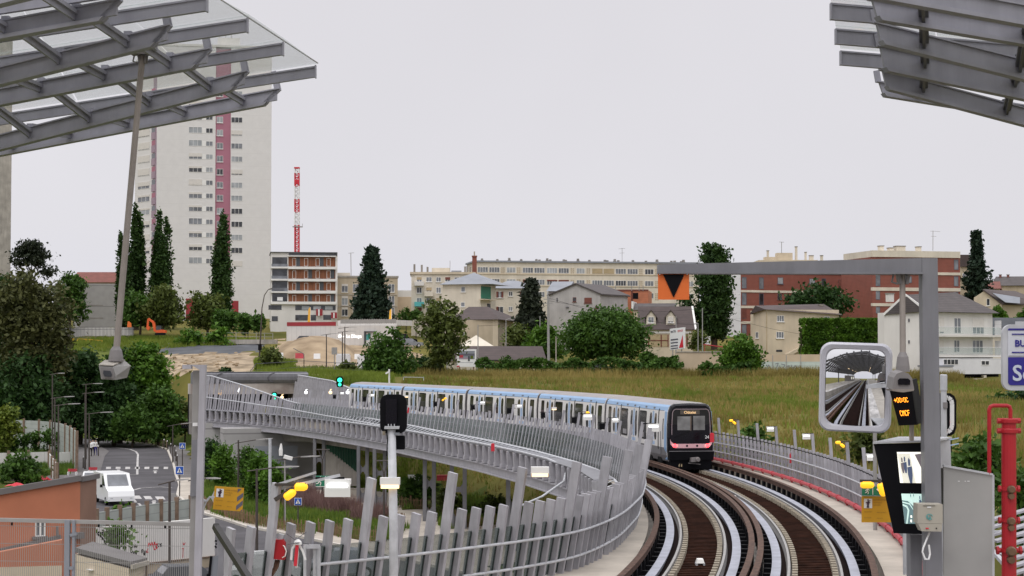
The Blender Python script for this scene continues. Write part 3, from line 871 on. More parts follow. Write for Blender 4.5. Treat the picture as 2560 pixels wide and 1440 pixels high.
# near lamps, each hung on the nearest tall post
def on_post(px,y=None):
    c = [q for q in LPOST if q[3] and q[0].y < 100]
    return min(c,key=lambda q: abs((q[2].x / q[2].y * FPX + 1280) - px))
_spec = [(712,'y','twin amber lamp on the tall blade above the red cabinet'),(963,'o','cream box lamp on blade in front of the signal mast'),
         (1336,'o','cream box lamp on tall blade at the looped end of the white tube'),(1455,'w','white hooded lamp on black arm before the glass part of the fence'),
         (1608,'w','white hooded lamp at the bend of the fence beside the train wheels')]
used = set()
for px,k,lb in _spec:
    q = on_post(px); used.add(id(q)); tp = q[2]
    lamp_hood('fence_lamp',lb,tp + EX * .42 + V((0,-.1,-.06)),EX,k,'lamps on the inner viaduct fence')
q = on_post(712); hp = W(845,1196,q[2].y)
lamp_hood('fence_lamp','large bright white hooded lamp beside the green exit sign',hp,EX,'w','lamps on the inner viaduct fence').scale = (1.15,1.15,1.15)
mb = MB(); mb.bar(q[2] + V((0,0,-.12)),W(850,1188,q[2].y),.06,.06); mb.bar(q[2] + V((0,0,-.02)),W(790,1181,q[2].y),.05,.05); tag(mb.build('lamp_bracket',MATS['galvanised']),'steel bracket bar carrying the amber and white lamps','bracket')
k = 0; n_w = {}
for q in LPOST:
    if q[3] and 82 < q[0].y < 160:
        k += 1
        kind = 'wowoywow'[k % 8]
        col = {'w': 'small white lamp','o': 'small warm lamp','y': 'small twin amber lamp'}[kind]
        D = q[0].y
        where = ('in front of the rear car of the train' if D < 99 else 'in front of the fourth car of the train' if D < 114 else 'in front of the middle car of the train' if D < 131 else 'in front of the second car of the train' if D < 147 else 'in front of the far end of the train')
        if k % 2: continue
        n_w[where] = n_w.get(where,0) + 1
        t = lamp_hood('fence_lamp',col + (' ' if n_w[where] == 1 else ', further left, ' if n_w[where] == 2 else ', leftmost, ') + where,q[2] + EX * .35,EX,kind,'lamps on the inner viaduct fence'); t.scale = (.66,.66,.66)
        mb = MB(); mb.bar(q[2] + V((-.9,0,-.35)) ,q[2] + V((0,0,-.35)),.05,.05)
        mb.box(q[2] + V((-.62,0,-.62)),.40,.1,.46); mb.build('black_box',MATS['black'],t)
k = 0
for q in RPOST:
    if q[3] and 46 < q[0].y < 100:
        k += 1; D = q[0].y
        kind = 'wyw'[k % 3] if k != 3 else 'y'
        if k % 2 == 0 and D > 62: continue
        lb = {'w': 'white lamp','y': 'twin amber lamp'}[kind] + ' on the right fence' + (' beside the mirror frame' if D < 55 else ' left of the mirror' if D < 70 else ' right of the round bush' if D < 88 else ' just right of the train face')
        lamp_hood('fence_lamp',lb,q[2] - EX * .26,-EX,kind,'lamps on the meadow side fence').scale = (.7,.7,.7)

# things hung on the fences
def hang(name,mbs,label,cat,loc):
    t = thing(name,label,cat,loc)
    for nm,mb,mt in mbs: mb.build(nm,mt,t)
    return t
q = on_post(690); D = q[0].y - .25
t = thing('red_cabinet','bright red emergency box with white handle on leaning blade','cabinet',W(697,1400,D))
mb = MB(); mb.extr([W(682,1398,D),W(711,1400,D),W(712,1358,D),W(706,1349,D),W(688,1349,D),W(684,1356,D)],(0,.22,0)); mb.build('case',MATS['red_paint'],t)
mb = MB(); mb.tube([W(706,1394,D-.02),W(713,1390,D-.08),W(716,1378,D-.08),W(711,1366,D-.06),W(708,1364,D-.01)],.012,6); mb.build('handle',MATS['white_paint'],t)
mb = MB(); mb.tube([W(697,1400,D+.1),W(693,1418,D+.1),W(681,1436,D+.1),W(672,1470,D+.1)],.035,6); mb.tube([W(690,1400,D+.1),W(686,1420,D+.1),W(674,1438,D+.1),W(664,1470,D+.1)],.03,6); mb.build('hoses',MATS['rust'],t)
mb = MB(); mb.bar(W(700,1349,D+.1),W(704,1335,D+.1),.1,.1); mb.build('clip',MATS['galvanised'],t)
t = thing('barrier_tape','red and white tape knotted and hanging from the fence wire','tape',W(745,1400,40))
mb = MB()
for pts in ([(742,1355),(745,1385),(741,1420)],[(745,1357),(757,1378),(764,1400)],[(740,1358),(730,1372),(728,1400)]):
    for (x0,y0),(x1,y1) in zip(pts[:-1],pts[1:]): mb.bar(W(x0,y0,39.6),W(x1,y1,39.6),.045,.012,(0,1,0))
mb.lathe(W(745,1357,39.6),[(.02,-.07),(.09,-.03),(.08,.03),(.02,.08)],7); mb.build('white_strip',MATS['sign_white'],t)
mb = MB(); mb.bar(W(743,1362,39.55),W(738,1415,39.55),.07,.02,(0,1,0)); mb.build('red_strip',MATS['red_bright'],t)
mb = MB(); mb.tube([W(716,1334,39.5),W(738,1350,39.5),W(766,1330,39.8)],.009,5); mb.tube([W(720,1360,39.5),W(745,1357,39.5),W(772,1360,39.8)],.012,5); mb.build('wire',MATS['grey_dark'],t)
mb = MB(); a,b,c,d = W(762,1366,40.2),W(796,1366,40.6),W(796,1480,40.6),W(762,1480,40.2)
mb.bar(a,b,.09,.09); mb.bar(b,c,.09,.09); mb.bar(a,d,.06,.06); mb.bar(W(786,1366,40.5),W(786,1480,40.5),.04,.06); tag(mb.build('gate_frame',MATS['galvanised']),'square metal gate frame among the leaning blades','gate')
for px,py,D,lb in ((1601,1207,74,'small red box on the fence at the inner bend, above the rails'),(1979,1146,84,'small red box on the right fence left of the bush'),(1780,1095,91,'small red box on the fence right of the train face'),
                      (1232,1119,106,'small red tag on blade in front of middle car'),(1020,1027,137,'small red tag on blade behind the black signal head')):
    s = .16 if D < 80 else .2
    mb = MB(); c = W(px,py,D); mb.box(c,s,.12,s * 2.1); mb.box(c + V((0,0,s*1.1)),s*.7,.1,s*.3); tag(mb.build('red_box',MATS['red_bright']),lb,'box','red boxes on the fences')
D = 40.2
t = thing('exit_sign','green and white running man exit sign behind the amber lamps','sign',W(808,1218,D))
mb = MB(); c = W(808,1203,D); mb.box(c,.32,.02,.24); mb.build('panel',MATS['sign_green'],t)
def running_man(mb,o,s,ex=V((1,0,0)),y=-.014):
    f = lambda a,b: o + ex * (a*s) + V((0,y,b*s))
    mb.lathe(f(.05,.40),[(.001,-.004*1),(.075*s,-.002),(.075*s,.002),(.001,.004)],8,axis=(0,1,0))
    for a,b in (((0,.3),(-.08,.02)),((-.08,.02),(.1,-.15)),((.1,-.15),(.02,-.42)),((-.08,.02),(-.16,-.2)),((-.16,-.2),(-.36,-.24)),((0,.27),(.22,.1)),((0,.27),(-.22,.16)),((-.22,.16),(-.3,0))):
        mb.bar(f(*a),f(*b),.09*s,.004,(0,1,0))
mb = MB(); running_man(mb,c + V((-.07,0,0)),.22); mb.box(c + V((.05,-.012,0)),.012,.004,.22); mb.bar(c + V((.08,-.013,0)),c + V((.14,-.013,0)),.03,.004,(0,1,0)); mb.box(c + V((0,-.012,-.115)),.32,.004,.012); mb.build('pictogram',MATS['sign_white'],t)

# ---------------------------------------------------------------- lettering
_TXT = {}
def text_mb(mb,s,size,o,ex,ez,mi=0,bold=0.0,align='L',thick=0.0):
    key = (s,bold)
    if key not in _TXT:
        cu = bpy.data.curves.new('txt','FONT'); cu.body = s; cu.size = 1.0; cu.offset = bold; cu.resolution_u = 3
        ob = bpy.data.objects.new('txt',cu)
        me_ = bpy.data.meshes.new_from_object(ob)
        _TXT[key] = ([tuple(v.co) for v in me_.vertices],[tuple(p.vertices) for p in me_.polygons])
        bpy.data.objects.remove(ob); bpy.data.meshes.remove(me_); bpy.data.curves.remove(cu)
    vs,fs = _TXT[key]
    w = max([v[0] for v in vs] + [0]); sh = {'L': 0,'C': -w / 2,'R': -w}[align]
    ex = V(ex); ez = V(ez); o = V(o)
    mb.add([o + ex * ((v[0] + sh) * size) + ez * (v[1] * size) for v in vs],fs,mi)

# ---------------------------------------------------------------- the metro train
PROF = [(1.10,.42),(1.19,.72),(1.205,1.08),(1.205,1.10),(1.20,2.2),(1.15,2.90),(1.14,2.94),(1.08,3.13),(.98,3.24),(.60,3.36),(0,3.42)]
def prof_a(z): return float(np.interp(z,[q[1] for q in PROF],[q[0] for q in PROF]))
SEG = [0,0,0,1,1,1,2,2,3,3]       # skirt, white, blue, roof
RT = resample(off(sub(BASE,60,200),1.6),.05)
i0 = min(range(len(RT)),key=lambda i: abs(RT[i][0].y - 92.6))
tr = thing('metro_train','white and blue five car metro train with red tail lamps on the viaduct','train',RT[i0][0])
CARL,PITCHL = 14.35,14.9
def carframe(k):
    a = RT[i0 + int(k * PITCHL / .05)][0]; b = RT[i0 + int((k * PITCHL + CARL) / .05)][0]
    t = (b - a).normalized(); n = V((t.y,-t.x,0)).normalized(); u = n.cross(t)
    return lambda s,x,z: a + t * s + n * x + u * z
def panel(mb,P,side,u0,u1,z0,z1,r,lift=.008,thick=.02,mi=0,nc=4):
    lev = [(z0 + r - r * math.cos(math.radians(90 * k / nc)),r - r * math.sin(math.radians(90 * k / nc))) for k in range(nc + 1)]
    lev += [(z,0) for z in (1.08,1.1,1.65,2.2,2.55,2.9) if z0 + r + .01 < z < z1 - r - .01]
    lev += [(z1 - r + r * math.sin(math.radians(90 * k / nc)),r - r * math.cos(math.radians(90 * k / nc))) for k in range(nc + 1)]
    vs = []
    for z,i in lev:
        for u in (u0 + i,u1 - i):
            for l in (lift,lift - thick): vs.append(P(u,side * (prof_a(z) + l),z))
    fs = []
    for k in range(len(lev) - 1):
        a,b = 4 * k,4 * k + 4; fs += [(a,a + 2,b + 2,b),(a + 1,a,b,b + 1),(a + 2,a + 3,b + 3,b + 2)]
    e = 4 * len(lev) - 4; mb.add(vs,fs + [(0,1,3,2),(e,e + 2,e + 3,e + 1)],mi)
for k in range(5):
    P = carframe(k)
    mb = MB(); stations = [0,CARL] if k else [0.0,.35,CARL]
    ring = [(x,z) for x,z in PROF] + [(-x,z) for x,z in PROF[-2::-1]]
    nr = len(ring); vs = []
    for s in stations:
        sc = .985 if (k == 0 and s == 0) else 1.0
        vs += [P(s,x * sc,z) for x,z in ring]
    seg = SEG + SEG[::-1]; base = len(mb.v); mb.v = [tuple(v) for v in vs]
    for si in range(len(stations) - 1):
        for j in range(nr - 1):
            mb.f.append((si*nr + j,si*nr + j + 1,(si+1)*nr + j + 1,(si+1)*nr + j)); mb.m.append(seg[j])
    mb.f.append(tuple(range(nr))); mb.m.append(1); mb.f.append(tuple((len(stations)-1)*nr + j for j in range(nr - 1,-1,-1))); mb.m.append(1)
    mb.f.append((0,nr - 1,(len(stations)-1)*nr + nr - 1,(len(stations)-1)*nr)); mb.m.append(0)
    lab = ['rear car with black end face and red lamps','second car from the rear','middle car','fourth car from the rear','leading car, smallest in view'][k]
    car = mb.build('car',[MATS['train_grey'],MATS['train_white'],MATS['train_blue'],MATS['train_roof']],tr,label=lab)
    for side in (-1,1):
        for d0 in (1.75,6.15,10.55):
            mb = MB()
            panel(mb,P,side,d0 + .06,d0 + 2.05,1.105,2.92,.03,lift=.010,mi=0)
            for w0 in (d0 + .28,d0 + 1.33): panel(mb,P,side,w0,w0 + .46,1.42,2.78,.21,lift=.016,mi=1)
            panel(mb,P,side,d0 + .84,d0 + 1.23,1.42,2.86,.02,lift=.014,mi=2)
            panel(mb,P,side,d0 + .62,d0 + 1.45,1.16,1.34,.02,lift=.014,mi=2)
            panel(mb,P,side,d0 + 1.02,d0 + 1.045,1.11,2.9,.01,lift=.018,mi=3)
            mb.build('door',[MATS['train_white'],MATS['train_glass'],MATS['train_pale_blue'],MATS['grey_dark']],car)
        wins = [(4.35,5.85),(8.75,10.25)] + ([(.5,1.15)] if k else []) + [(13.0,13.6)]
        for w0,w1 in wins:
            mb = MB(); panel(mb,P,side,w0 - .06,w1 + .06,1.34,2.82,.12,lift=.007,mi=1); panel(mb,P,side,w0,w1,1.40,2.76,.09,lift=.012,mi=0)
            if w1 - w0 > 1:
                rr = random.Random(k * 10 + w0)
                h = rr.uniform(.25,.5)
                panel(mb,P,side,w0 + .1 + rr.uniform(0,.5),w0 + .55 + rr.uniform(0,.6),1.44,1.44 + h,.05,lift=.0135,thick=.012,mi=2)
            mb.build('window',[MATS['train_glass'],MATS['black'],MATS['train_seat']],car)
        mb = MB()
        for s in (1.66,6.06,10.46): panel(mb,P,side,s - .07,s + .07,.44,3.02,.02,lift=.012)
        mb.build('drain_strips',MATS['black'],car)
        mb = MB();
        for s in (2.8,7.2,11.6,4.6,9.0): panel(mb,P,side,s - .18,s + .18,2.99,3.08,.02,lift=.008)
        panel(mb,P,side,.1 if k else .6,CARL - .1,2.925,2.95,.008,lift=.006)
        mb.build('roof_trim',MATS['grey_dark'],car)
    mb = MB(); mb.hexa([P(.5,-.95,.12),P(.5,.95,.12),P(CARL - .3,.95,.12),P(CARL - .3,-.95,.12),P(.5,-.95,.415),P(.5,.95,.415),P(CARL - .3,.95,.415),P(CARL - .3,-.95,.415)])
    mb.build('underframe',MATS['black'],car)
    for b0 in (2.6,11.6):
        mb = MB(); mb.hexa([P(b0 - 1.4,-.8,.1),P(b0 - 1.4,.8,.1),P(b0 + 1.4,.8,.1),P(b0 + 1.4,-.8,.1),P(b0 - 1.4,-.8,.6),P(b0 - 1.4,.8,.6),P(b0 + 1.4,.8,.6),P(b0 + 1.4,-.8,.6)])
        for dx in (-1.0,1.0):
            for side in (-1,1):
                mb.tube([P(b0 + dx,side * .90,.49),P(b0 + dx,side * .96,.49),P(b0 + dx,side * 1.12,.49),P(b0 + dx,side * 1.15,.49)],[.38,.49,.49,.40],14)
        mb.build('bogie',MATS['rubber'],car)
    if k < 4:
        Q = carframe(k + 1); mb = MB()
        r1 = [P(CARL - .01,x * .97,z * .985 + .01) for x,z in ring]; r2 = [Q(.01,x * .97,z * .985 + .01) for x,z in ring]
        mb.add(r1 + r2,[(j,j + 1,nr + j + 1,nr + j) for j in range(nr - 1)] + [(nr - 1,0,nr,2*nr - 1)]); mb.build('gangway',M('bellows',(.045,.038,.042),.7,0,.2,4) if k == 0 else MATS['bellows'],car)
    if k == 0:
        for side in (-1,1):
            mb = MB(); panel(mb,P,side,.02,.42,.5,2.93,.03,lift=.006); mb.build('corner_strip',MATS['train_blue' if side < 0 else 'train_blue'],car)
            mb = MB(); panel(mb,P,side,.60,.72,1.5,2.55,.04,lift=.012); mb.build('cab_window',MATS['train_glass'],car)
            mb = MB(); mb.tube([P(.95,side * 1.25,.75),P(.95,side * 1.26,1.9)],.018,6); mb.build('grab_rail',MATS['grey_dark'],car)
        # black end face: three rings pushed outwards
        fr = [(1.13,.55),(1.17,.95),(1.175,1.6),(1.16,2.3),(1.10,2.95),(1.0,3.2),(.82,3.31),(0,3.34)]
        frr = [(x,z) for x,z in fr] + [(-x,z) for x,z in fr[-2::-1]]; nf = len(frr)
        mb = MB(); vs = []
        for s,sc in ((-.002,1.0),(-.16,.985),(-.27,.93)):
            for x,z in frr:
                zc = 1.9; vs.append(P(s - (.06 if z < 1.7 else 0) * (1 if sc < 1 else 0),x * sc,zc + (z - zc) * sc))
        fs = []
        for i in range(2):
            for j in range(nf - 1): fs.append((i*nf + j,(i+1)*nf + j,(i+1)*nf + j + 1,i*nf + j + 1))
            fs.append((i*nf + nf - 1,(i+1)*nf + nf - 1,(i+1)*nf,i*nf))
        fs.append(tuple(2*nf + j for j in range(nf - 1,-1,-1)))
        mb.add(vs,fs); mb.build('end_face',MATS['black_gloss'],car)
        def F(x,z,d=0.0): return P(-.335 - d + (.045 if z > 1.75 else 0),x,z)
        def fpoly(mb,pts,d,mi=0,th=.006):
            o = [F(x,z,d) for x,z in pts]; i_ = [F(x,z,d - th) for x,z in pts]; n = len(pts)
            mb.add(o + i_,[tuple(range(n - 1,-1,-1))] + [(q,(q+1) % n,n + (q+1) % n,n + q) for q in range(n)],mi)
        W1 = [(-.99,1.76),(.99,1.76),(.985,2.2),(.95,2.85),(.90,2.98),(.80,3.04),(-.80,3.04),(-.90,2.98),(-.95,2.85),(-.985,2.2)]
        mb = MB(); fpoly(mb,[(x * 1.0,z) for x,z in W1],.004,0); mb.build('windscreen',M('windscreen_glass',(.014,.014,.018),.15,0,.3,1,spec=.5),car)
        mb = MB(); fpoly(mb,[(-.70,1.82),(-.04,1.82),(-.04,2.68),(-.70,2.68)],.012,0); fpoly(mb,[(.12,1.86),(.72,1.86),(.72,2.70),(.12,2.70)],.012,0)
        fpoly(mb,[(-.04,1.9),(.02,1.9),(.02,2.70),(-.04,2.70)],.013,1); mb.build('cab_interior',[M('cab_inside',(.19,.19,.19),.35,0,.45,1.8),M('cab_brown',(.12,.09,.07),.5,0,.3,2)],car)
        mb = MB()
        WI = W1 + [W1[0]]
        for a,b in zip(WI[1:-1],WI[2:]): mb.bar(F(a[0],a[1],.016),F(b[0],b[1],.016),.035,.014,tuple((P(-1,0,0) - P(0,0,0))))
        mb.build('windscreen_trim',M('trim_pink',(.32,.25,.27),.4,0,.1,3),car)
        mb = MB(); fpoly(mb,[(-.55,2.78),(.45,2.78),(.45,2.99),(-.55,2.99)],.016); db = mb.build('destination_box',M('display_back',(.10,.085,.07),.4),car)
        mb = MB()
        ex = (P(0,1,0) - P(0,0,0)); ez = V((0,0,1))
        text_mb(mb,'Châtelet',.18,F(-.05,2.82,.022),ex,ez,bold=.008,align='C'); mb.build('display_text',MATS['led_pale'],car)
        band = [(-1.10,1.58),(-1.02,1.40),(-.85,1.28),(.85,1.28),(1.02,1.40),(1.10,1.58),(1.09,1.40),(.98,1.20),(.85,1.12),(-.85,1.12),(-.98,1.20),(-1.09,1.40)]
        mb = MB(); fpoly(mb,[(-1.09,1.56),(-1.03,1.42),(-.88,1.31),(.88,1.31),(1.03,1.42),(1.09,1.56),(1.07,1.30),(.95,1.15),(.8,1.10),(-.8,1.10),(-.95,1.15),(-1.07,1.30)],.010); mb.build('light_band',M('band_pink',(.72,.42,.46),.35,0,.05,2),car)
        for s in (-1,1):
            mb = MB(); c = F(s * .84,1.22,.02); mb.lathe(c,[(.02,.035),(.07,.03),(.085,0),(.085,-.03)],12,axis=tuple(P(-1,0,0) - P(0,0,0))); mb.build('tail_lamp',MATS['lamp_red'],car)
            mb = MB(); fpoly(mb,[(s*.98,1.30),(s*.70,1.27),(s*.70,1.16),(s*.92,1.17)] if s < 0 else [(.70,1.27),(.98,1.30),(.92,1.17),(.70,1.16)],.014); mb.build('lamp_panel',MATS['lamp_red_soft'],car)
        mb = MB()
        for x in (-.22,.30): mb.lathe(F(x,1.21,.012),[(.055,.008),(.055,0)],10,axis=tuple(P(-1,0,0) - P(0,0,0)))
        mb.build('emblems',MATS['black'],car)
        mb = MB(); text_mb(mb,'24',.22,F(.70,1.57,.03),ex,ez,bold=.01); mb.build('car_number',MATS['sign_white'],car)
        mb = MB(); mb.bar(F(-.85,1.62,.03),F(-.1,1.95,.03),.02,.02); mb.bar(F(.1,1.6,.03),F(.6,1.9,.03),.02,.02); mb.build('wipers',MATS['rubber'],car)
        mb = MB(); mb.hexa([P(-.42,-1.12,.50),P(-.42,1.12,.50),P(.3,1.12,.50),P(.3,-1.12,.50),P(-.46,-1.16,.93),P(-.46,1.16,.93),P(.3,1.15,.93),P(.3,-1.15,.93)])
        mb.hexa([P(-.3,-1.0,.02),P(-.3,1.0,.02),P(.6,1.0,.02),P(.6,-1.0,.02),P(-.36,-1.06,.498),P(-.36,1.06,.498),P(.6,1.06,.498),P(.6,-1.06,.498)])
        mb.build('bumper',MATS['black'],car)
        mb = MB(); mb.bar(P(-.45,-1.16,.95),P(-.45,1.16,.95),.03,.03); mb.build('bumper_strip',MATS['train_grey'],car)
        mb = MB(); mb.hexa([P(-.75,-.10,.42),P(-.75,.28,.42),P(-.3,.28,.42),P(-.3,-.10,.42),P(-.75,-.10,.62),P(-.75,.30,.66),P(-.3,.30,.66),P(-.3,-.10,.62)]); mb.lathe(P(-.76,.22,.54),[(.09,.10),(.12,.05),(.12,-.05)],10,axis=tuple(P(-1,0,0) - P(0,0,0))); mb.bar(P(-.5,-.2,.36),P(-.6,.4,.30),.04,.04)
        mb.build('coupler',MATS['cam_grey'],car)
        for s in (-1,1):
            mb = MB(); mb.hexa([P(-.1,s*.72,.04),P(-.1,s*1.02,.04),P(.5,s*1.02,.04),P(.5,s*.72,.04),P(0,s*.76,.25),P(0,s*.98,.25),P(.45,s*.98,.25),P(.45,s*.76,.25)]); mb.build('shoe',MATS['cam_grey'],car)
        mb = MB(); mb.box(P(-.32,-.62,.28),.06,.03,.22); mb.box(P(-.32,-.5,.28),.06,.03,.22); mb.build('brass_tags',MATS['shutter_tan'],car)

# ---------------------------------------------------------------- buildings
class Fac:
    """vertical facade plane through two ground points (left, right as seen)"""
    def __init__(s,p0,p1):
        s.p0 = V((p0[0],p0[1],0)); s.u = (V((p1[0],p1[1],0)) - s.p0); s.L = s.u.length; s.u.normalize()
        s.n = V((s.u.y,-s.u.x,0))          # towards the viewer
    def hit(s,px,py):
        d = ray(px,py); o = V((0,0,CAMZ)); t = (s.p0 - o).dot(s.n) / d.dot(s.n); q = o + d * t
        return (q - s.p0).dot(s.u),q.z
    def at(s,u,z,n=0.0): return s.p0 + s.u * u + s.n * n + V((0,0,z))
    def box(s,mb,u0,u1,z0,z1,n0,n1,mi=0):
        mb.hexa([s.at(u0,z0,n1),s.at(u1,z0,n1),s.at(u1,z0,n0),s.at(u0,z0,n0),s.at(u0,z1,n1),s.at(u1,z1,n1),s.at(u1,z1,n0),s.at(u0,z1,n0)],mi)
    def pbox(s,mb,x0,y0,x1,y1,n0,n1,mi=0):
        u0,z1 = s.hit(x0,y0); u1,z0 = s.hit(x1,y1); s.box(mb,u0,u1,z0,z1,n0,n1,mi)
def fac(x0,D0,x1,D1): return Fac(W(x0,890,D0).xy,W(x1,890,D1).xy)
def window(F,par,x0,y0,x1,y1,n=2,glass='pane_mid',frame='frame_white',shut=0.0,shutm='shutter_white',sill=True,name='window',parts=None,depth=.05,z=None):
    u0,z1 = F.hit(x0,y0); u1,z0 = F.hit(x1,y1)
    if z: z0,z1 = z
    f = .055; mb = MB()
    F.box(mb,u0,u1,z0,z0 + f,-.02,depth,0); F.box(mb,u0,u1,z1 - f,z1,-.02,depth,0)
    F.box(mb,u0,u0 + f,z0 + f,z1 - f,-.02,depth,0); F.box(mb,u1 - f,u1,z0 + f,z1 - f,-.02,depth,0)
    for k in range(1,n):
        c = u0 + (u1 - u0) * k / n; F.box(mb,c - f * .6,c + f * .6,z0 + f,z1 - f,-.02,depth,0)
    F.box(mb,u0 + f,u1 - f,z0 + f,z1 - f,-.04,.012,1)
    if shut > 0:
        zs = z1 - (z1 - z0) * shut; F.box(mb,u0 + .01,u1 - .01,zs,z1 - .01,depth,depth + .03,2)
    if sill: F.box(mb,u0 - .08,u1 + .08,z0 - .09,z0 - .002,-.02,.14,0)
    return mb.build(name,[MATS[frame],MATS[glass],MATS[shutm]],par)
GL = ['pane_dark','pane_mid','pane_mid','pane_mid','pane_pale']
rb = random.Random(7)
def gl(): return rb.choice(GL)
def bld(name,label,cat,px,D,group=None):
    p = W(px,890,D); return thing(name,label,cat,(p.x,p.y,hz(p.x,p.y)),group)
def foot_rect(F,depth,u0=0.0,u1=None,n=0.0):
    u1 = F.L if u1 is None else u1
    return [F.at(u0,0,n).xy,F.at(u1,0,n).xy,F.at(u1,0,n - depth).xy,F.at(u0,0,n - depth).xy]
def walls(par,F,depth,z0,z1,mat,u0=0.0,u1=None,n=0.0,name='wall',label=None):
    mb = MB(); mb.prism([tuple(p) for p in foot_rect(F,depth,u0,u1,n)],z0,z1); return mb.build(name,MATS[mat],par,label=label)
def cap(par,F,depth,z,h,over,mat,u0=0.0,u1=None,name='roof'):
    u1 = F.L if u1 is None else u1
    mb = MB(); mb.prism([tuple(p) for p in foot_rect(F,depth + 2*over,u0 - over,u1 + over,over)],z + .002,z + h); return mb.build(name,MATS[mat],par)
def chim(par,F,px0,py0,px1,py1,n,mat='cream_pale',w=.9,name='chimney',pot=True):
    u0,z1 = F.hit(px0,py0); u1,z0 = F.hit(px1,py1); mb = MB()
    F.box(mb,u0,u1,z0 - .5,z1,n - w,n,0)
    if pot: F.box(mb,u0 - .08,u1 + .08,z1 + .002,z1 + .15,n - w - .08,n + .08,1)
    return mb.build(name,[MATS[mat],MATS['concrete_dark']],par)
def KA(cx,cy,x0=600): return (x0 + cx / 3.6,560 + cy / 3.6)
def K4(x0,r): a = KA(r[0],r[1],x0); b = KA(r[2],r[3],x0); return a + b

# leftmost slab tower
b = bld('tower_block','plain concrete slab tower cut off by the left edge of the view','tower block',-40,330)
F = fac(-140,327,24,330.8); walls(b,F,14,5,W(0,60,330).z,'concrete')
mb = MB()
for k in range(20): F.box(mb,F.L - .02,F.L + .02,8 + k*3.0,8.1 + k*3.0,-13.8,-.1)
mb.build('floor_joints',MATS['concrete_dark'],b)

# the white tower
b = bld('tower_block','tall white apartment tower with a pink stripe of windows','tower block',530,400)
F = fac(388,397.5,676,402); zt = W(600,118,400).z; zb0 = 8.0
u_a = F.hit(538,500)[0]; u_b = F.hit(576,500)[0]
walls(b,F,15,zb0,zt,'tower_white',0,u_a); walls(b,F,15,zb0,zt,'tower_white',u_b,None)
walls(b,F,14.6,zb0,zt - .2,'pink_wall',u_a + .002,u_b - .002,n=-.35,name='pink_stripe')
cap(b,F,15,zt,.5,.12,'white_wall',name='parapet')
mb = MB(); F.box(mb,u_a + .5,u_b + 2.0,zt + .51,zt + 2.6,-8,-3); mb.build('roof_house',MATS['white_wall'],b)
mb = MB()
for du in (.8,2.2,3.4): mb.bar(F.at(u_a + du,zt + 2.6,-4),F.at(u_a + du,zt + 5.5,-4),.12,.12)
mb.build('antennas',MATS['pole_grey'],b)
F2 = fac(334,411,381,405.5); walls(b,F2,12,zb0,zt - 1.0,'tower_white',0,None)
F3 = fac(379,405,389,402.6); walls(b,F3,6,zb0,zt - .8,'mauve_panel',0,None,name='balcony_bay')
FP = Fac((F.p0 - F.n * .35).xy,(F.p0 + F.u * F.L - F.n * .35).xy)
yl0 = 257.0
for k in range(14):
    y = 226.5 + 32.6 * k
    if y > 730: break
    sh = rb.choice([0,0,.35,.95,.6,0,.45])
    window(F,b,472 + .0 ,y - 7.5,505,y + 8.5,3,gl(),shut=sh,sill=False)
    mb = MB(); F.pbox(mb,505.5,y - 4.5,514.5,y + 8.5,-.02,.03); mb.build('white_panel',MATS['white_paint'],b)
    window(F,b,515,y - 4,532,y + 8.5,2,gl(),sill=False)
    if k < 11: window(FP,b,542,y + 0,557.5,y + 15.5,2,gl(),sill=True)
    sh = rb.choice([0,.45,.95,0,.8,.5])
    window(F,b,578,y + 1,606,y + 15.5,3,gl(),shut=sh,sill=False)
    ya = y + 6 + 4
    window(F2,b,345,ya - 8,374,ya + 6,3,gl(),shut=rb.choice([.9,.9,.6,.3]),sill=False)
    mb = MB(); F3.pbox(mb,379.4,ya - 14,388.3,ya - 2,-.02,.04,0); F3.pbox(mb,379.4,ya - 2,388.3,ya + 13,-.02,.12,1)
    mb.build('balcony',[MATS['pane_dark'] if k % 2 else MATS['pink_wall'],MATS['mauve_panel']],b)
for x0,x1,y0,y1 in ((465,496,746,800),(579,596,752,800)):
    mb = MB(); F.pbox(mb,x0,y0,x1,y1,-.02,.05); mb.build('red_door',MATS['red_panel'],b)

# low grey hall
b = bld('concrete_hall','low windowless grey hall between the poplars and the broad tree','building',245,370)
F = fac(196,367,300,369.5); z1 = W(245,710,370).z; walls(b,F,14,8,z1,'concrete_lines')
mb = MB()
for y in (763,795): F.pbox(mb,204,y - 1,258,y + 1,-.02,.03)
mb.build('ledges',MATS['concrete_dark'],b)
b = bld('tiled_house','red tiled roof showing above the low grey hall','house',240,395)
F = fac(185,395,292,395); walls(b,F,9,8,W(240,706,395).z,'beige_wall')
mb = MB(); zr,ze = W(240,692,400).z,W(240,706,395).z
mb.add([F.at(-.5,ze,.5),F.at(F.L + .5,ze,.5),F.at(F.L + .5,zr + 1,-4.5),F.at(-.5,zr + 1,-4.5),F.at(-.5,ze,-9.5),F.at(F.L + .5,ze,-9.5)],[(0,1,2,3),(3,2,5,4),(0,3,4),(1,5,2)]); mb.build('roof',MATS['tile_red'],b)
chim(b,F,219,685,223,696,-4,'brick_orange',.6); chim(b,F,244,687,247,696,-4,'brick_orange',.6)

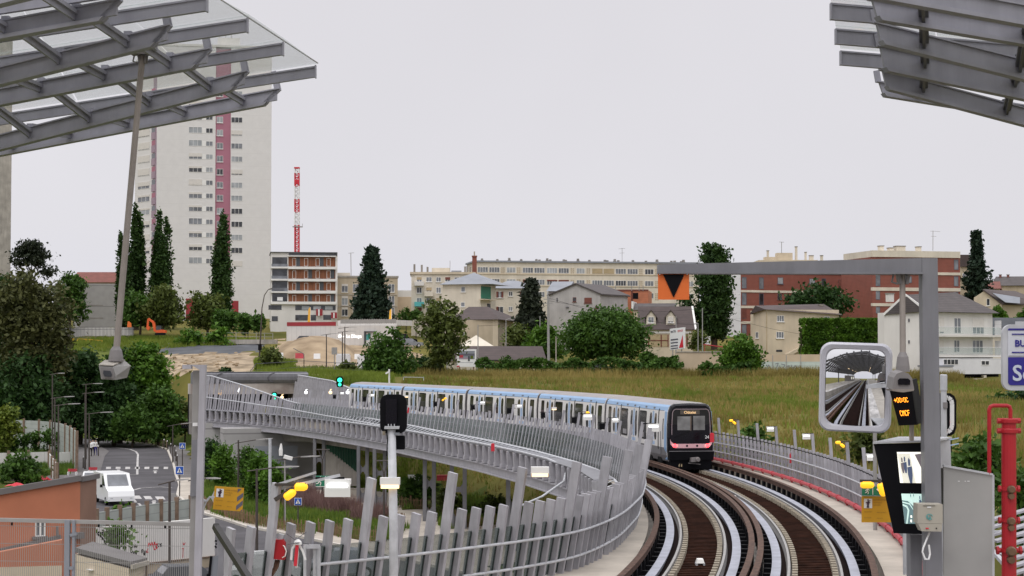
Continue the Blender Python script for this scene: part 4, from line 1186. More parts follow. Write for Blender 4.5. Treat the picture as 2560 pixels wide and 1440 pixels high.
# modern block with timber cladding
b = bld('apartment_block','new apartment block with brown timber cladding and white floor bands','apartment block',760,345)
F = fac(676,344,843,345.8); zt = KA(0,258)[1]
zr = F.hit(760,631.5)[1]; walls(b,F,12,8,zr,'white_wall')
A_ = lambda r: K4(600,r)
def pb(rects,n0,n1,mat,name,K=A_,par=None,FF=None):
    for r in rects:
        mb = MB(); (FF or F).pbox(mb,*K(r),n0,n1); o = mb.build(name,MATS[mat],par or b)
    return o
pb([(290,298,425,392),(290,404,425,498),(290,512,425,608),(290,622,425,698)],-.02,.05,'pane_dark','loggia')
pb([(436,296,858,384),(436,410,858,494),(436,520,858,600),(436,628,858,706)],-.02,.06,'wood_clad','timber_cladding')
for i,(y0,y1) in enumerate(((300,380),(412,490),(522,598),(632,704))):
    for j,x in enumerate((470,578,682,780)):
        w_ = (508,612,716,820)[j]
        window(F,b,*KA(x + (0 if j != 0 else 2),y0 + 8),*KA(x + 34,y1),1,'pane_mid',sill=False,depth=.10)
        if (i + j) % 2 == 0:
            pb([(x + 36,y0 - 2,x + 70,y1)],.05,.09,'dark_fabric','shutter_panel')
pb([(276,384,432,400),(276,494,432,510),(276,606,432,620),(430,384,862,408),(430,494,862,518),(430,600,862,626),(276,698,862,724),(430,284,862,296)],.0,.45,'white_paint','floor_band')
pb([(284,358,428,392),(284,466,428,498),(284,574,428,608)],.10,.14,'pane_mid','balcony_glass')
pb([(256,730,374,772),(498,730,860,776),(498,818,684,868),(286,830,340,874),(750,818,820,862)],-.02,.05,'pane_dark','ground_floor_window')
pb([(556,738,626,772),(660,738,728,772),(766,738,834,772)],.05,.08,'pane_pale','lobby_window')
pb([(335,658,385,690)],.15,.18,'sign_white','banner')
mb = MB(); F.pbox(mb,675.5,629.5,843.5,632.5,-12,.3); F.pbox(mb,722,632.6,843,639.5,-.1,.12); mb.build('cornice',MATS['dark_fabric'],b)
pb([(684,766,742,826),(818,796,872,850)],.5,.6,'red_panel','red_board'); pb([(702,768,716,826),(838,800,850,848)],.61,.63,'sign_white','white_stripe')

# beige block behind the conifer
b = bld('apartment_block','beige three storey block half hidden by the dark conifer','apartment block',920,352)
F = fac(841,350.5,994,351.8); zr = F.hit(900,694)[1]; walls(b,F,12,8,zr,'beige_wall'); cap(b,F,12,zr,.35,.15,'concrete',name='parapet')
pb([(880,430,996,480)],-8,-4,'cream_pale','roof_house')
for y0,y1 in ((540,614),(648,730),(750,828)):
    for x0 in (915,1015,1335): window(F,b,*KA(x0,y0),*KA(x0 + 56,y1),2,gl(),shut=.25 if x0 == 915 else 0)
pb([(868,634,1412,642),(868,738,1412,746)],.0,.1,'concrete','floor_band')
mb = MB(); mb.bar(W(878,700,352),W(877,632,352),.12,.12); mb.bar(W(871,633,352),W(885,632,352),.08,.08); mb.build('antenna',MATS['pole_grey'],b)
b = bld('warehouse','flat tan warehouse seen between the beige block and the balcony flats','warehouse',1013,365)
F = fac(994,364.8,1034,365.2); walls(b,F,12,8,F.hit(1010,742)[1],'tan_wall',n=.1); walls(b,F,12,12,F.hit(1010,726)[1],'white_wall',n=0,name='upper_wall')

# cream flats with balconies
KB = lambda r: K4(1000,r)
b = bld('apartment_block','cream flats with small balconies, one of them teal','apartment block',1100,335)
F = fac(1028,334.4,1186,334.9); zr = F.hit(1100,685.5)[1]; walls(b,F,11,8,zr,'cream_pale'); cap(b,F,11,zr,.4,.25,'cream_wall',name='cornice')
for r,kk in (((286,388,450,446),0),((465,412,556,450),1)): pb([r],-6,-3,'cream_pale' if kk == 0 else 'zinc','roof_house',KB)
for ri,(y0,y1) in enumerate(((478,520),(570,622),(664,716),(756,800))):
    for ci,(x0,x1) in enumerate(((150,196),(236,286),(326,368),(406,452),(490,540))):
        window(F,b,*KA(x0,y0,1000),*KA(x1,y1,1000),2,gl(),shut=.55 if (ri*5+ci) % 3 == 0 else 0,shutm='shutter_brown' if (ci+ri) % 2 else 'shutter_tan')
for r,m_ in (((130,520,216,556),'white_wall'),((218,608,300,652),'cream_pale'),((130,702,216,742),'teal')):
    pb([r],.02,1.1,m_,'balcony',KB)
for x,y0 in ((130,362),(196,368),(248,386),(586,382),(606,380),(632,390)): mb = MB(); mb.bar(W(*KA(x,446,1000),336),W(*KA(x,y0,1000),336),.35,.35); mb.build('chimney',MATS['concrete_dark'],b)
mb = MB(); mb.bar(W(*KA(450,446,1000),336),W(*KA(450,330,1000),336),.08,.08); mb.build('antenna',MATS['pole_grey'],b)

# long block on the ridge
b = bld('apartment_block','long cream block on the ridge with rows of windows and many chimney pots','apartment block',1460,385)
F = fac(1188,380,1748,388); zr = F.hit(1450,657.5)[1]; walls(b,F,12,10,zr,'cream_pale'); cap(b,F,12,zr,.35,.3,'zinc',name='cornice')
rows = ((386,434),(492,540),(602,650))
def lerp_y(x,y): return y + (x - 690) / 1990 * 26
wx = [(698,792),(802,896),(960,1040),(1104,1198),(1208,1302),(1322,1416),(1426,1520),(1588,1662),(1728,1822),(1832,1926),(1940,2034),(2046,2140),(2204,2282),(2340,2434),(2446,2540),(2560,2640)]
for ri,(y0,y1) in enumerate(rows):
    for ci,(x0,x1) in enumerate(wx):
        s = rb.random(); sh,sm = (0,'shutter_white')
        if ri == 0 and ci in (8,9): sh,sm = .97,'shutter_tan'
        elif ri == 1 and ci in (3,6): sh,sm = .97,'shutter_brown'
        elif ri == 1 and ci == 5: sh,sm = .3,'shutter_brown'
        window(F,b,*KA(x0,lerp_y(x0,y0),1000),*KA(x1,lerp_y(x1,y1),1000),4 if x1 - x0 > 85 else 3,gl(),shut=sh,shutm=sm,sill=False)
    for x0 in (910,1052,1536,1680,2152,2296):
        y = lerp_y(x0,y0)
        mb = MB()
        for r_ in range(4):
            for c_ in range(2): F.pbox(mb,*KA(x0 + c_*18,y + r_*17,1000),*KA(x0 + c_*18 + 13,y + r_*17 + 12,1000),-.02,.04)
        mb.build('pierced_panel',MATS['beige_wall'],b)
pb([(690,440,2690,444),(690,546,2690,550)],.0,.12,'cream_wall','string_course',lambda r: K4(1000,(r[0],r[1] + 12,r[2],r[3] + 14)))
for i,x in enumerate((755,894,1002,1110,1248,1276,1346,1374,1496,1514,1624,1727,1868,1890,1958,1990,2122,2240,2340,2470,2500,2560,2580)):
    y = 334 + (x - 690) / 1990 * 22; h = (30,26,38,28)[i % 4]
    mb = MB(); F.pbox(mb,*KA(x - 8,y - h,1000),*KA(x + 8,y + 4,1000),-3,-2.2); F.pbox(mb,*KA(x - 11,y - h*.55,1000),*KA(x + 11,y + 4,1000),-3.1,-2.1); mb.build('chimney',MATS['concrete_dark'],b)
mb = MB(); mb.bar(W(*KA(1999,350,1000),390),W(*KA(1999,216,1000),390),.09,.09); mb.bar(W(*KA(1966,224,1000),390),W(*KA(2026,220,1000),390),.08,.06); mb.bar(W(*KA(1976,262,1000),390),W(*KA(2020,260,1000),390),.06,.06); mb.build('antenna',MATS['pole_grey'],b)
t = thing('brick_chimney','tall square red brick chimney at the left end of the long ridge block','chimney',W(*KA(668,500,1000),372))
Fc = fac(1180,372,1193,372); mb = MB(); Fc.pbox(mb,*KB((650,290,690,520)),-1,0); Fc.pbox(mb,*KB((646,284,694,296)),-1.1,.1); mb.build('stack',MATS['brick_red'],t)
mb = MB(); Fc.pbox(mb,*KB((663,246,675,284)),-.7,-.3); mb.build('pot',MATS['concrete_light'],t)

# hip roofed cream house (two volumes)
b = bld('house','cream hip roofed house with a dark green loggia at its corner','house',1170,305)
F = fac(1106.5,305,1201.5,303); zr = F.hit(1150,711)[1]; walls(b,F,8,8,zr,'cream_pale')
mb = MB(); c = [F.at(-.5,zr,.6),F.at(F.L + 2.2,zr,.6),F.at(F.L + 2.2,zr,-9),F.at(-.5,zr,-9)]; ap = F.at(F.L*.62,zr + 2.1,-4)
mb.add(c + [ap],[(0,1,4),(1,2,4),(2,3,4),(3,0,4),(3,2,1,0)]); mb.build('roof',MATS['zinc'],b)
for r in ((550,566,588,612),(548,704,584,745)): window(F,b,*KB(r),1,'pane_mid',shut=.0)
F2 = fac(1201.5,303.1,1236,308); walls(b,F2,6,8,zr - .1,'cream_pale',u0=.02,name='side_wall')
pb([(727,560,815,676)],-.02,.06,'sign_green','loggia',KB,FF=F2); pb([(706,676,818,690)],.0,1.0,'cream_wall','loggia_floor',KB,FF=F2)
pb([(784,716,812,784)],-.02,.06,'pane_dark','side_window',KB,FF=F2)
b = bld('house','cream three storey house with brown shutters behind the dark conifer','house',1290,315)
F = fac(1233.5,315,1346,316); zr = F.hit(1290,721)[1]; walls(b,F,9,8,zr,'cream_pale')
mb = MB(); c = [F.at(-.4,zr,.5),F.at(F.L + .4,zr,.5),F.at(F.L - 3,zr + 1.5,-4.5),F.at(3,zr + 1.5,-4.5),F.at(F.L + .4,zr,-9.5),F.at(-.4,zr,-9.5)]
mb.add(c,[(0,1,2,3),(1,4,2),(4,5,3,2),(5,0,3),(5,4,1,0)]); mb.build('roof',MATS['zinc'],b)
for r in ((866,608,930,664),(978,608,1014,650),(1076,608,1130,660),(866,743,930,802),(978,743,1012,784),(1076,743,1126,800),(866,860,930,915),(978,860,1012,905)):
    window(F,b,*KB(r),2,gl(),shut=0)
pb([(866,608,884,664),(912,608,930,664),(866,743,884,802),(1076,608,1092,660),(978,860,1010,880)],.06,.10,'shutter_brown','shutter',KB)
chim(b,F,*KA(708,480,1000),*KA(738,530,1000),-3,'beige_wall'); chim(b,F,*KA(858,512,1000),*KA(888,560,1000),-4,'beige_wall')

# brown hip roof house
b = bld('house','cream house with dark brown hip roof behind the leafy green tree','house',1195,285)
F = fac(1134,285,1245,283); F2 = fac(1245,283.1,1266,292); zr = F.hit(1190,799)[1]
walls(b,F,8.5,6,zr,'cream_wall'); walls(b,F2,5,6,zr - .05,'beige_wall',u0=.02,name='side_wall')
mb = MB(); e = [F.at(-.5,zr,.5),F.at(F.L + .4,zr,.5),F.at(F.L + 2.0,zr - .3,-9.5),F.at(-.5,zr,-9.5)]; r0,r1 = F.at(1.2,zr + 2.1,-4),F.at(F.L * .60,zr + 2.1,-4)
mb.add(e + [r0,r1],[(0,1,5,4),(1,2,5),(2,3,4,5),(3,0,4),(3,2,1,0)]); mb.build('roof',MATS['tile_brown'],b)
for r in ((700,974,766,1020),(556,975,600,1015)): window(F,b,*KB(r),2,'pane_mid')
t = thing('party_tent','small pointed white tent roof in front of the brown hip roof house','tent',W(1192,864,270))
mb = MB(); ap = W(*KA(686,1000,1000),271); c = [W(*KA(530,1098,1000),268),W(*KA(842,1098,1000),268),W(*KA(842,1098,1000),274),W(*KA(530,1098,1000),274)]
mb.add(c + [ap],[(0,1,4),(1,2,4),(2,3,4),(3,0,4)]); mb.build('canvas_roof',MATS['cream_pale'],t)
mb = MB()
for p in c: mb.bar(p,p - V((0,0,2.5)),.08,.08)
mb.build('tent_legs',MATS['white_paint'],t)
b = bld('long_shed','long low white shed with a dark brown tiled roof behind the hedge','shed',1245,262)
F = fac(1131,262,1361,264); ze = F.hit(1245,901)[1]; walls(b,F,7,4,ze,'cream_pale')
zq = F.hit(1245,865)[1]
mb = MB(); mb.add([F.at(-.3,ze - .1,.5),F.at(F.L + .3,ze - .1,.5),F.at(F.L + .3,zq,-3.6),F.at(-.3,zq,-3.6),F.at(F.L + .3,ze,-7.4),F.at(-.3,ze,-7.4)],[(0,1,2,3),(2,4,5,3),(0,3,5),(1,4,2)]); mb.build('roof',MATS['tile_brown'],b)
pb([(470,1222,1300,1234)],.35,.5,'handrail_dark','gutter',KB)
pb([(690,1268,740,1290),(1180,1250,1230,1290)],-.02,.05,'pane_dark','shed_window',KB)

# grey gabled house
b = bld('house','pale grey gabled house with small brown windows','house',1437,310)
F = fac(1373,312,1501,307); uL,ze = F.hit(1374,737); uR,_ = F.hit(1501,739); uA,za = F.hit(1440.5,711)
mb = MB(); mb.extr([F.at(uL,6),F.at(uR,6),F.at(uR,ze),F.at(uA,za),F.at(uL,ze)],-F.n * 10); mb.build('wall',MATS['grey_wall'],b)
mb = MB()
for (ua,zA),(ub,zB) in (((uA,za),(uL - .4,ze - .25)),((uA,za),(uR + .4,ze - .25))):
    a0,b0 = F.at(ua,zA + .02,.25),F.at(ub,zB + .02,.25); up = V((0,0,.22)); d = -F.n * 10.5
    mb.hexa([a0,b0,b0 + d,a0 + d,a0 + up,b0 + up,b0 + d + up,a0 + d + up])
mb.build('roof',MATS['tile_grey'],b)
for r in ((1556,660,1586,700),(1660,664,1726,712),(1758,738,1782,760)): window(F,b,*KB(r),1,'pane_dark',frame='shutter_brown',shut=.9 if r[0] == 1660 else 0,shutm='shutter_brown')
pb([(1411,665,1419,700)],.0,.12,'grey_dark','wall_lamp',KB); pb([(1496,745,1520,752)],.0,.2,'grey_dark','vent',KB)
b = bld('outbuilding','blue grey zinc roof behind the left slope of the grey gabled house','building',1390,325)
F = fac(1371,326,1420,325); walls(b,F,8,8,F.hit(1390,728)[1],'grey_wall');
mb = MB(); za,ze = F.hit(1390,713)[1],F.hit(1390,728)[1]; mb.add([F.at(-.3,ze,.4),F.at(F.L,ze,.4),F.at(F.L,za + .8,-4),F.at(-.3,za + .8,-4),F.at(-.3,ze,-8),F.at(F.L,ze,-8)],[(0,1,2,3),(3,2,5,4),(0,3,4),(1,5,2)]); mb.build('roof',MATS['zinc'],b)
# unfinished brick shell
b = bld('brick_shell','unfinished orange brick upper storey with open window holes','building',1570,318)
F = fac(1518,319,1621.5,318); zr = F.hit(1570,726)[1]; walls(b,F,9,8,zr,'brick_orange')
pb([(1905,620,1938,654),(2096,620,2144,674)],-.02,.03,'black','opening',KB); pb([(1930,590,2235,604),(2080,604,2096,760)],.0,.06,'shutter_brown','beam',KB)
mb = MB()
for x in (1940,2085,2152,2188): mb.bar(W(*KA(x,600,1000),318),W(*KA(x,552,1000),318),.12,.12)
mb.build('scaffold_pole',MATS['pole_grey'],b)

# brown house behind orange sign with dormers
KC = lambda r: K4(1560,r)
b = bld('house','house with steep brown tiled roof and two white dormers','house',1660,285)
F = fac(1596,285,1735,284); ue0,ze = F.hit(1604,824); uq0,zq = F.hit(1596,765); uq1,_ = F.hit(1727,765); ue1,_ = F.hit(1735,823)
walls(b,F,9,6,ze - .05,'cream_wall',.4,F.L - .3)
mb = MB(); mb.add([F.at(-.2,ze,.4),F.at(F.L + .3,ze,.4),F.at(F.L - .3,zq,-3.2),F.at(-.2,zq,-3.2),F.at(F.L + .3,ze,-9.4),F.at(-.2,ze,-9.4),F.at(F.L - .3,zq,-6),F.at(-.2,zq,-6)],[(0,1,2,3),(3,2,6,7),(7,6,4,5),(0,3,7,5),(1,4,6,2)]); mb.build('roof',MATS['tile_brown'],b)
for cx_ in (243,420):
    mb = MB(); w_ = 42; u0,zb_ = F.hit(*KA(cx_ - w_,905,1560)); u1,zt_ = F.hit(*KA(cx_ + w_,832,1560)); ua,zA = F.hit(*KA(cx_,782,1560))
    mb.extr([F.at(u0,zb_,-.3),F.at(u1,zb_,-.3),F.at(u1,zt_,-.3),F.at(ua,zA,-.3),F.at(u0,zt_,-.3)],-F.n * 3); d = mb.build('dormer',MATS['cream_pale'],b)
    mb = MB()
    for (ux,zx) in ((u0 - .25,zt_ - .3),(u1 + .25,zt_ - .3)):
        a0,b0 = F.at(ua,zA + .05,-.1),F.at(ux,zx,-.1); up = V((0,0,.15)); dd = -F.n*3; mb.hexa([a0,b0,b0+dd,a0+dd,a0+up,b0+up,b0+dd+up,a0+dd+up])
    mb.build('dormer_roof',MATS['tile_brown'],d)
    FD = Fac(F.at(0,0,-.3).xy,F.at(F.L,0,-.3).xy); window(FD,d,*KA(cx_ - 26,836,1560),*KA(cx_ + 26,890,1560),2,'pane_mid',shut=.75 if cx_ > 300 else 0)
pb([(216,996,402,1105)],-.02,.05,'shutter_tan','garage_door',KC); pb([(216,996,226,1105),(330,996,340,1105),(392,996,402,1105),(216,1044,402,1052),(560,990,575,1100)],.06,.1,'shutter_brown','brown_frame',KC)
pb([(208,968,602,985)],.0,.12,'white_wall','band',KC)
mb = MB(); F.pbox(mb,*KC((466,722,490,776)),-4.2,-3.4); mb.build('chimney',MATS['cream_pale'],b)
mb = MB(); a0,b0 = F.at(F.L - .3,zq + .02,-3.2),F.at(F.L + .3,ze,.42); mb.bar(a0,b0,.3,.1); mb.build('verge_board',MATS['white_paint'],b)
b = bld('house','low brown roof behind the house with two white dormers','house',1635,305)
F = fac(1582,306,1690,305); ze,zq = F.hit(1630,775)[1],F.hit(1630,757)[1]; walls(b,F,8,8,ze,'cream_wall')
mb = MB(); mb.add([F.at(0,ze,.3),F.at(F.L,ze,.3),F.at(F.L,zq,-3),F.at(0,zq,-3),F.at(F.L,ze,-8),F.at(0,ze,-8)],[(0,1,2,3),(3,2,4,5),(0,3,5),(1,4,2)]); mb.build('roof',MATS['tile_grey'],b)
mb = MB(); F.pbox(mb,*KC((68,696,84,770)),-8,.35); mb.build('gable_edge',MATS['white_paint'],b)

# brick flats
b = bld('apartment_block','red brick flats with white floor bands and a white end wall','apartment block',1980,335)
FW = fac(1817,334,1852.5,333); F = fac(1852.5,333,2132,342); zr = F.hit(1950,684)[1]
walls(b,FW,12,8,zr,'white_panel',name='white_end'); walls(b,F,12,8,zr,'brick_red',u0=.02)
mb = MB(); F.box(mb,0,F.L,zr + .002,zr + 1.0,-12,.12); mb.build('parapet',MATS['cream_pale'],b)
def zband(x,y): return F.hit(1560 + x/3.6,560 + y/3.6)[1]
zbs = [(zband(1056,614),zband(1056,594)),(zband(1056,757),zband(1056,735)),(zband(1056,898),zband(1056,876))]
mb = MB()
for z0_,z1_ in zbs: F.box(mb,.03,F.L,z0_,z1_,-.02,.10)
mb.build('floor_bands',MATS['cream_pale'],b)
for x0,x1,y0,y1 in ((1060,1102,478,580),(1216,1256,480,586),(1382,1432,480,540),(1668,1718,490,540),(1778,1816,490,556),(1930,1986,500,600),(1060,1102,620,728),(1216,1256,626,728),(1382,1420,626,680),(1060,1102,765,850),(1060,1102,905,990),(1216,1256,765,850)):
    window(F,b,*KA(x0,y0,1560),*KA(x1,y1,1560),1,gl(),frame='sign_grey',shut=.95 if x0 in (1930,) or (x0 == 1060 and y0 == 765) else 0,shutm='shutter_brown',sill=(x0 in (1382,1668)))
pb([(972,488,988,498),(972,630,988,640),(972,770,988,780),(972,910,988,920)],.0,.08,'grey_dark','vent',KC,FF=FW)
KE = lambda r: K4(2000,r)
b = bld('apartment_block','taller red brick wing with cream parapet behind the white house','apartment block',2270,330)
FA = fac(2130,334.5,2182,319); F = fac(2182,319,2402,323); zr = F.hit(2250,643)[1]
walls(b,F,13,8,zr,'brick_red'); walls(b,FA,.6,8,zr - .02,'brick_red',name='side_wall')
mb = MB()
zt_ = F.hit(2250,627)[1]
F.box(mb,0,F.L,zr + .002,zt_,-12,.15); FA.box(mb,0,FA.L - .05,zr + .002,zt_,-.6,.15)
mb.build('parapet',MATS['cream_pale'],b)
mb = MB()
for yy0,yy1 in ((432,458),(572,604),(714,742)):
    z1_,z0_ = F.hit(2300,560 + (yy0 + 2)/3.6)[1],F.hit(2300,560 + yy1/3.6)[1]
    F.box(mb,.01,F.L,z0_,z1_,-.02,.12); FA.box(mb,.0,FA.L - .01,z0_,z1_,-.02,.12)
mb.build('floor_bands',MATS['cream_pale'],b)
for x0,x1,y0,y1 in ((676,722,450,560),(1385,1425,320,412),(1385,1425,470,560),(676,720,595,680),(676,720,745,805),(970,1005,470,530),(1385,1425,612,680)):
    window(F,b,*KA(x0,y0,2000),*KA(x1,y1,2000),1,'pane_mid',frame='sign_grey',sill=False)
for x0,x1,y0,y1 in ((534,548,480,580),(570,620,462,574),(570,620,606,722),(534,548,630,720),(570,612,752,850)):
    window(FA,b,*KA(x0,y0,2000),*KA(x1,y1,2000),2 if x1 - x0 > 20 else 1,'pane_dark',frame='sign_grey',sill=False)
for x0,x1,y0 in ((815,845,188),(900,932,206),(960,1042,190),(1158,1186,196)):
    chim(b,F,*KA(x0,y0,2000),*KA(x1,242,2000),-4,'cream_pale',1.2)
mb = MB(); mb.bar(W(*KA(1196,240,2000),333),W(*KA(1197,60,2000),333),.09,.09); mb.bar(W(*KA(1172,64,2000),333),W(*KA(1262,68,2000),333),.07,.05); mb.bar(W(*KA(1178,110,2000),333),W(*KA(1226,112,2000),333),.06,.05); mb.build('antenna',MATS['pole_grey'],b)
b = bld('apartment_block','roof house with chimneys showing above the grey gantry arm','apartment block',1975,420)
F = fac(1898,420,2046,420); walls(b,F,10,14,F.hit(1970,650)[1],'cream_wall'); pb([(1388,255,1530,330),(1280,292,1390,340)],-5,-2,'cream_wall','roof_house',KC)
for x0,x1,y0 in ((1304,1322,236),(1560,1580,200),(1648,1664,250),(1688,1726,280),(1790,1812,280)): chim(b,F,*KA(x0,y0,1560),*KA(x1,330,1560),-3,'cream_pale',.8)
mb = MB(); mb.bar(W(*KA(1418,260,1560),420),W(*KA(1418,160,1560),420),.12,.12); mb.bar(W(*KA(1396,162,1560),420),W(*KA(1440,164,1560),420),.1,.08); mb.build('antenna',MATS['pole_grey'],b)

# beige house at the hedge
b = bld('house','beige rendered house with outside stair between round bush and clipped hedge','house',1985,280)
FL = fac(1884,284,1916.5,279); F = fac(1916.5,279,2098,281); zL = F.hit(1960,774)[1]
walls(b,F,8,6,zL,'cream_wall',name='wall');
uL,zl = FL.hit(1884,784); uA,zA = FL.hit(1896,766); mb = MB(); mb.extr([FL.at(0,6),FL.at(FL.L - .02,6),FL.at(FL.L - .02,zL),FL.at(uA,zA),FL.at(0,zl)],-FL.n * 6); mb.build('gable_wall',MATS['cream_wall'],b)
mb = MB(); zq = zL + 1.7
mb.add([F.at(-.3,zL,.5),F.at(F.L + .4,zL - .8,.5),F.at(F.L - 1,zq - .7,-4),FL.at(uA,zA + .12,.5),F.at(F.L + .4,zL - .8,-8.5),FL.at(-.4,zl - .1,.5)],[(0,1,2,3),(3,2,4,5),(0,3,5),(1,4,2)]); mb.build('roof',MATS['tile_brown'],b)
for r in ((1376,824,1440,880),(1370,970,1438,1028),(1800,832,1850,850)): window(F,b,*KC(r),3,'pane_mid')
for r in ((1185,972,1212,1028),): window(FL,b,*KC(r),1,'pane_mid')
pb([(1370,1132,1424,1150)],-.02,.04,'pane_dark','cellar_window',KC); pb([(1280,790,1286,1165)],.0,.1,'shutter_tan','downpipe',KC)
mb = MB(); mb.extr([F.at(*F.hit(*KA(1440,1172,1560)),.02),F.at(*F.hit(*KA(1600,1092,1560)),.02),F.at(*F.hit(*KA(1600,1120,1560)),.02),F.at(*F.hit(*KA(1500,1172,1560)),.02)],F.n * 1.1); mb.build('outside_stair',MATS['cream_wall'],b)
chim(b,F,*KA(1820,726,1560),*KA(1850,756,1560),-3,'cream_pale')

# white house on the right
b = bld('house','large white house with brown roof and glass fronted balconies','house',2350,248)
FG = fac(2211,250,2305,246); F = fac(2305,246,2482,252)
uL,zl = FG.hit(2211,788); uA,zA = FG.hit(2264,738); uR = FG.L; zr_ = FG.hit(2305,767)[1]
mb = MB(); mb.extr([FG.at(0,3),FG.at(uR - .02,3),FG.at(uR - .02,zr_),FG.at(uA,zA),FG.at(0,zl)],-FG.n * 5); mb.build('gable_wall',MATS['white_wall'],b)
ze = F.hit(2380,780)[1]; walls(b,F,9,3,ze,'white_wall')
mb = MB(); zq = F.hit(2380,741)[1] + .8
mb.add([F.at(-.2,ze,.7),F.at(F.L + .7,ze - .1,.7),F.at(F.L - 2.6,zq,-4.5),FG.at(uA,zA + .06,.2),F.at(F.L + .7,ze,-9.6),FG.at(-.1,zl + .05,.2)],[(0,1,2,3),(3,2,4,5),(0,3,5),(1,4,2),(5,4,1,0)]); mb.build('roof',MATS['tile_grey'],b)
mb = MB(); mb.bar(FG.at(uA,zA + .05,.15),FG.at(uR,zr_ + .05,.15),.3,.14,FG.n); mb.bar(FG.at(uA,zA + .05,.15),FG.at(0,zl + .05,.15),.3,.14,FG.n); mb.build('verge_board',MATS['white_paint'],b)
for r,n_,sh in (((1385,845,1448,985),2,0),((1550,850,1655,990),3,.58),((1254,838,1296,985),1,.9),((1384,1045,1436,1155),2,0),((1550,1045,1646,1160),3,0),((1254,1040,1292,1160),1,.9)):
    window(F,b,*KE(r),n_,'pane_mid',shut=sh,sill=False)
mb = MB(); u0 = F.hit(2340,900)[0]; u1 = F.hit(2488,900)[0]
for y in (1000,1182):
    z_ = F.hit(2400,560 + y/3.6)[1]; F.box(mb,-.5,u1,z_ - .25,z_,.02,1.3)
mb.build('balcony_slab',MATS['white_wall'],b)
mb = MB()
for y in (1000,1182):
    z_ = F.hit(2400,560 + y/3.6)[1]; F.box(mb,-.4,u1 - .1,z_ + .12,z_ + 1.05,1.22,1.25)
mb.build('balcony_glass',MATS['clear_glass'],b)
mb = MB()
for y in (1000,1182):
    z_ = F.hit(2400,560 + y/3.6)[1]; F.box(mb,u1 - .08,u1,z_ + .002,z_ + 2.0,.05,1.25); mb.bar(F.at(-.4,z_ + 1.08,1.23),F.at(u1 - .1,z_ + 1.08,1.23),.05,.05)
mb.build('balcony_screen',MATS['white_panel'],b)
FX = Fac(F.at(0,0,1.6).xy,F.at(F.L,0,1.6).xy); zt_,zb_ = F.hit(2400,560 + 1190/3.6)[1],F.hit(2400,560 + 1350/3.6)[1]
mb = MB(); FX.box(mb,-.5,FX.hit(2509,900)[0],zb_,zt_ - .3,-1.5,0); mb.build('annex',MATS['white_panel'],b)
mb = MB(); FX.box(mb,-.5,FX.hit(2509,900)[0],3,zb_ - .003,-1.5,-1.0,0)
for x in (1660,): FX.pbox(mb,*KE((x,1360,x + 24,1440)),-.6,-.1,1)
mb.build('undercroft',[MATS['black'],MATS['cream_pale']],b)
mb = MB(); FX.pbox(mb,*KE((1380,1392,1640,1480)),-.05,.3); mb.build('low_wall',MATS['cream_pale'],b)
for r,n_ in (((1290,1216,1424,1266),4),((1630,1230,1702,1270),2)): window(FX,b,*KE(r),n_,'pane_dark',sill=False)
chim(b,F,*KA(988,622,2000),*KA(1024,660,2000),-4,'white_wall')
pb([(976,852,988,880),(976,1046,988,1075)],.0,.1,'grey_dark','vent',KE,FF=FG)
b = bld('garden_shed','white lean-to at the foot of the white house gable','shed',2330,243)
FS = fac(2306,243,2382,243); uL,zl = FS.hit(2320,915); mb = MB(); mb.prism([tuple(p) for p in foot_rect(FS,2.5)],3,FS.hit(2340,917)[1]); mb.build('wall',MATS['white_wall'],b)
mb = MB(); FS.box(mb,-.1,FS.L + .1,FS.hit(2340,917)[1] + .002,FS.hit(2340,913)[1],-2.6,.1); mb.build('roof',MATS['zinc'],b)

# houses at the right edge
b = bld('house','beige gabled house with dark roof and long white dormer at the right edge','house',2500,310)
FG = fac(2436,312,2506,308); F = fac(2506,308,2620,314)
uL,zl = FG.hit(2436,744); uA,zA = FG.hit(2460,728); zr_ = FG.hit(2506,762)[1]
mb = MB(); mb.extr([FG.at(0,6),FG.at(FG.L - .02,6),FG.at(FG.L - .02,zr_),FG.at(uA,zA),FG.at(0,zl)],-FG.n * 6); mb.build('gable_wall',MATS['cream_wall'],b)
walls(b,F,6,6,zr_,'beige_wall')
mb = MB(); q0,q1 = FG.at(uA,zA + .1,.4),F.at(F.L,zA + .1,-7); e0,e1 = F.at(-.3,zr_,.5),F.at(F.L,zr_,.5)
mb.add([e0,e1,q1,q0,e0 + V((0,0,.25)),e1 + V((0,0,.25)),q1 + V((0,0,.25)),q0 + V((0,0,.25))],[(0,1,2,3),(7,6,5,4),(0,4,5,1),(3,2,6,7),(0,3,7,4)]); mb.build('roof',MATS['tile_brown'],b)
mb = MB(); pts = [W(*KA(1730,620,2000),308),W(*KA(1980,660,2000),310),W(*KA(1980,715,2000),308),W(*KA(1850,705,2000),307)]; mb.extr(pts,V((0,.5,.0))); mb.build('dormer',MATS['zinc'],b)
window(FG,b,*KE((1680,672,1710,735)),1,'pane_dark')
b = bld('house','grey tiled roof on the skyline behind the spruce','house',2530,360)
F = fac(2490,362,2640,360); ze,zq = F.hit(2530,714)[1],F.hit(2530,695)[1]; walls(b,F,9,10,ze,'beige_wall')
mb = MB(); mb.add([F.at(-.3,ze,.4),F.at(F.L,ze,.4),F.at(F.L,zq + .5,-4.5),F.at(.5,zq + .5,-4.5),F.at(F.L,ze,-9),F.at(-.3,ze,-9)],[(0,1,2,3),(3,2,4,5),(0,3,5)]); mb.build('roof',MATS['tile_grey'],b)
for x in (1820,1890): chim(b,F,*KA(x - 10,452,2000),*KA(x + 10,490,2000),-4,'tile_red',.6)
b = bld('house','red tiled roof low between the spruce and the grey tiled roof','house',2480,345)
F = fac(2452,346,2500,345); ze,zq = F.hit(2475,722)[1],F.hit(2475,707)[1]; walls(b,F,8,10,ze,'beige_wall')
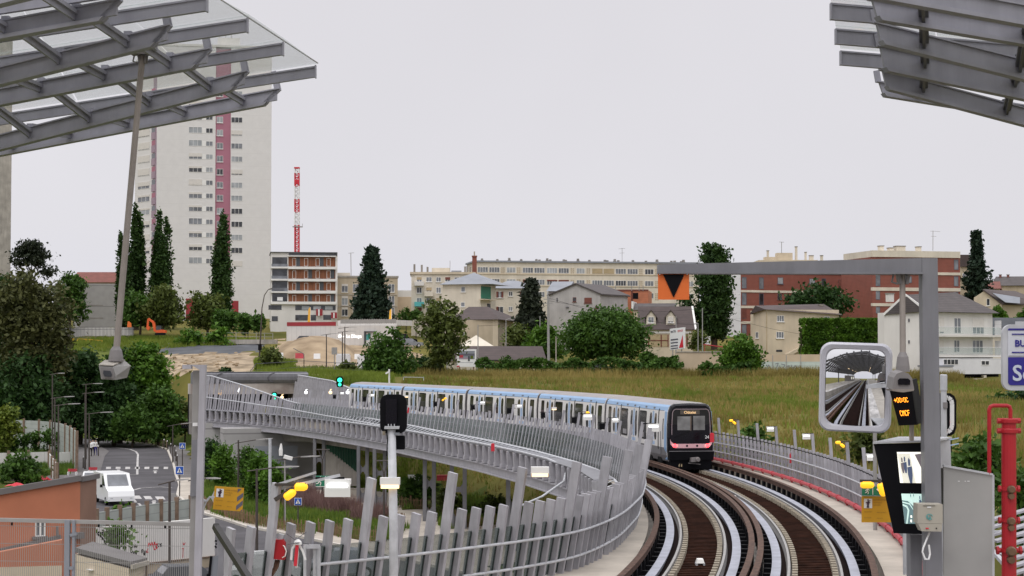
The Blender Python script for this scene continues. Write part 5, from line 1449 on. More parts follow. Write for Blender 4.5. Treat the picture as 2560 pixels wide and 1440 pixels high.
mb = MB(); mb.add([F.at(-.3,ze,.4),F.at(F.L + .3,ze,.4),F.at(F.L,zq + .4,-4),F.at(0,zq + .4,-4),F.at(F.L + .3,ze,-8),F.at(-.3,ze,-8)],[(0,1,2,3),(3,2,4,5),(0,3,5),(1,4,2)]); mb.build('roof',MATS['tile_red'],b)
b = bld('apartment_block','brown tiled flats between the brick wing and the spruce','apartment block',2415,345)
F = fac(2400,345,2428,345); walls(b,F,10,8,F.hit(2415,667)[1],'beige_wall'); mb = MB(); F.pbox(mb,2400,637,2426,667,-9,.4); mb.build('roof',MATS['tile_brown'],b)
window(F,b,2406,683,2421,698,2,'pane_mid'); pb([(2406,700,2424,704)],.0,.9,'white_wall','balcony',lambda r: r)
b = bld('dark_roof_house','dark slate roof beside the white house at the blue station sign','house',2530,262)
F = fac(2484,262,2620,262); ze = F.hit(2530,838)[1]; walls(b,F,6,4,ze,'cream_pale'); mb = MB(); zq = F.hit(2530,793)[1]
mb.add([F.at(-.3,ze,.4),F.at(F.L,ze,.4),F.at(F.L,zq,-3),F.at(-.3,zq,-3),F.at(F.L,ze,-6.4),F.at(-.3,ze,-6.4)],[(0,1,2,3),(3,2,4,5),(0,3,5),(1,4,2)]); mb.build('roof',MATS['dark_fabric'],b)

# foreground left: orange house and shed
b = bld('house','orange rendered house with sloping dark parapet below the mesh fence','house',100,80)
F = fac(-90,78,204,80.5); FB = fac(204,80.5,244,82.5)
mb = MB(); a = F.hit(-90,1250); c = F.hit(204,1199); mb.extr([F.at(0,Z0 - .3),F.at(F.L - .01,Z0 - .3),F.at(F.L - .01,c[1]),F.at(0,a[1])],-F.n * .4); F.box(mb,0,F.L - .01,Z0 - .3,4.0,-9,-.41); mb.build('wall',MATS['render_orange'],b)
mb = MB(); d = FB.hit(224,1199); mb.extr([FB.at(0,Z0 - .3),FB.at(FB.L,Z0 - .3),FB.at(FB.L,d[1]),FB.at(0,d[1])],-FB.n * .4); mb.build('side_wall',MATS['render_brown'],b)
mb = MB(); mb.bar(F.at(0,a[1] + .08,.05),F.at(F.L,c[1] + .08,.05),.25,.16,F.n); mb.bar(FB.at(-.05,d[1] + .1,.02),FB.at(FB.L + .1,d[1] + .1,.02),.22,.2,FB.n); mb.build('coping',MATS['flat_roof'],b)
window(F,b,87,1302,113,1341,2,'pane_mid',depth=.06);
mb = MB(); F.pbox(mb,80,1341.5,116,1347,-.02,.16); mb.build('sill',MATS['flat_roof'],b)
mb = MB(); mb.bar(F.at(*F.hit(-60,1390),.12),F.at(*F.hit(150,1342),.12),.2,.14,F.n); F.pbox(mb,178,1331,206,1345,.0,.3); mb.bar(F.at(*F.hit(141,1340),.2),F.at(*F.hit(140,1314),.2),.09,.09); mb.build('canopy_edge',MATS['flat_roof'],b)
b = bld('house','lower orange extension with pale plinth in front of the orange house','house',60,76)
F = fac(-90,75.5,160,76.5); z1_,z2_ = F.hit(-60,1398)[1],F.hit(150,1350)[1]
mb = MB(); mb.extr([F.at(0,F.hit(0,1418)[1]),F.at(F.L,F.hit(0,1418)[1]),F.at(F.L,z2_),F.at(0,z1_)],-F.n * .5); mb.build('wall',MATS['render_orange'],b)
mb = MB(); F.box(mb,0,F.L,Z0 - .3,F.hit(0,1418)[1] - .003,-2.0,.02); mb.build('plinth',MATS['cream_wall'],b)
b = bld('garden_shed','cream plank shed with dark sloping roof behind the mesh fence','shed',280,70)
D = 69.0; FS = fac(190,70.5,327,66.5); FR = fac(327,66.5,366,70)
za = FS.hit(190,1387)[1]; zc = FS.hit(327,1422)[1]
bs = [W(190,900,70.5),W(327,900,66.5),W(365,900,70.2),W(233,900,73.6)]; tz = [za,zc,W(365,1411,70.2).z,W(233,1370,73.6).z]
mb = MB(); mb.hexa([V((p.x,p.y,Z0 - .3)) for p in bs] + [V((p.x,p.y,z_)) for p,z_ in zip(bs,tz)]); mb.build('wall',MATS['shed_cream'],b)
q = [W(188,1381,70.5),W(327,1417,66.3),W(368,1406,70.3),W(232,1365,74)]
mb = MB(); mb.extr(q,V((0,0,.18))); mb.build('roof',MATS['flat_roof'],b)
mb = MB(); mb.bar(q[1] + V((.05,-.05,.0)),q[2] + V((.05,0,.0)),.08,.16); mb.build('fascia',MATS['concrete_light'],b)
mb = MB(); mb.tube([W(366,1410,70),W(366,1480,70)],.06,6); mb.build('downpipe',MATS['wood_post'],b)
mb = MB(); FS.pbox(mb,222,1422,235,1426,.0,.12); mb.build('vent',MATS['white_paint'],b)

# ---------------------------------------------------------------- vegetation
def np_mesh(name,vs,fs,mat,parent=None,org=None):
    me = bpy.data.meshes.new(name); n = len(vs); k = fs.shape[1]
    me.vertices.add(n); me.vertices.foreach_set('co',np.ascontiguousarray(vs,np.float32).ravel())
    me.loops.add(fs.size); me.loops.foreach_set('vertex_index',np.ascontiguousarray(fs,np.int32).ravel())
    me.polygons.add(len(fs)); me.polygons.foreach_set('loop_start',np.arange(0,fs.size,k,dtype=np.int32))
    me.update(calc_edges=True); me.validate(); me.materials.append(MATS[mat])
    o = bpy.data.objects.new(name,me); COL.objects.link(o)
    if parent is not None: o.parent = parent
    elif org is not None: o.location = org
    return o
def leaf_quads(rng,c,size,up=.35):
    """one quad per centre, random facing with a bias upward"""
    n = len(c); nm = rng.normal(0,1,(n,3)); nm[:,2] += up * 2; nm /= np.linalg.norm(nm,axis=1,keepdims=True)
    a = np.cross(nm,rng.normal(0,1,(n,3))); a /= np.linalg.norm(a,axis=1,keepdims=True); b = np.cross(nm,a)
    s = size * rng.uniform(.45,1.6,(n,1)); a = a * s; b = b * s * .62
    v = np.stack([c - a,c - b * .9 + a * .1,c + a,c + b * .9 + a * .1],1).reshape(-1,3)
    return v,np.arange(4 * n).reshape(n,4)
def crown_pts(rng,blobs,nclump,per,spread,shell=.5):
    """clumps through the volume of ellipsoids; blobs rows: cx cy cz rx ry rz"""
    B = np.array(blobs,float); vol = B[:,3] * B[:,4] * B[:,5]; k = rng.choice(len(B),nclump,p=vol / vol.sum())
    d = rng.normal(0,1,(nclump,3)); d /= np.linalg.norm(d,axis=1,keepdims=True)
    r = rng.uniform(0,1,(nclump,1)) ** (1 / 3.0); r = shell * (0.72 + .28 * r) + (1 - shell) * r
    c = B[k,:3] + d * r * B[k,3:]
    cs = rng.uniform(.5,1.35,(nclump,1)) * spread
    p = np.repeat(c,per,0) + rng.normal(0,1,(nclump * per,3)) * np.repeat(cs,per,0) * np.array([1,1,.6])
    return p
TR = 0
def tree(name,label,kind,px,ytop,ybase,wpx,D,leaf,cat='tree',group=None,dens=1.0,lsz=None,trunk=None,ground_z=None,blobs=None):
    global TR
    TR += 1; rng = np.random.default_rng(100 + TR)
    b = W(px,ybase,D); t = W(px,ytop,D); H = t.z - b.z; R = wpx / 2 * D / FPX
    zg = min(hz(b.x,b.y),b.z) if ground_z is None else ground_z
    root = thing(name,label,cat,(b.x,b.y,zg),group)
    lo = b.z - zg
    ls = lsz or max(.10,.0010 * D)
    mb = MB(); O = V((b.x,b.y,zg))
    if kind == 'poplar':
        n = int(1500 * dens)
        K = 9; ox = rng.uniform(-.5,.5,K); oy = rng.uniform(-.5,.5,K); hh = rng.uniform(.6,.98,K); hh[0] = 1; ox[0] = rng.uniform(-.2,.2); k = rng.integers(0,K,n)      # upright leaders of uneven height
        f = rng.uniform(0,1,n) ** .9; prof_ = np.interp(f,[0,.1,.4,.7,.9,1],[.35,.6,.62,.48,.25,.03])
        an = rng.uniform(0,2*PI,n); rr = R * prof_ * np.sqrt(rng.uniform(.05,1,n)) * rng.uniform(.7,1.2,n)
        c = np.stack([R * ox[k] * (.75 + .25*f) + rr * np.cos(an),R * oy[k] + rr * np.sin(an),lo + (.02 + f * hh[k]) * H],1)
        p = np.repeat(c,9,0) + rng.normal(0,1,(n * 9,3)) * np.array([.10*R,.10*R,.022*H]); th = .5
    elif kind == 'conifer':
        lv = int(26 * dens); cc = []
        for i in range(lv):
            f = i / (lv - 1); rad = R * (1 - f) ** .8 * rng.uniform(.8,1.12) + .12
            nb = max(4,int(13 * (1 - f) + 4)); a0 = rng.uniform(0,6.28)
            for j in range(nb):
                a = a0 + 2*PI*j/nb + rng.normal(0,.15); rl = rad * rng.uniform(.65,1.08)
                for s in np.linspace(.12,1,7): cc.append((rl*s*math.cos(a),rl*s*math.sin(a),lo + f*H*.97 - s*rl*.28 + .06*H*s*s*.5))
        c = np.array(cc); p = np.repeat(c,9,0) + rng.normal(0,1,(len(c)*9,3)) * np.array([.09*R + .08,.09*R + .08,.010*H + .03]); th = .9
    elif kind == 'spruce':     # open, horizontally tiered
        lv = int(21 * dens); cc = []
        for i in range(lv):
            f = i / (lv - 1); rad = R * (1 - f) ** .9 * rng.uniform(.75,1.15) + .08
            nb = max(4,int(7 * (1 - f) + 3)); a0 = rng.uniform(0,6.28)
            for j in range(nb):
                a = a0 + 2*PI*j/nb + rng.normal(0,.2); rl = rad * rng.uniform(.6,1.1)
                dz_ = rng.normal(0,.022*H); sl = rng.uniform(-.35,.15)
                for s in np.linspace(.1,1,8): cc.append((rl*s*math.cos(a),rl*s*math.sin(a),lo + f*H*.96 + dz_ * (1-f) + sl*rl*s + .18*rl*s*s))
        c = np.array(cc); p = np.repeat(c,7,0) + rng.normal(0,1,(len(c)*7,3)) * np.array([.08*R + .06,.08*R + .06,.014*H]); th = .95
    else:
        if blobs is None:
            if kind == 'dome': blobs = [(0,0,.50,.92,.92,.44),(-.45,.1,.42,.52,.7,.34),(.45,0,.42,.52,.7,.34),(.1,0,.66,.62,.7,.32)]
            elif kind == 'airy': blobs = [(0,0,.78,.55,.55,.2),(-.35,.1,.6,.45,.5,.17),(.4,.1,.55,.45,.5,.16),(.05,0,.4,.55,.5,.2),(-.15,0,.2,.35,.4,.16),(.15,-.2,.62,.4,.4,.2)]
            elif kind == 'pine': blobs = [(0,0,.84,.5,.5,.13),(-.35,0,.72,.5,.4,.08),(.42,0,.66,.5,.4,.09),(.1,0,.58,.45,.5,.07),(-.55,0,.55,.35,.4,.06),(.7,0,.4,.3,.4,.06)]
            elif kind == 'cone2': blobs = [(-.25,0,.42,.55,.6,.40),(.35,0,.36,.55,.6,.36),(.25,0,.70,.28,.3,.27),(-.3,0,.62,.28,.3,.22),(0,0,.22,.95,.8,.22)]
            elif kind == 'bush': blobs = [(0,0,.45,.75,.75,.5),(-.5,.1,.32,.48,.6,.33),(.52,-.1,.34,.46,.6,.36),(.15,-.1,.62,.5,.5,.36)]
            else:
                blobs = [(0,0,.52,.78,.78,.38)]
                for _ in range(7): blobs.append((rng.uniform(-.55,.55),rng.uniform(-.4,.4),rng.uniform(.25,.82),rng.uniform(.28,.5),.45,rng.uniform(.14,.24)))
        bb = [(x*R,y*R,lo + z*H,rx*R,ry*R,rz*H) for x,y,z,rx,ry,rz in blobs]
        area = R * 2 * H; nleaf = int(min(14000,dens * 7.5 * area / (ls * ls * 1.1))); per = 22
        p = crown_pts(rng,bb,max(25,nleaf // per),per,max(.30,.09 * R + ls),.55 if kind != 'pine' else .3); th = .55
    if kind in ('poplar',): ls = lsz or .27
    vs_,fs_ = leaf_quads(rng,p,ls); o = np_mesh('crown',vs_,fs_,leaf,root)
    tr_ = trunk or max(.10,.035 * H)
    top = O + V((0,0,lo + H * th)); mb.tube([O - V((0,0,.4)),O + V((.05*R,0,(lo + H*th) * .5)),top],[tr_,tr_ * .75,tr_ * .25],7)
    if kind in ('round','airy','dome','pine'):
        for j in range(6):
            a = rng.uniform(0,6.28); s0 = O + V((0,0,lo + H * rng.uniform(.15,.45))); mb.tube([s0,s0 + V((math.cos(a)*R*.4,math.sin(a)*R*.3,H*.16)),s0 + V((math.cos(a)*R*.7,math.sin(a)*R*.5,H*.30))],[tr_*.45,tr_*.3,tr_*.08],5)
    mb.build('trunk',MATS['bark'],root)
    return root
def shrub_row(name,label,pts,h,w,leaf,cat='hedge',lsz=.2,dens=1.0,group=None,trim=False):
    """hedge along ground points"""
    global TR
    TR += 1; rng = np.random.default_rng(900 + TR); P = [V(p) for p in pts]
    L = sum((b - a).length for a,b in zip(P[:-1],P[1:])); n = int(dens * 26 * L * h / (lsz * 4)); cs = []
    ts = rng.uniform(0,L,n); cum = [0]
    for a,b in zip(P[:-1],P[1:]): cum.append(cum[-1] + (b - a).length)
    cum = np.array(cum); A = np.array([tuple(p) for p in P])
    c = np.stack([np.interp(ts,cum,A[:,k]) for k in range(3)],1)
    tdir = (P[-1] - P[0]).normalized(); nd = np.array([tdir.y,-tdir.x,0])
    hh = h * (1 if trim else 1) * (1 + (0 if trim else .22) * np.sin(ts * 1.1 + 1.3 * np.sin(ts * .47)))
    f = rng.uniform(0,1,n); top = rng.uniform(0,1,n) < .35
    f[top] = rng.uniform(.92,1.0,top.sum()); lat = np.where(top,rng.uniform(-.5,.5,n),np.where(rng.uniform(0,1,n) < .5,-.5,.5) * rng.uniform(.75,1.05,n))
    if not trim: lat *= np.sqrt(np.clip(1.08 - f ** 2 * .8,.05,1))
    c[:,2] += f * hh; c += nd[None] * (lat * w)[:,None]
    root = thing(name,label,cat,tuple(A.mean(0)),group)
    p = np.repeat(c,7,0) + rng.normal(0,1,(n * 7,3)) * (.05 if trim else .13) * np.array([1.5,1,1]) * max(.6,lsz * 4)
    vs_,fs_ = leaf_quads(rng,p - A.mean(0),lsz,.2); np_mesh('foliage',vs_,fs_,leaf,root)
    mb = MB(); k = max(2,int(L / 2.5))
    for i in range(k + 1):
        s = L * i / k; q = V([float(np.interp(s,cum,A[:,j])) for j in range(3)]); mb.tube([q - V((0,0,.3)),q + V((0,0,h * .7))],[.09,.04],5)
    mb.build('stems',MATS['bark'],root)
    return root

G1 = 'tall poplars in front of the white tower'
tree('poplar_tree','tall dark poplar at the left wing of the white tower','poplar',338,522,815,52,345,'leaf_poplar',group=G1)
tree('poplar_tree','shorter narrow poplar leaning against the leftmost tall poplar','poplar',305,585,815,46,340,'leaf_poplar',group=G1)
tree('poplar_tree','tall poplar against the blank white wall of the tower','poplar',402,533,800,62,345,'leaf_poplar',group=G1)
tree('poplar_tree','tall poplar covering the foot of the pink stripe','poplar',554,538,812,64,345,'leaf_poplar',group=G1)
tree('poplar_tree','broad dense dark poplar right of the orange sign','round',1785,603,850,86,300,'leaf_poplar',dens=2.6,lsz=.28,blobs=[(-.22,0,.50,.70,.8,.50),(.32,0,.48,.66,.8,.48),(-.05,0,.25,.85,.8,.26),(.05,.1,.7,.72,.8,.26)])
G2 = 'broad light green trees below the tower'
tree('broadleaf_tree','rounded green tree below the second tall poplar','round',408,712,832,115,325,'leaf_olive',group=G2)
tree('broadleaf_tree','low spreading green tree behind the orange excavator','round',350,730,830,90,327,'leaf_mid',group=G2)
tree('broadleaf_tree','rounded green tree between the red doors of the tower','round',518,728,832,98,325,'leaf_olive',group=G2)
tree('broadleaf_tree','dark green tree under the rightmost tower poplar','round',566,770,835,66,322,'leaf_mid',group=G2)
tree('shrub','bright green bush on the railing below the tower','bush',545,815,866,55,300,'leaf_bright',cat='shrub')
tree('shrub','green bush left of the railing bush below the tower','bush',475,822,868,62,300,'leaf_bright',cat='shrub')
tree('small_tree','small round tree left of the curved street lamp','airy',612,785,832,50,320,'leaf_mid')
tree('small_tree','small round tree right beside the curved street lamp','airy',645,788,832,36,318,'leaf_mid')
tree('broadleaf_tree','green tree standing in front of the low grey hall','round',172,668,822,88,330,'leaf_mid')
tree('pine_tree','thin dark pine rising above the left hand trees','pine',78,598,730,108,320,'leaf_maroon',lsz=.3,dens=.55)
tree('broadleaf_tree','olive brown feathery tree filling the left edge','round',78,668,1062,205,225,'leaf_brownish',dens=1.15,lsz=.28,trunk=.35)
tree('broadleaf_tree','dark green tree at the far left edge','round',6,648,1010,130,240,'leaf_dark',lsz=.3)
tree('broadleaf_tree','dark thicket below the feathery tree at the left','bush',60,880,1085,210,222,'leaf_dark',lsz=.28)
tree('broadleaf_tree','dark bushy tree behind the first street lamps','bush',200,868,1082,150,236,'leaf_dark',lsz=.28)
tree('broadleaf_tree','bright green bushy tree behind the hanging camera','round',362,835,1075,140,240,'leaf_bright',lsz=.28,dens=1.2)
tree('broadleaf_tree','dark undergrowth tree right of the hanging camera','bush',285,900,1090,110,234,'leaf_dark',lsz=.28)
tree('shrub','mid green bush at the top bend of the road','bush',395,960,1095,110,232,'leaf_mid',cat='shrub',lsz=.26)
tree('shrub','low green bush row behind the road bend','bush',330,1010,1098,130,229,'leaf_mid',cat='shrub',lsz=.24)
tree('shrub','low bush at the foot of the left street lamps','bush',245,1010,1096,110,230,'leaf_dark',cat='shrub',lsz=.24)
tree('young_tree','yellow green young tree at the left edge above the grey barrier','airy',12,1015,1132,78,203,'leaf_yellow',lsz=.2)
for i,(px,h,lb) in enumerate(((62,1085,'between the yellow green tree and the barrier'),(88,1080,'at the middle of the planted bank'),(118,1068,'below the first street lamp on the bank'),(150,1075,'at the right end of the planted bank'),(32,1095,'beside the yellow green tree'))):
    tree('sapling','thin sapling ' + lb,'airy',px,h,1128,14,206,'leaf_mid',group='saplings on the planted bank',lsz=.16,dens=.35)
tree('shrub','dark green bush in front of the white fence at the left','bush',52,1132,1206,112,166,'leaf_mid',cat='shrub',lsz=.18,ground_z=-.6)
# behind and around the meadow
tree('conifer_tree','big dark conifer in front of the beige block','conifer',929,620,812,104,325,'leaf_conifer',dens=1.2,lsz=.4)
tree('conifer_tree','dark purple green conifer between the cream houses','conifer',1327,700,868,104,282,'leaf_maroon',dens=1.1,lsz=.36)
tree('spruce_tree','open tiered spruce on the skyline at the right','spruce',2443,575,765,92,330,'leaf_conifer',lsz=.36)
tree('broadleaf_tree','big round clipped dark green tree in front of the houses','dome',1512,768,905,216,262,'leaf_mid',dens=1.9,lsz=.25)
tree('broadleaf_tree','loose leafy yellow green tree left of the brown hip roof','airy',1103,748,940,140,235,'leaf_olive',dens=.6,lsz=.26)
tree('broadleaf_tree','twin pointed dense green tree left of the leafy tree','cone2',970,818,948,126,226,'leaf_mid',dens=1.4,lsz=.24)
tree('broadleaf_tree','dark rounded tree behind the beige rendered house','round',2038,712,795,178,315,'leaf_dark',lsz=.34,blobs=[(0,0,.5,.7,.7,.45),(-.55,0,.35,.4,.5,.35),(.5,0,.4,.45,.5,.4),(.1,0,.68,.5,.5,.32)])
tree('broadleaf_tree','bright green tree between the conifer and the big round tree','round',1362,808,905,98,272,'leaf_bright',lsz=.28)
tree('broadleaf_tree','olive green tree below the dark conifer','round',1295,815,900,74,276,'leaf_olive',lsz=.28)
tree('broadleaf_tree','dark tree behind the orange sign','round',1718,742,830,50,300,'leaf_dark',lsz=.32)
tree('shrub','large round green bush at the end of the tan wall','bush',1852,836,940,108,244,'leaf_bright',cat='shrub',lsz=.23,dens=1.4)
tree('shrub','olive shrub beside the slim grey lamp post','bush',1745,820,872,40,275,'leaf_olive',cat='shrub',lsz=.22)
tree('shrub','dark bushes at the foot of the twin pointed tree','bush',1055,890,950,90,238,'leaf_dark',cat='shrub',lsz=.22)
tree('shrub','green shrub between the warehouse and the cream flats','bush',1015,772,806,32,340,'leaf_mid',cat='shrub',lsz=.3)
tree('shrub','small shrub left of the cream flats','bush',1040,775,800,26,330,'leaf_mid',cat='shrub',lsz=.3)
def gp(px,D): w = W(px,890,D); return (w.x,w.y,hz(w.x,w.y) - .1)
shrub_row('hedge','long untrimmed hedge between the meadow and the long shed',[gp(1192,247),gp(1300,247),gp(1420,247),gp(1560,247),gp(1705,247)],2.1,2.4,'leaf_mid',lsz=.22)
shrub_row('hedge','bramble hedge in front of the tan wall and round bush',[gp(1750,240),gp(1800,241),gp(1880,241)],1.7,2.4,'leaf_mid',lsz=.21)
shrub_row('hedge','dark hedge below the house with two dormers',[gp(1600,252),gp(1650,252),gp(1692,252)],2.6,2.2,'leaf_mid',lsz=.22)
tree('shrub','pointed bush rising out of the long hedge','cone2',1264,884,940,44,248,'leaf_mid',cat='shrub',lsz=.2)
w0,w1 = W(2003,885,262),W(2208,885,262)
shrub_row('clipped_hedge','tall square clipped bright green hedge left of the white house',[(w0.x,w0.y,w0.z),(w1.x,w1.y,w1.z)],4.95,3.0,'leaf_bright',lsz=.21,trim=True,dens=3.2)
shrub_row('hedge','bright green hedge top behind the dark slate roof at the right edge',[gp(2480,290),gp(2600,290)],5.4,2.0,'leaf_bright',lsz=.26)
# right hand bushes near the viaduct
tree('shrub','leafy bush standing behind the right fence of the viaduct','bush',1884,1062,1135,62,104,'leaf_mid',cat='shrub',lsz=.15)
tree('shrub','tall leafy bush behind the mirror pole','airy',2165,1060,1190,85,92,'leaf_olive',cat='shrub',lsz=.14)
tree('shrub','large leafy bush between the grey panel and the red standpipe','bush',2450,1095,1260,150,62,'leaf_mid',cat='shrub',lsz=.12,dens=1.2)
tree('shrub','dark bush at the right edge behind the red standpipe','bush',2555,1170,1360,120,55,'leaf_mid',cat='shrub',lsz=.12)
tree('shrub','low shrub in the meadow below the station sign','bush',2500,985,1025,90,175,'leaf_mid',cat='shrub',lsz=.2)
tree('shrub','dark bramble at the right edge of the meadow','bush',2560,970,1030,90,168,'leaf_dark',cat='shrub',lsz=.2)
# beneath and left of the viaduct
def bedtree(lb,kind,px,yt,yb,w_,leaf,ls=.14,name='young_tree',d=1.0,D=None):
    D = D or G(px,yb,Z0).y; return tree(name,lb,kind,px,yt,yb,w_,D,leaf,lsz=ls,ground_z=Z0,dens=d,cat='tree' if 'tree' in name else 'shrub')
bedtree('dark slender young tree beside the gantry post','round',528,1095,1215,42,'leaf_dark')
bedtree('bright green young tree left of the yellow sign','round',558,1105,1225,58,'leaf_bright',d=1.3)
bedtree('light green young tree behind the curved lamp arms','airy',648,1130,1262,75,'leaf_bright',d=1.3)
bedtree('thin light green tree behind the abutment lamp','airy',618,1115,1240,48,'leaf_mid')
bedtree('green young tree left of the tall leaning blade','airy',682,1150,1270,62,'leaf_bright',d=1.2)
bedtree('dense green shrub behind the signal mast','bush',1045,1185,1268,95,'leaf_mid',name='shrub',d=1.3)
bedtree('green shrub right of the third pier','bush',1118,1215,1290,60,'leaf_olive',name='shrub')
bedtree('shrub by the piers in the right hand bed','bush',1240,1240,1300,90,'leaf_olive',name='shrub')
bedtree('small leafy shrub under the girder between two piers','airy',1060,1140,1185,30,'leaf_mid',D=175,name='shrub')
tree('shrub','bare fig like bush in front of the graffiti wall','airy',292,1312,1390,62,84,'leaf_bright',cat='shrub',lsz=.11,dens=.6,ground_z=Z0)
t = tree('shrub','climbing plant on the second post of the pale green barrier','bush',303,1262,1305,14,112,'leaf_bright',cat='shrub',lsz=.12,ground_z=Z0)

# grass: tufts over the meadow and banks
def tufts(name,polyxy,n,hmin,hmax,mat,seed,zf=None,wd=.05,green=False):
    rng = np.random.default_rng(seed); P = np.array(polyxy); lo,hi = P.min(0),P.max(0); pts = np.zeros((0,2))
    while len(pts) < n:
        q = rng.uniform(lo,hi,(n * 2,2)); q = q[poly_in(polyxy,q[:,0],q[:,1])]; pts = np.concatenate([pts,q])
    pts = pts[:n]
    k = np.sin(pts[:,0] * .23 + np.sin(pts[:,1] * .11) * 2) + np.sin(pts[:,1] * .17 + np.sin(pts[:,0] * .13) * 2)
    keep = rng.uniform(-2.2,2,n) < (k if green else k + 1.6); pts = pts[keep]; n = len(pts)
    z = HZ(pts[:,0],pts[:,1]) if zf is None else np.full(n,zf)
    B = 6; c = np.repeat(np.column_stack([pts,z]),B,0); m = len(c); c[:,:2] += rng.normal(0,.22,(m,2))
    an = rng.uniform(0,2*PI,m); w = wd * rng.uniform(.6,1.4,m); h = rng.uniform(hmin,hmax,m)
    dx,dy = np.cos(an) * w,np.sin(an) * w; lean = rng.normal(0,.22,(m,2)) * h[:,None]
    v0 = c + np.column_stack([dx,dy,np.full(m,-.05)]); v1 = c - np.column_stack([dx,dy,np.full(m,.05)])
    v2 = c + np.column_stack([lean,h])
    vs_ = np.stack([v0,v1,v2],1).reshape(-1,3); fs_ = np.arange(3 * m).reshape(m,3)
    o = np_mesh(name,vs_,fs_,mat,org=(0,0,0)); stuff(o); return o
pq = lambda L: [tuple(W(px,890,D).xy) for px,D in L]
MEAD = pq([(1480,100),(1900,92),(2200,78),(2650,70),(2650,235),(2100,243),(1500,247),(1010,232),(1010,185)])
tufts('meadow_grass',MEAD,12500,.25,.75,'blade_dry',1,wd=.06)
tufts('meadow_grass',MEAD,16000,.2,.6,'blade_green',2,wd=.06,green=True)
tufts('tall_grass',pq([(1010,228),(1500,240),(2100,236),(2400,228),(2400,244),(1500,249),(1010,238)]),3800,.6,1.5,'blade_dry',3,wd=.06)
tufts('bank_grass',pq([(640,236),(1000,222),(1000,236),(720,246),(740,262),(660,290),(645,260)]),2600,.3,.8,'blade_green',4,wd=.07)
tufts('bank_grass',pq([(-60,172),(170,176),(185,205),(150,214),(-60,218)]),5000,.4,1.0,'blade_lush',5,wd=.07,zf=Z0)
tufts('bank_grass',pq([(-60,118),(110,124),(135,150),(-60,158)]),1800,.2,.6,'blade_green',6,wd=.06,zf=Z0)
tufts('verge_grass',pq([(150,300),(420,296),(640,300),(640,318),(150,322)]),2500,.3,.9,'blade_green',8,wd=.07)
tufts('verge_grass',pq([(880,160),(1070,148),(1070,188),(880,195)]),3000,.2,.5,'blade_green',9,wd=.06)
# planting beds beside the road
BEDS = {'a': [(505,1215),(560,1185),(700,1190),(760,1240),(800,1290),(782,1340),(690,1322),(618,1308),(565,1292),(508,1272)],
        'b': [(786,1266),(846,1270),(868,1290),(960,1292),(1012,1318),(960,1352),(850,1343),(795,1330)],
        'c': [(1000,1190),(1095,1186),(1104,1268),(1005,1272)],'d': [(1092,1250),(1290,1235),(1330,1300),(1110,1320)]}
for k,pl in BEDS.items():
    P = [G(px,py,Z0 + .1) for px,py in pl]; mb = MB(); mb.extr([p - V((0,0,.3)) for p in P],(0,0,.3)); o = struct(mb.build('planting_bed',MATS['lush_ground']))
    xy = [tuple(p.xy) for p in P]
    tufts('bed_grass',xy,{'a': 3800,'b': 1900,'c': 900,'d': 1500}[k],.2,.6,'blade_lush',20 + ord(k),zf=Z0 + .1,wd=.05)
    if k != 'c': tufts('bed_grass',xy,{'a': 1500,'b': 800,'d': 900}[k],.2,.6,'blade_green',40 + ord(k),zf=Z0 + .1,wd=.05)
for i,(px,py,n_) in enumerate(((728,1244,300),(748,1256,260),(815,1276,240),(770,1272,200),(850,1284,180),(930,1304,180))):
    c = G(px,py,Z0 + .1); r = 1.1; xy = [(c.x + r*math.cos(a)*1.3,c.y + r*math.sin(a)*2.2) for a in np.linspace(0,2*PI,10)[:-1]]
    tufts('feather_grass',xy,n_,.7,1.5,'purple_grass',60 + i,zf=Z0 + .1,wd=.035)

tree('broadleaf_tree','dark green tree behind the two tall lamp poles','round',130,850,1085,150,233,'leaf_dark',lsz=.28)
tree('broadleaf_tree','mid green bushy tree left of the bright one at the hanging camera','bush',300,865,1082,120,240,'leaf_mid',lsz=.27)
tree('shrub','dark shrub at the right end of the tree mass beside the gantry post','bush',430,985,1080,70,238,'leaf_mid',cat='shrub',lsz=.24)
tree('shrub','olive shrub on the dry bank above the gantry post','bush',462,1000,1075,60,236,'leaf_olive',cat='shrub',lsz=.22)
tree('shrub','small green bush on the stony bank above the portal','bush',562,918,942,22,232,'leaf_dark',cat='shrub',lsz=.2)
tree('shrub','green bush on the grassy ridge left of the sand','bush',680,868,915,60,250,'leaf_olive',cat='shrub',lsz=.22)
tree('shrub','loose bush beside the site notice','airy',872,905,945,60,232,'leaf_olive',cat='shrub',lsz=.2)
tufts('bank_grass',pq([(560,205),(980,205),(980,226),(560,222)]),3000,.3,.8,'blade_green',10,wd=.06)
tufts('bank_grass',pq([(640,226),(760,230),(720,262),(640,270)]),1600,.3,.8,'blade_green',11,wd=.06)
for i,(px,D,w_) in enumerate(((1940,172,80),(1880,160,70),(2010,150,90),(2420,205,80),(1700,190,60),(2300,140,60))):
    c = W(px,890,D); xy = [(c.x + w_*D/FPX*.7*math.cos(a)*(1+.3*math.sin(3*a+i)),c.y + 9*math.sin(a)*(1+.3*math.cos(2*a+i))) for a in np.linspace(0,2*PI,14)[:-1]]
    tufts('green_grass_patch',xy,260,.3,.8,'blade_green',80 + i,wd=.06)

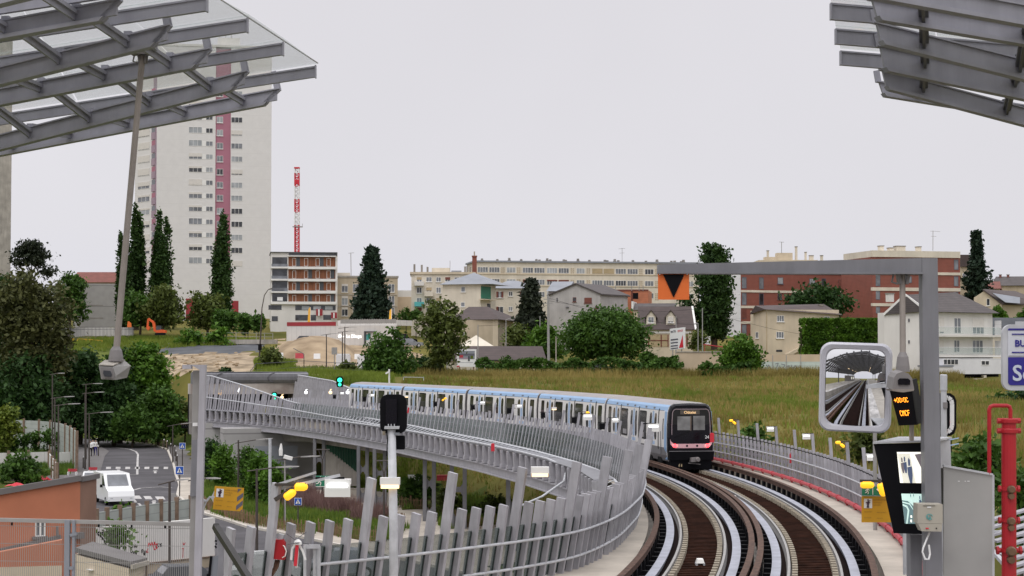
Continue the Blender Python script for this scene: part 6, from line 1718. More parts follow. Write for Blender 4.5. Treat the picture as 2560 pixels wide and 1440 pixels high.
# ---------------------------------------------------------------- street furniture and far details
def street_lamp(label,px,ybase,ytop,hx0,hx1,hy0,hy1,D=None,group='leaf armed street lamps'):
    D = D or G(px,ybase,Z0).y
    b = W(px,ybase,D); b.z = min(b.z,hz(b.x,b.y)); t = thing('street_lamp',label,'street lamp',tuple(b),group)
    top = W(px,ytop,D); mb = MB(); mb.tube([b - V((0,0,.2)),b.lerp(top,.5),top],[.085,.075,.06],8); mb.build('pole',MATS['pole_brown'],t)
    a,c = W(hx0,hy0,D),W(hx1,hy1,D); m_ = a.lerp(c,.55) + V((0,0,.06)); mb = MB()
    mb.tube([a,a.lerp(c,.3) + V((0,0,.03)),m_],[.035,.04,.045],6); mb.build('arm',MATS['pole_brown'],t)
    mb = MB(); ax = (c - m_).normalized(); sd = V((0,1,0))
    mb.hexa([m_ - sd*.06 - V((0,0,.03)),m_.lerp(c,.55) - sd*.16 - V((0,0,.03)),m_.lerp(c,.55) + sd*.16 - V((0,0,.03)),m_ + sd*.06 - V((0,0,.03)),m_ - sd*.06 + V((0,0,.04)),m_.lerp(c,.55) - sd*.14 + V((0,0,.05)),m_.lerp(c,.55) + sd*.14 + V((0,0,.05)),m_ + sd*.06 + V((0,0,.04))])
    mb.hexa([m_.lerp(c,.552) - sd*.16 - V((0,0,.03)),c - sd*.07 - V((0,0,.02)),c + sd*.07 - V((0,0,.02)),m_.lerp(c,.552) + sd*.16 - V((0,0,.03)),m_.lerp(c,.552) - sd*.14 + V((0,0,.05)),c - sd*.05 + V((0,0,.02)),c + sd*.05 + V((0,0,.02)),m_.lerp(c,.552) + sd*.14 + V((0,0,.05))])
    mb.build('lamp_head',MATS['pole_grey'],t)
    return t
street_lamp('leaf armed lamp whose head is highest at the left, before the feathery tree',131,1190,937,124,162,937,933)
street_lamp('leaf armed lamp with the upper of two heads right of the first lamp',215,1150,960,205,257,962,959)
street_lamp('leaf armed lamp with head just below the hanging camera, left pole of a pair',213,1175,981,206,261,985,980)
street_lamp('leaf armed lamp in front of the planted bank, upper head',137,1200,993,127,186,997,991)
street_lamp('leaf armed lamp in front of the planted bank, lower head',146,1215,1011,134,201,1015,1009)
street_lamp('leaf armed lamp beside the pedestrians, over the road',223,1185,1034,211,283,1036,1030)
street_lamp('leaf armed lamp at the right kerb behind the gantry post',432,1160,1064,418,480,1066,1057)
street_lamp('dark leaf armed lamp in front of the zebra crossing',424,1480,1206,395,472,1212,1198)
street_lamp('leaf armed lamp half hidden by the grey gantry post',497,1440,1200,470,552,1202,1196)
street_lamp('leaf armed lamp in front of the concrete abutment',596,1260,1100,588,682,1108,1096)
street_lamp('leaf armed lamp right of the white globe camera',712,1318,1147,692,801,1150,1140)
street_lamp('long armed leaf lamp above the yellow warning sign',642,1420,1172,618,748,1178,1166)
street_lamp('tall thin double armed lamp left of the lit station letters',862,935,817,846,893,821,818,D=235)
street_lamp('tall thin lamp in front of the lit round emblem',856,935,829,845,890,831,828,D=232)
street_lamp('tall thin lamp in front of the sand heap',816,935,836,803,848,838,834,D=238)
t = thing('street_lamp','tall curved swan neck street lamp in front of the white tower','street lamp',tuple(gp(648,268)))
mb = MB(); b = V(gp(648,268)); mb.tube([b,W(652,830,268),W(655,770,268),W(661,738,268),W(670,725,268),W(677,722,268)],[.13,.11,.08,.07,.06,.06],7); mb.build('pole',MATS['pole_brown'],t)
mb = MB(); mb.bar(W(672,723.5,268),W(681,721.5,268),.3,.14); mb.build('lamp_head',MATS['pole_brown'],t)
mb = MB(); mb.box(W(650,868,267.6),.5,.4,.9); mb.build('junction_box',MATS['black'],t)
for px,yb,yt,hx,D,lb in ((1372,916,738,None,254,'thick grey concrete utility pole left of the big round tree'),(1265,905,800,1280,268,'thin grey lamp pole beside the long brown shed roof'),(1390,912,841,None,252,'short white post right of the concrete utility pole'),(1690,880,790,None,262,'thin grey pole in front of the red and white billboard'),(1745,872,810,1738,265,'slim grey lamp post left of the dense poplar'),(1756,868,770,None,268,'thin dark pole at the foot of the dense poplar'),(1195,918,812,None,252,'thin metal pole beside the picture board'),(1350,860,790,None,275,'thin grey pole in front of the dark conifer')):
    b = W(px,yb,D); b.z = hz(b.x,b.y) - .2; r = .22 if px == 1372 else .1
    mb = MB(); tp = W(px - (2 if px == 1372 else 0),yt,D); mb.tube([b,tp],[r,r * .6],7)
    if hx: mb.tube([tp,W((px+hx)/2,yt - 3,D),W(hx,yt - 1,D)],[.06,.06,.05],6); mb.bar(W(hx - 3,yt - .5,D),W(hx + 4,yt - .5,D),.25,.12)
    if px == 1372:
        for k in (.9,.95): mb.bar(b.lerp(tp,k) - V((.6,0,0)),b.lerp(tp,k) + V((.6,0,0)),.1,.1)
    tag(mb.build('utility_pole',MATS['pole_grey'] if px != 1390 else MATS['concrete_light'],smooth=False),lb,'pole')
# overhead wires
mb = MB()
for (x0,y0,D0),(x1,y1,D1) in ((((1372,745,254)),(1745,812,265)),((1372,752,254),(1756,772,268)),((1195,815,252),(1372,760,254)),((1756,772,268),(2100,845,280))):
    a,c = W(x0,y0,D0),W(x1,y1,D1); m_ = a.lerp(c,.5) - V((0,0,.8)); mb.tube([a,a.lerp(m_,.5) - V((0,0,.25)),m_,m_.lerp(c,.5) - V((0,0,.25)),c],.018,4,cap=False)
tag(mb.build('overhead_wire',MATS['rubber']),'thin overhead wires strung between the grey poles','wire')

# crane mast, lattice
t = thing('crane_mast','red and white lattice crane mast behind the timber clad block','crane',W(742,640,380))
def lattice(mb,a,b,w,n,r,mi_):
    a,b = V(a),V(b); cs = [(-w,-w),(w,-w),(w,w),(-w,w)]
    for i in range(n):
        z0,z1 = a.lerp(b,i/n),a.lerp(b,(i+1)/n)
        mi = mi_(i)
        for k in range(4):
            c0,c1 = V((*cs[k],0)),V((*cs[(k+1)%4],0)); mb.bar(z0 + c0,z1 + c0,r,r,mi=mi); mb.bar(z0 + c0,z1 + c1,r*.7,r*.7,mi=mi); mb.bar(z0 + c0,z0 + c1,r*.7,r*.7,mi=mi)
mb = MB(); lattice(mb,W(742.5,660,380),W(742.5,422,380),.42,22,.20,lambda i: 0 if (i % 6) < 3 or i < 8 else 1); mb.build('mast',[MATS['red_bright'],MATS['sign_white']],t)
mb = MB(); mb.box(W(742.5,420,380),1.1,1.1,.3); mb.box(W(742.5,455,380),1.05,1.05,.9); mb.build('platform',MATS['red_bright'],t)
mb = MB(); mb.tube([W(739,660,380),W(739.5,560,380)],.05,5); mb.box(W(744,567,380),2.0,1.2,.15);
for dx in (738.5,756): mb.bar(W(dx,567,380),W(dx,559,380),.08,.08)
mb.build('service_deck',MATS['pole_grey'],t)

# station entrance wall with lit letters
b = bld('entrance_wall','long white hoarding wall with red band and lit station letters','wall',850,300)
F = fac(716,304,990,296); mb = MB(); z0 = F.hit(850,872)[1]
F.box(mb,0,F.L,z0 - 3,F.hit(800,815)[1],-.4,0); mb.build('wall',MATS['hoarding_white'],b)
pb([(424,884,864,916)],.0,.06,'red_panel','red_band')
mb = MB(); F.pbox(mb,*KA(866,868),*KA(1400,912),-6,-.45); mb.build('upper_wall',MATS['hoarding_white'],b)
F2_ = fac(842,297,988,293)
mb = MB(); F2_.pbox(mb,850,799,988,808,-.3,-.2)
for x in range(850,990,6): F2_.pbox(mb,x,797,x + .8,809,-.31,-.19)
mb.build('mesh_screen',MATS['pole_grey'],b)
mb = MB(); u,z = F.hit(850,840.5); mb.lathe(F.at(u,z,.1),[(.27,.04),(.27,-.04)],16,axis=tuple(F.n))
ul,zl = F.hit(866.5,844.5); text_mb(mb,'La Dhuys',.74,F.at(ul,zl,.1),F.u,V((0,0,1)),bold=.012)
u2,z2 = F.hit(856,843); text_mb(mb,'m',.42,F.at(u2,z2,.1),F.u,V((0,0,1)),bold=.012); mb.build('lit_letters',MATS['letters_lit'],b)
mb = MB(); F.pbox(mb,913.5,828,940.5,830,.0,.5); F.pbox(mb,913.5,830.1,915,866,.0,.5); F.pbox(mb,939,830.1,940.5,852,.0,.5); mb.build('door_frame',MATS['grey_dark'],b)
mb = MB(); F.pbox(mb,915.2,832,938.8,862,.02,.05,0); F.pbox(mb,916,836,923,850,.06,.09,1); F.pbox(mb,921,833,927,845,.1,.13,2); mb.build('poster',[MATS['sign_white'],MATS['teal'],MATS['sign_green']],b)
for px,py,h,D,lb in ((773,806,38,306,'orange feather flag before the timber clad block'),(976,804,32,300,'yellow orange feather flag near the big conifer')):
    tt_ = thing('feather_flag',lb,'flag',W(px,py + 6,D)); mb = MB(); mb.tube([W(px + 3,py + 8,D),W(px + 3,py - h,D)],.04,5); mb.build('pole',MATS['sign_white'],tt_)
    mb = MB(); mb.extr([W(px - 4,py,D),W(px + 3,py,D),W(px + 4,py - h + 4,D),W(px + 1,py - h,D),W(px - 2,py - h + 5,D)],(0,.04,0)); mb.build('cloth',MATS['yellow_flag'],tt_)
tt_ = thing('feather_flag','orange feather flag in front of the white site hoarding','flag',W(324,820,322)); mb = MB(); mb.extr([W(318,818,322),W(329,818,322),W(328,808,322),W(322,803,322),W(319,804,322)],(0,.05,0)); mb.build('cloth',MATS['orange_sign'],tt_)

# site hoarding, railing, excavator on the hill
def railing(name,label,pts,h,mat,step=1.5,bars=True,cat='railing'):
    t = thing(name,label,cat,pts[0]); mb = MB(); P = [V(p) for p in pts]
    for a,c in zip(P[:-1],P[1:]):
        for f in (1.0,.5): mb.bar(a + V((0,0,h*f)),c + V((0,0,h*f)),.06,.06)
    mb.build('rails',MATS[mat],t); mb = MB()
    for a,c in zip(P[:-1],P[1:]):
        n = max(1,int((c - a).length / step))
        for i in range(n + 1): q = a.lerp(c,i / n); mb.bar(q - V((0,0,.3)),q + V((0,0,h + .06)),.08,.08)
    mb.build('posts',MATS[mat],t); return t
t = thing('site_hoarding','long white corrugated site hoarding on the hill behind the left trees','fence',W(230,848,330))
Fh = fac(118,332,332,327); mb = MB(); Fh.box(mb,0,Fh.L,Fh.hit(200,850)[1] - 1,Fh.hit(200,819)[1],-.08,0); mb.build('panels',MATS['hoarding_white'],t)
t = thing('palisade_fence','dark thin palisade fence in front of the white site hoarding','fence',W(230,850,325)); Fq = fac(140,326,334,322); mb = MB()
for i in range(58): u = Fq.L * i / 57; Fq.box(mb,u - .03,u + .03,Fq.hit(200,852)[1],Fq.hit(200,819)[1],-.03,.03)
Fq.box(mb,0,Fq.L,Fq.hit(200,824)[1],Fq.hit(200,823)[1],-.02,.02); mb.build('bars',MATS['grey_dark'],t)
for x0,x1,mt,lb in ((257,277,'sign_blue','blue plastic site barrier on the hill'),(279,331,'red_bright','red plastic site barrier beside the blue one')):
    Fz = fac(x0,312,x1,311); mb = MB(); Fz.pbox(mb,x0,858,x1,867,-.3,0); Fz.pbox(mb,x0,867.2,x1,869,-.5,.2); tag(mb.build('site_barrier',MATS[mt]),lb,'barrier')
railing('orange_netting','yellow orange site netting fence on the grassy bank',[W(160,862,318),W(205,862,316),W(255,866,313)],1.0,'yellow_flag',1.0,cat='netting')
railing('railing','grey metal railing along the ledge below the tower',[W(505,850,300),W(560,849,300),W(620,850,300),W(682,851,298)],1.15,'pole_grey')
mb = MB(); Fz = fac(505,300.5,690,298.5); Fz.pbox(mb,505,849,690,860,-1.0,.0); tag(mb.build('retaining_wall',MATS['concrete']),'low concrete retaining wall under the metal railing','wall')
t = thing('excavator','small orange excavator with raised arm on the hill','excavator',W(395,838,312)); D = 312
mb = MB(); mb.extr([W(388,838,D),W(412,838,D),W(414,835,D),W(412,832,D),W(388,832,D),W(386,835,D)],(0,.5,0)); mb.extr([W(388,838,D+1.5),W(412,838,D+1.5),W(414,835,D+1.5),W(412,832,D+1.5),W(388,832,D+1.5),W(386,835,D+1.5)],(0,.5,0)); mb.build('track',MATS['rubber'],t)
mb = MB(); mb.extr([W(389,831.8,D+.2),W(413,831.8,D+.2),W(413,826,D+.2),W(403,824,D+.2),W(389,826,D+.2)],(0,1.5,0)); mb.build('body',MATS['orange_machine'],t)
mb = MB(); mb.extr([W(390,825.9,D+.4),W(403,823.9,D+.4),W(402,814,D+.4),W(391,814,D+.4)],(0,1.1,0)); mb.build('cab',MATS['pane_dark'],t)
mb = MB()
for (a,c,w) in (((388,829),(384,806),.42),((384,806),(371,797),.36),((371,797),(369,816),.30)): mb.bar(W(*a,D+.8),W(*c,D+.8),w,w,(0,1,0))
mb.build('boom',MATS['orange_machine'],t); mb = MB(); mb.extr([W(366,816,D+.5),W(374,816,D+.5),W(374,823,D+.5),W(370,826,D+.5),W(366,822,D+.5)],(0,.7,0)); mb.build('bucket',MATS['orange_machine'],t)
for px,py,w_,mt,lb in ((703,892,9,'sign_white','white concrete barrier block at the left of the sand heap'),(748,893,20,'red_pale','pale red barrier block between white ones'),(792,894,16,'sign_white','white concrete barrier block right of the pale red one'),(893,895,14,'sign_white','white barrier block near the twin pointed tree')):
    mb = MB(); D = 262; a = W(px - w_/2,py + 3,D); c = W(px + w_/2,py + 3,D); mb.extr([a,a + V((0,.6,0)),a + V((0,.42,.75)),a + V((0,.18,.75))],c - a); tag(mb.build('barrier_block',MATS[mt]),lb,'barrier','barrier blocks on the sand')
mb = MB()
rs_ = np.random.default_rng(5)
for i in range(120):
    px = rs_.uniform(425,600); D = rs_.uniform(252,285); q = V(gp(px,D)); s = rs_.uniform(.12,.4); mb.lathe(q,[(s*.7,0),(s,s*.35),(s*.6,s*.8)],5)
stuff(mb.build('rubble',MATS['soil']))
# sand heap and wire fence by the portal
mb = MB(); heap = []
for i in range(15):
    for j in range(7):
        f,g = i / 14,j / 6; q = W(690 + 200 * f,890,272 + 22 * g); zz = hz(q.x,q.y) + 2.6 * math.sin(PI * f) ** .7 * math.sin(PI * (.02 + .8 * g)) + random.Random(i*9+j).uniform(-.15,.15); heap.append((q.x,q.y,zz - (.4 if i in (0,14) or j in (0,6) else 0)))
mb.add(heap,[(i*7+j,(i+1)*7+j,(i+1)*7+j+1,i*7+j+1) for i in range(14) for j in range(6)]); struct(mb.build('sand_heap',MATS['soil'],smooth=True))
railing('wire_fence','thin dark wire fence above the tunnel portal',[gp(505,216),gp(640,220),gp(760,222),gp(905,224)],1.5,'grey_dark',4.0,cat='fence')
for px,lb in ((760,'angled thin fence stay above the portal'),):
    mb = MB(); q = V(gp(px,228)); mb.tube([q,q + V((0,0,2.6)),q + V((-1.3,0,3.3))],.05,5); tag(mb.build('fence_stay',MATS['grey_dark']),lb,'post')
mb = MB(); q = V(gp(836,232)); mb.tube([q,q + V((0,0,3.2))],.06,6); mb.box(q + V((0,0,3.0)),.7,.1,.9); tag(mb.build('site_notice',MATS['pole_grey']),'small grey notice board on a post beside the sand','sign')
for px,w_,lb in ((846,22,'white van roof behind the twin pointed tree, left of two'),(905,30,'pale blue container behind the twin pointed tree')):
    mb = MB(); q = V(gp(px + 12,246)); mb.box(q + V((0,0,1.0)),w_ * 246 / FPX * 1.5,2,1.9); mb.box(q + V((0,0,2.03)),w_ * 246 / FPX * 1.3,1.8,.15); tag(mb.build('site_container',MATS['white_panel']),lb,'container')

# signals near the portal
def green_signal(label,px,py,yb,D,s):
    t = thing('track_signal',label,'signal',W(px,yb,D)); c = W(px,py,D)
    mb = MB(); mb.extr([c + V((-.22*s,0,-.42*s)),c + V((.22*s,0,-.42*s)),c + V((.30*s,0,-.2*s)),c + V((.30*s,0,.3*s)),c + V((.18*s,0,.46*s)),c + V((-.18*s,0,.46*s)),c + V((-.30*s,0,.3*s)),c + V((-.30*s,0,-.2*s))],(0,.1,0)); mb.build('backboard',MATS['black'],t)
    mb = MB(); mb.lathe(c + V((0,-.03,.16*s)),[(.02,.05),(.19*s,.03),(.19*s,0)],14,axis=(0,-1,0)); mb.lathe(c + V((0,-.03,-.22*s)),[(.02,.05),(.13*s,.03),(.13*s,0)],12,axis=(0,-1,0)); mb.build('green_lens',MATS['lamp_green'],t)
    mb = MB(); mb.tube([c + V((0,.15,-.4*s)),V((c.x,c.y + .15,W(px,yb,D).z))],.06,6); mb.build('post',MATS['pole_grey'],t)
green_signal('green lit signal above the fence at the far end of the train',849.5,955,1005,176,1.15)
green_signal('green lit signal in the mouth of the tunnel',686,991,1030,185,.95)
t = thing('camera_post','white post with small camera standing behind the train','camera post',W(972,960,185)); mb = MB(); mb.bar(W(973,965,185),W(973,923,185),.16,.16); mb.build('post',MATS['white_paint'],t); mb = MB(); mb.bar(W(964,934,184.8),W(971,930,184.8),.14,.16); mb.bar(W(970,931,184.8),W(973,926,184.8),.05,.05); mb.build('camera',MATS['white_paint'],t)
for px,py,D,mt,lb in ((551,984,186,'lamp_amber','small amber lamp at the left of the tunnel mouth'),(705,993,188,'lamp_warm','small warm lamp right of the tunnel signal'),(598,977,186,'lamp_white','small white lamp on the tunnel lintel'),(765,981,180,'lamp_white','small white lamp on the portal side fins'),(826,981,172,'lamp_warm','small warm lamp beside the far green signal'),(869,981,170,'lamp_white','white lamp hood left of the train end')):
    mb = MB(); c = W(px,py,D); mb.lathe(c,[(.05,-.16),(.16,-.08),(.16,.06),(.08,.14)],8); mb.bar(c + V((0,0,.14)),c + V((0,0,.3)),.05,.05); mb.bar(c + V((0,.02,.27)),c + V((0,1.2,.27)),.04,.04); tag(mb.build('portal_lamp',MATS[mt]),lb,'lamp','small lamps at the tunnel portal')

# roadside walls, barriers and graffiti, lower left
D = 95; Fg = fac(236,94,540,100); b = bld('graffiti_wall','long white wall with red and black graffiti behind the mesh fence','wall',380,96)
mb = MB(); Fg.box(mb,0,Fg.L,Fg.hit(400,1405)[1],Fg.hit(400,1306)[1],-.25,0); mb.build('wall',MATS['white_wall'],b)
mb = MB(); Fg.box(mb,0,Fg.L,Z0 - .3,Fg.hit(400,1405)[1] - .003,-.3,.05); mb.build('plinth',MATS['beige_wall'],b); mb = MB(); Fg.box(mb,0,Fg.L,Fg.hit(400,1406)[1],Fg.hit(400,1403)[1],.052,.12); mb.build('ledge',MATS['wood_post'],b)
mb = MB(); gx_ = lambda cx,cy: (140 + cx / 6.095,1240 + cy / 6.095)
S = lambda pts: [gx_(*p) for p in pts]
def flat_stroke(mb,pts,w):
    P = [Fg.hit(*q) for q in pts]
    for (u0,z0),(u1,z1) in zip(P[:-1],P[1:]):
        L = math.hypot(u1-u0,z1-z0) + 1e-6; du,dz = -(z1-z0)/L*w/2,(u1-u0)/L*w/2
        mb.hexa([Fg.at(u0+du,z0+dz,.002),Fg.at(u1+du,z1+dz,.002),Fg.at(u1-du,z1-dz,.002),Fg.at(u0-du,z0-dz,.002),Fg.at(u0+du,z0+dz,.012),Fg.at(u1+du,z1+dz,.012),Fg.at(u1-du,z1-dz,.012),Fg.at(u0-du,z0-dz,.012)])
for st in ([(620,570),(650,550),(690,565),(720,555),(760,590)],[(625,580),(680,610),(730,670),(765,750),(720,800)],[(690,640),(705,620)],[(790,820),(810,800)]): flat_stroke(mb,S(st),.09)
for st in ([(1140,740),(1170,745),(1160,785),(1135,780)],[(1190,745),(1190,785),(1205,760),(1220,785),(1240,745)],[(1130,830),(1145,880),(1165,835)],[(1170,840),(1180,890),(1200,840)],[(1205,840),(1220,900),(1235,840)],[(1300,870),(1305,820),(1330,815),(1320,850),(1345,900)],[(1340,830),(1355,905),(1370,830)],[(1560,720),(1545,750),(1565,775)],[(1580,720),(1590,775)],[(1605,720),(1590,745),(1615,770)]): flat_stroke(mb,S(st),.05)
for st in ([(2420,680),(2450,690)],[(2430,730),(2470,735)],[(2420,760),(2440,790),(2460,760)]): flat_stroke(mb,S(st),.09)
mb.build('black_graffiti',MATS['black'],b)
mb = MB()
for st in ([(1400,770),(1420,710),(1440,760),(1460,700),(1480,770),(1500,700),(1520,790),(1540,720)],[(1480,760),(1500,820),(1540,790),(1520,730)],[(1400,800),(1380,860),(1405,855)],[(1930,710),(1945,745),(1970,710)],[(1935,800),(1930,940)],[(1920,800),(1945,800)],[(2090,830),(2090,855),(2110,855)]): flat_stroke(mb,S(st),.06)
mb.build('red_graffiti',MATS['red_bright'],b)
def panel_barrier(label,pts,h,np_,mat,z=None,group=None):
    t = thing('panel_barrier',label,'barrier',pts[0]); P = [V(p) for p in pts]
    mb = MB()
    for a,c in zip(P[:-1],P[1:]):
        d = (c - a).normalized(); n = V((d.y,-d.x,0)); mb.hexa([a - n*.04,c - n*.04,c + n*.04,a + n*.04,a - n*.04 + V((0,0,h)),c - n*.04 + V((0,0,h)),c + n*.04 + V((0,0,h)),a + n*.04 + V((0,0,h))])
    for a in P: mp = MB(); mp.box(a + V((0,-.14,h/2 + .1)),.24,.24,h + .25); mp.build('post',MATS['wood_post'],t)
    mb.build('panels',MATS[mat],t); return t
def gpt(px,D,z=Z0): w = W(px,890,D); return V((w.x,w.y,z))
panel_barrier('pale green plank noise barrier with brown posts behind the graffiti wall',[gpt(246,104),gpt(272,105),gpt(304,106.5),gpt(337,108),gpt(371,109.5),gpt(406,111),gpt(445,112.5),gpt(480,114)],2.6,7,'panel_grey_green')
panel_barrier('curved grey plank barrier with brown posts at the planted bank',[gpt(24,216),gpt(62,215),gpt(100,213),gpt(128,210),gpt(150,206),gpt(166,200),gpt(178,194),gpt(188,187),gpt(195,180)],3.9,8,'panel_grey_green')
panel_barrier('white plank fence behind the dark bush at the left',[gpt(-30,183),gpt(25,184),gpt(75,185),gpt(128,186)],1.75,3,'hoarding_white')
panel_barrier('short white plank fence turning towards the road',[gpt(126,180),gpt(134,172),gpt(141,166),gpt(146,161)],1.9,3,'hoarding_white')
mb = MB(); Fz = fac(146,186,175,187); Fz.pbox(mb,146,1131,175,1172,-.1,0); tag(mb.build('white_gate',MATS['white_paint']),'smooth white gate panel right of the white plank fence','gate')
for px,py,s,lb in ((95,1198,1.0,'crumpled red plastic netting at the foot of the white fence'),(40,1212,.7,'flat red plastic netting on the grass at the left')):
    mb = MB(); c = G(px,py + 6,Z0); r_ = random.Random(px)
    vs_ = [c + V(((i/6 - .5) * 2.6*s,(j/3 - .5) * 1.2,(.08 + r_.uniform(0,.75*s) * math.sin(PI*i/6) * (1 if 0 < j < 3 else .3)))) for i in range(7) for j in range(4)]
    mb.add(vs_,[(i*4+j,(i+1)*4+j,(i+1)*4+j+1,i*4+j+1) for i in range(6) for j in range(3)]); o = tag(mb.build('plastic_netting',MATS['red_bright']),lb,'netting')
mb = MB(); c = G(30,1206,Z0); mb.box(c + V((0,0,.15)),2.2,.5,.12); mb.box(c + V((.2,.3,.28)),1.6,.4,.1); tag(mb.build('boards',MATS['concrete_light']),'pale boards lying on the grass at the left','boards')
for x0,x1,y,mt,lb in ((170,192,1172,'red_pale','pale red and white street barrier beside the pavement'),(222,243,1168,'red_pale','pale red street barrier behind the parked car')):
    tt_ = thing('street_barrier',lb,'barrier',G(x0,y + 16,Z0)); D = G((x0+x1)/2,y + 18,Z0).y; Fz = fac(x0,D,x1,D)
    mb = MB(); Fz.pbox(mb,x0,y,x1,y + 7,-.06,0); mb.build('board',MATS[mt],tt_); mb = MB(); Fz.pbox(mb,x0,y + 7.2,x0 + 2,y + 18,-.3,.3); Fz.pbox(mb,x1 - 2,y + 7.2,x1,y + 18,-.3,.3); mb.build('feet',MATS['sign_white'],tt_)
for i,(px,py) in enumerate(((246,1142),(208,1172),(212,1172),(437,1142),(440,1155),(443,1168),(427,1136),(418,1128),(410,1124))):
    q = G(px,py,Z0); mb = MB(); mb.tube([q,q + V((0,0,1.15))],[.07,.06],7,mi=0); mb.tube([q + V((0,0,1.152)),q + V((0,0,1.3))],[.062,.055],7,mi=1)
    side = 'left' if px < 300 else 'right'
    lb = {246: 'single white topped bollard left of the zebra crossing',208: 'white topped bollard by the parked car, left of a pair',212: 'white topped bollard by the parked car, right of a pair',437: 'bollard on the right pavement next to the upper crossing sign',440: 'bollard on the right pavement between the crossing signs',443: 'bollard on the right pavement next to the lower crossing sign',427: 'bollard at the far right kerb, nearest of three',418: 'bollard at the far right kerb, middle of three',410: 'bollard at the far right kerb, farthest of three'}[px]
    tag(mb.build('bollard',[MATS['pole_brown'],MATS['sign_white']]),lb,'bollard','dark bollards along the pavements')
railing('guard_rail','low wooden fence along the outer side of the road bend',[G(195,1090,Z0),G(262,1098,Z0),G(340,1105,Z0),G(416,1121,Z0)],.9,'wood_post',2.0,cat='fence')
def cross_sign(label,px,py,yb,s=.95):
    D = G(px,yb,Z0).y; c = W(px,py,D); t = thing('crossing_sign',label,'sign',(c.x,c.y,Z0),'blue pedestrian crossing signs')
    mb = MB(); mb.box(c,s,.03,s); mb.build('white_border',MATS['sign_white'],t)
    mb = MB(); mb.box(c + V((0,-.02,0)),s*.9,.03,s*.9); mb.build('blue_panel',MATS['sign_blue'],t)
    mb = MB(); mb.extr([c + V((-s*.33,-.055,-s*.28)),c + V((s*.33,-.055,-s*.28)),c + V((0,-.055,s*.34))],(0,.015,0)); mb.build('triangle',MATS['sign_white'],t)
    mb = MB(); o = c + V((0,-.06,-.02))
    for a,b_ in (((0,.12),(.01,-.05)),((.01,-.05),(-.08,-.24)),((.01,-.05),(.10,-.24)),((0,.08),(.09,-.02)),((0,.08),(-.08,.0))): mb.bar(o + V((a[0]*s,0,a[1]*s)),o + V((b_[0]*s,0,b_[1]*s)),.05*s,.01,(0,1,0))
    mb.lathe(o + V((0,0,.17*s)),[(.045*s,-.004),(.045*s,.004)],8,axis=(0,1,0)); mb.build('walker',MATS['black'],t)
    mb = MB(); mb.tube([V((c.x,c.y + .06,Z0)),c + V((0,.06,s*.5))],.05,6); mb.build('post',MATS['pole_brown'],t)
cross_sign('blue crossing sign on the right pavement, the smaller upper one',456,1115,1178,.62)
cross_sign('blue crossing sign on the right pavement, the larger lower one',449,1176,1246,.66)
cross_sign('blue crossing sign in front of the purple grasses',745,1254,1330,.48)
mb = MB(); q = G(433,1290,Z0); mb.tube([q,V((q.x,q.y,W(433,1235,q.y).z))],.05,6); mb.box(W(434,1242,q.y),.35,.1,.5); tag(mb.build('sign_back',MATS['pole_grey']),'grey back of a small road sign beside the dark lamp','sign')
# picket fences round the beds
def picket(label,pxs):
    P = [G(px,py,Z0 + .08) for px,py in pxs]; mb = MB(); r_ = random.Random(len(pxs) + int(pxs[0][0])); P2 = []
    for a,c in zip(P[:-1],P[1:]):
        n = max(1,int((c - a).length / .17))
        for i in range(n): q = a.lerp(c,i / n); h = r_.uniform(.65,.95); mb.bar(q - V((0,0,.1)),q + V((r_.uniform(-.05,.05),0,h)),.085,.04)
        for h in (.25,.6): mb.bar(a + V((0,0,h)),c + V((0,0,h)),.02,.02)
    return tag(mb.build('picket_fence',MATS['picket']),label,'picket fence','chestnut picket fences around the beds')
picket('chestnut picket fence between the footpath and the long bed',[(500,1262),(520,1276),(565,1294),(618,1310),(690,1324),(782,1342)])
picket('chestnut picket fence in front of the bed below the purple grasses',[(795,1332),(850,1345),(905,1350),(960,1354)])
picket('chestnut picket fence behind the leaning blades, at the plaza',[(838,1262),(872,1287),(915,1292),(960,1294),(1012,1320)])
picket('chestnut picket fence below the dense shrub at the signal mast',[(1000,1268),(1050,1272),(1104,1270)])
picket('chestnut picket fence right of the piers',[(1105,1300),(1180,1320),(1290,1312)])
# low walls and barriers below the viaduct
def low_wall(label,x0,x1,yt,yb,mat,D=None,name='low_wall',cat='wall'):
    D = D or G((x0+x1)/2,yb,Z0).y; Fz = fac(x0,D,x1,D); mb = MB(); Fz.pbox(mb,x0,yt,x1,yb + 2,-.3,0); Fz.pbox(mb,x0 - .5,yt - 1.2,x1 + .5,yt - .05,-.36,.06); return tag(mb.build(name,MATS[mat]),label,cat)
low_wall('long concrete low wall across the plaza behind the piers',807,925,1222,1243,'concrete')
low_wall('light concrete low wall under the girder at the right',1188,1345,1201,1226,'concrete_light')
for x0,x1,mt,lb in ((1092,1128,'red_pale','pale red plastic barrier between the piers'),(1128,1185,'red_pale','pale red plastic barrier below the girder'),(1020,1056,'sign_white','white plastic barrier left of the pale red ones'),(1188,1232,'sign_white','white plastic barrier right of the pale red ones')):
    low_wall(lb,x0,x1 - 1,1189,1200,mt,D=158,name='plastic_barrier',cat='barrier')
o = sheet('paving',[(1190,1228),(1340,1228),(1370,1262),(1195,1245)],'concrete_light',.05)
o = sheet('bare_soil',[(1010,1168),(1300,1172),(1300,1188),(1010,1186)],'soil',.03)
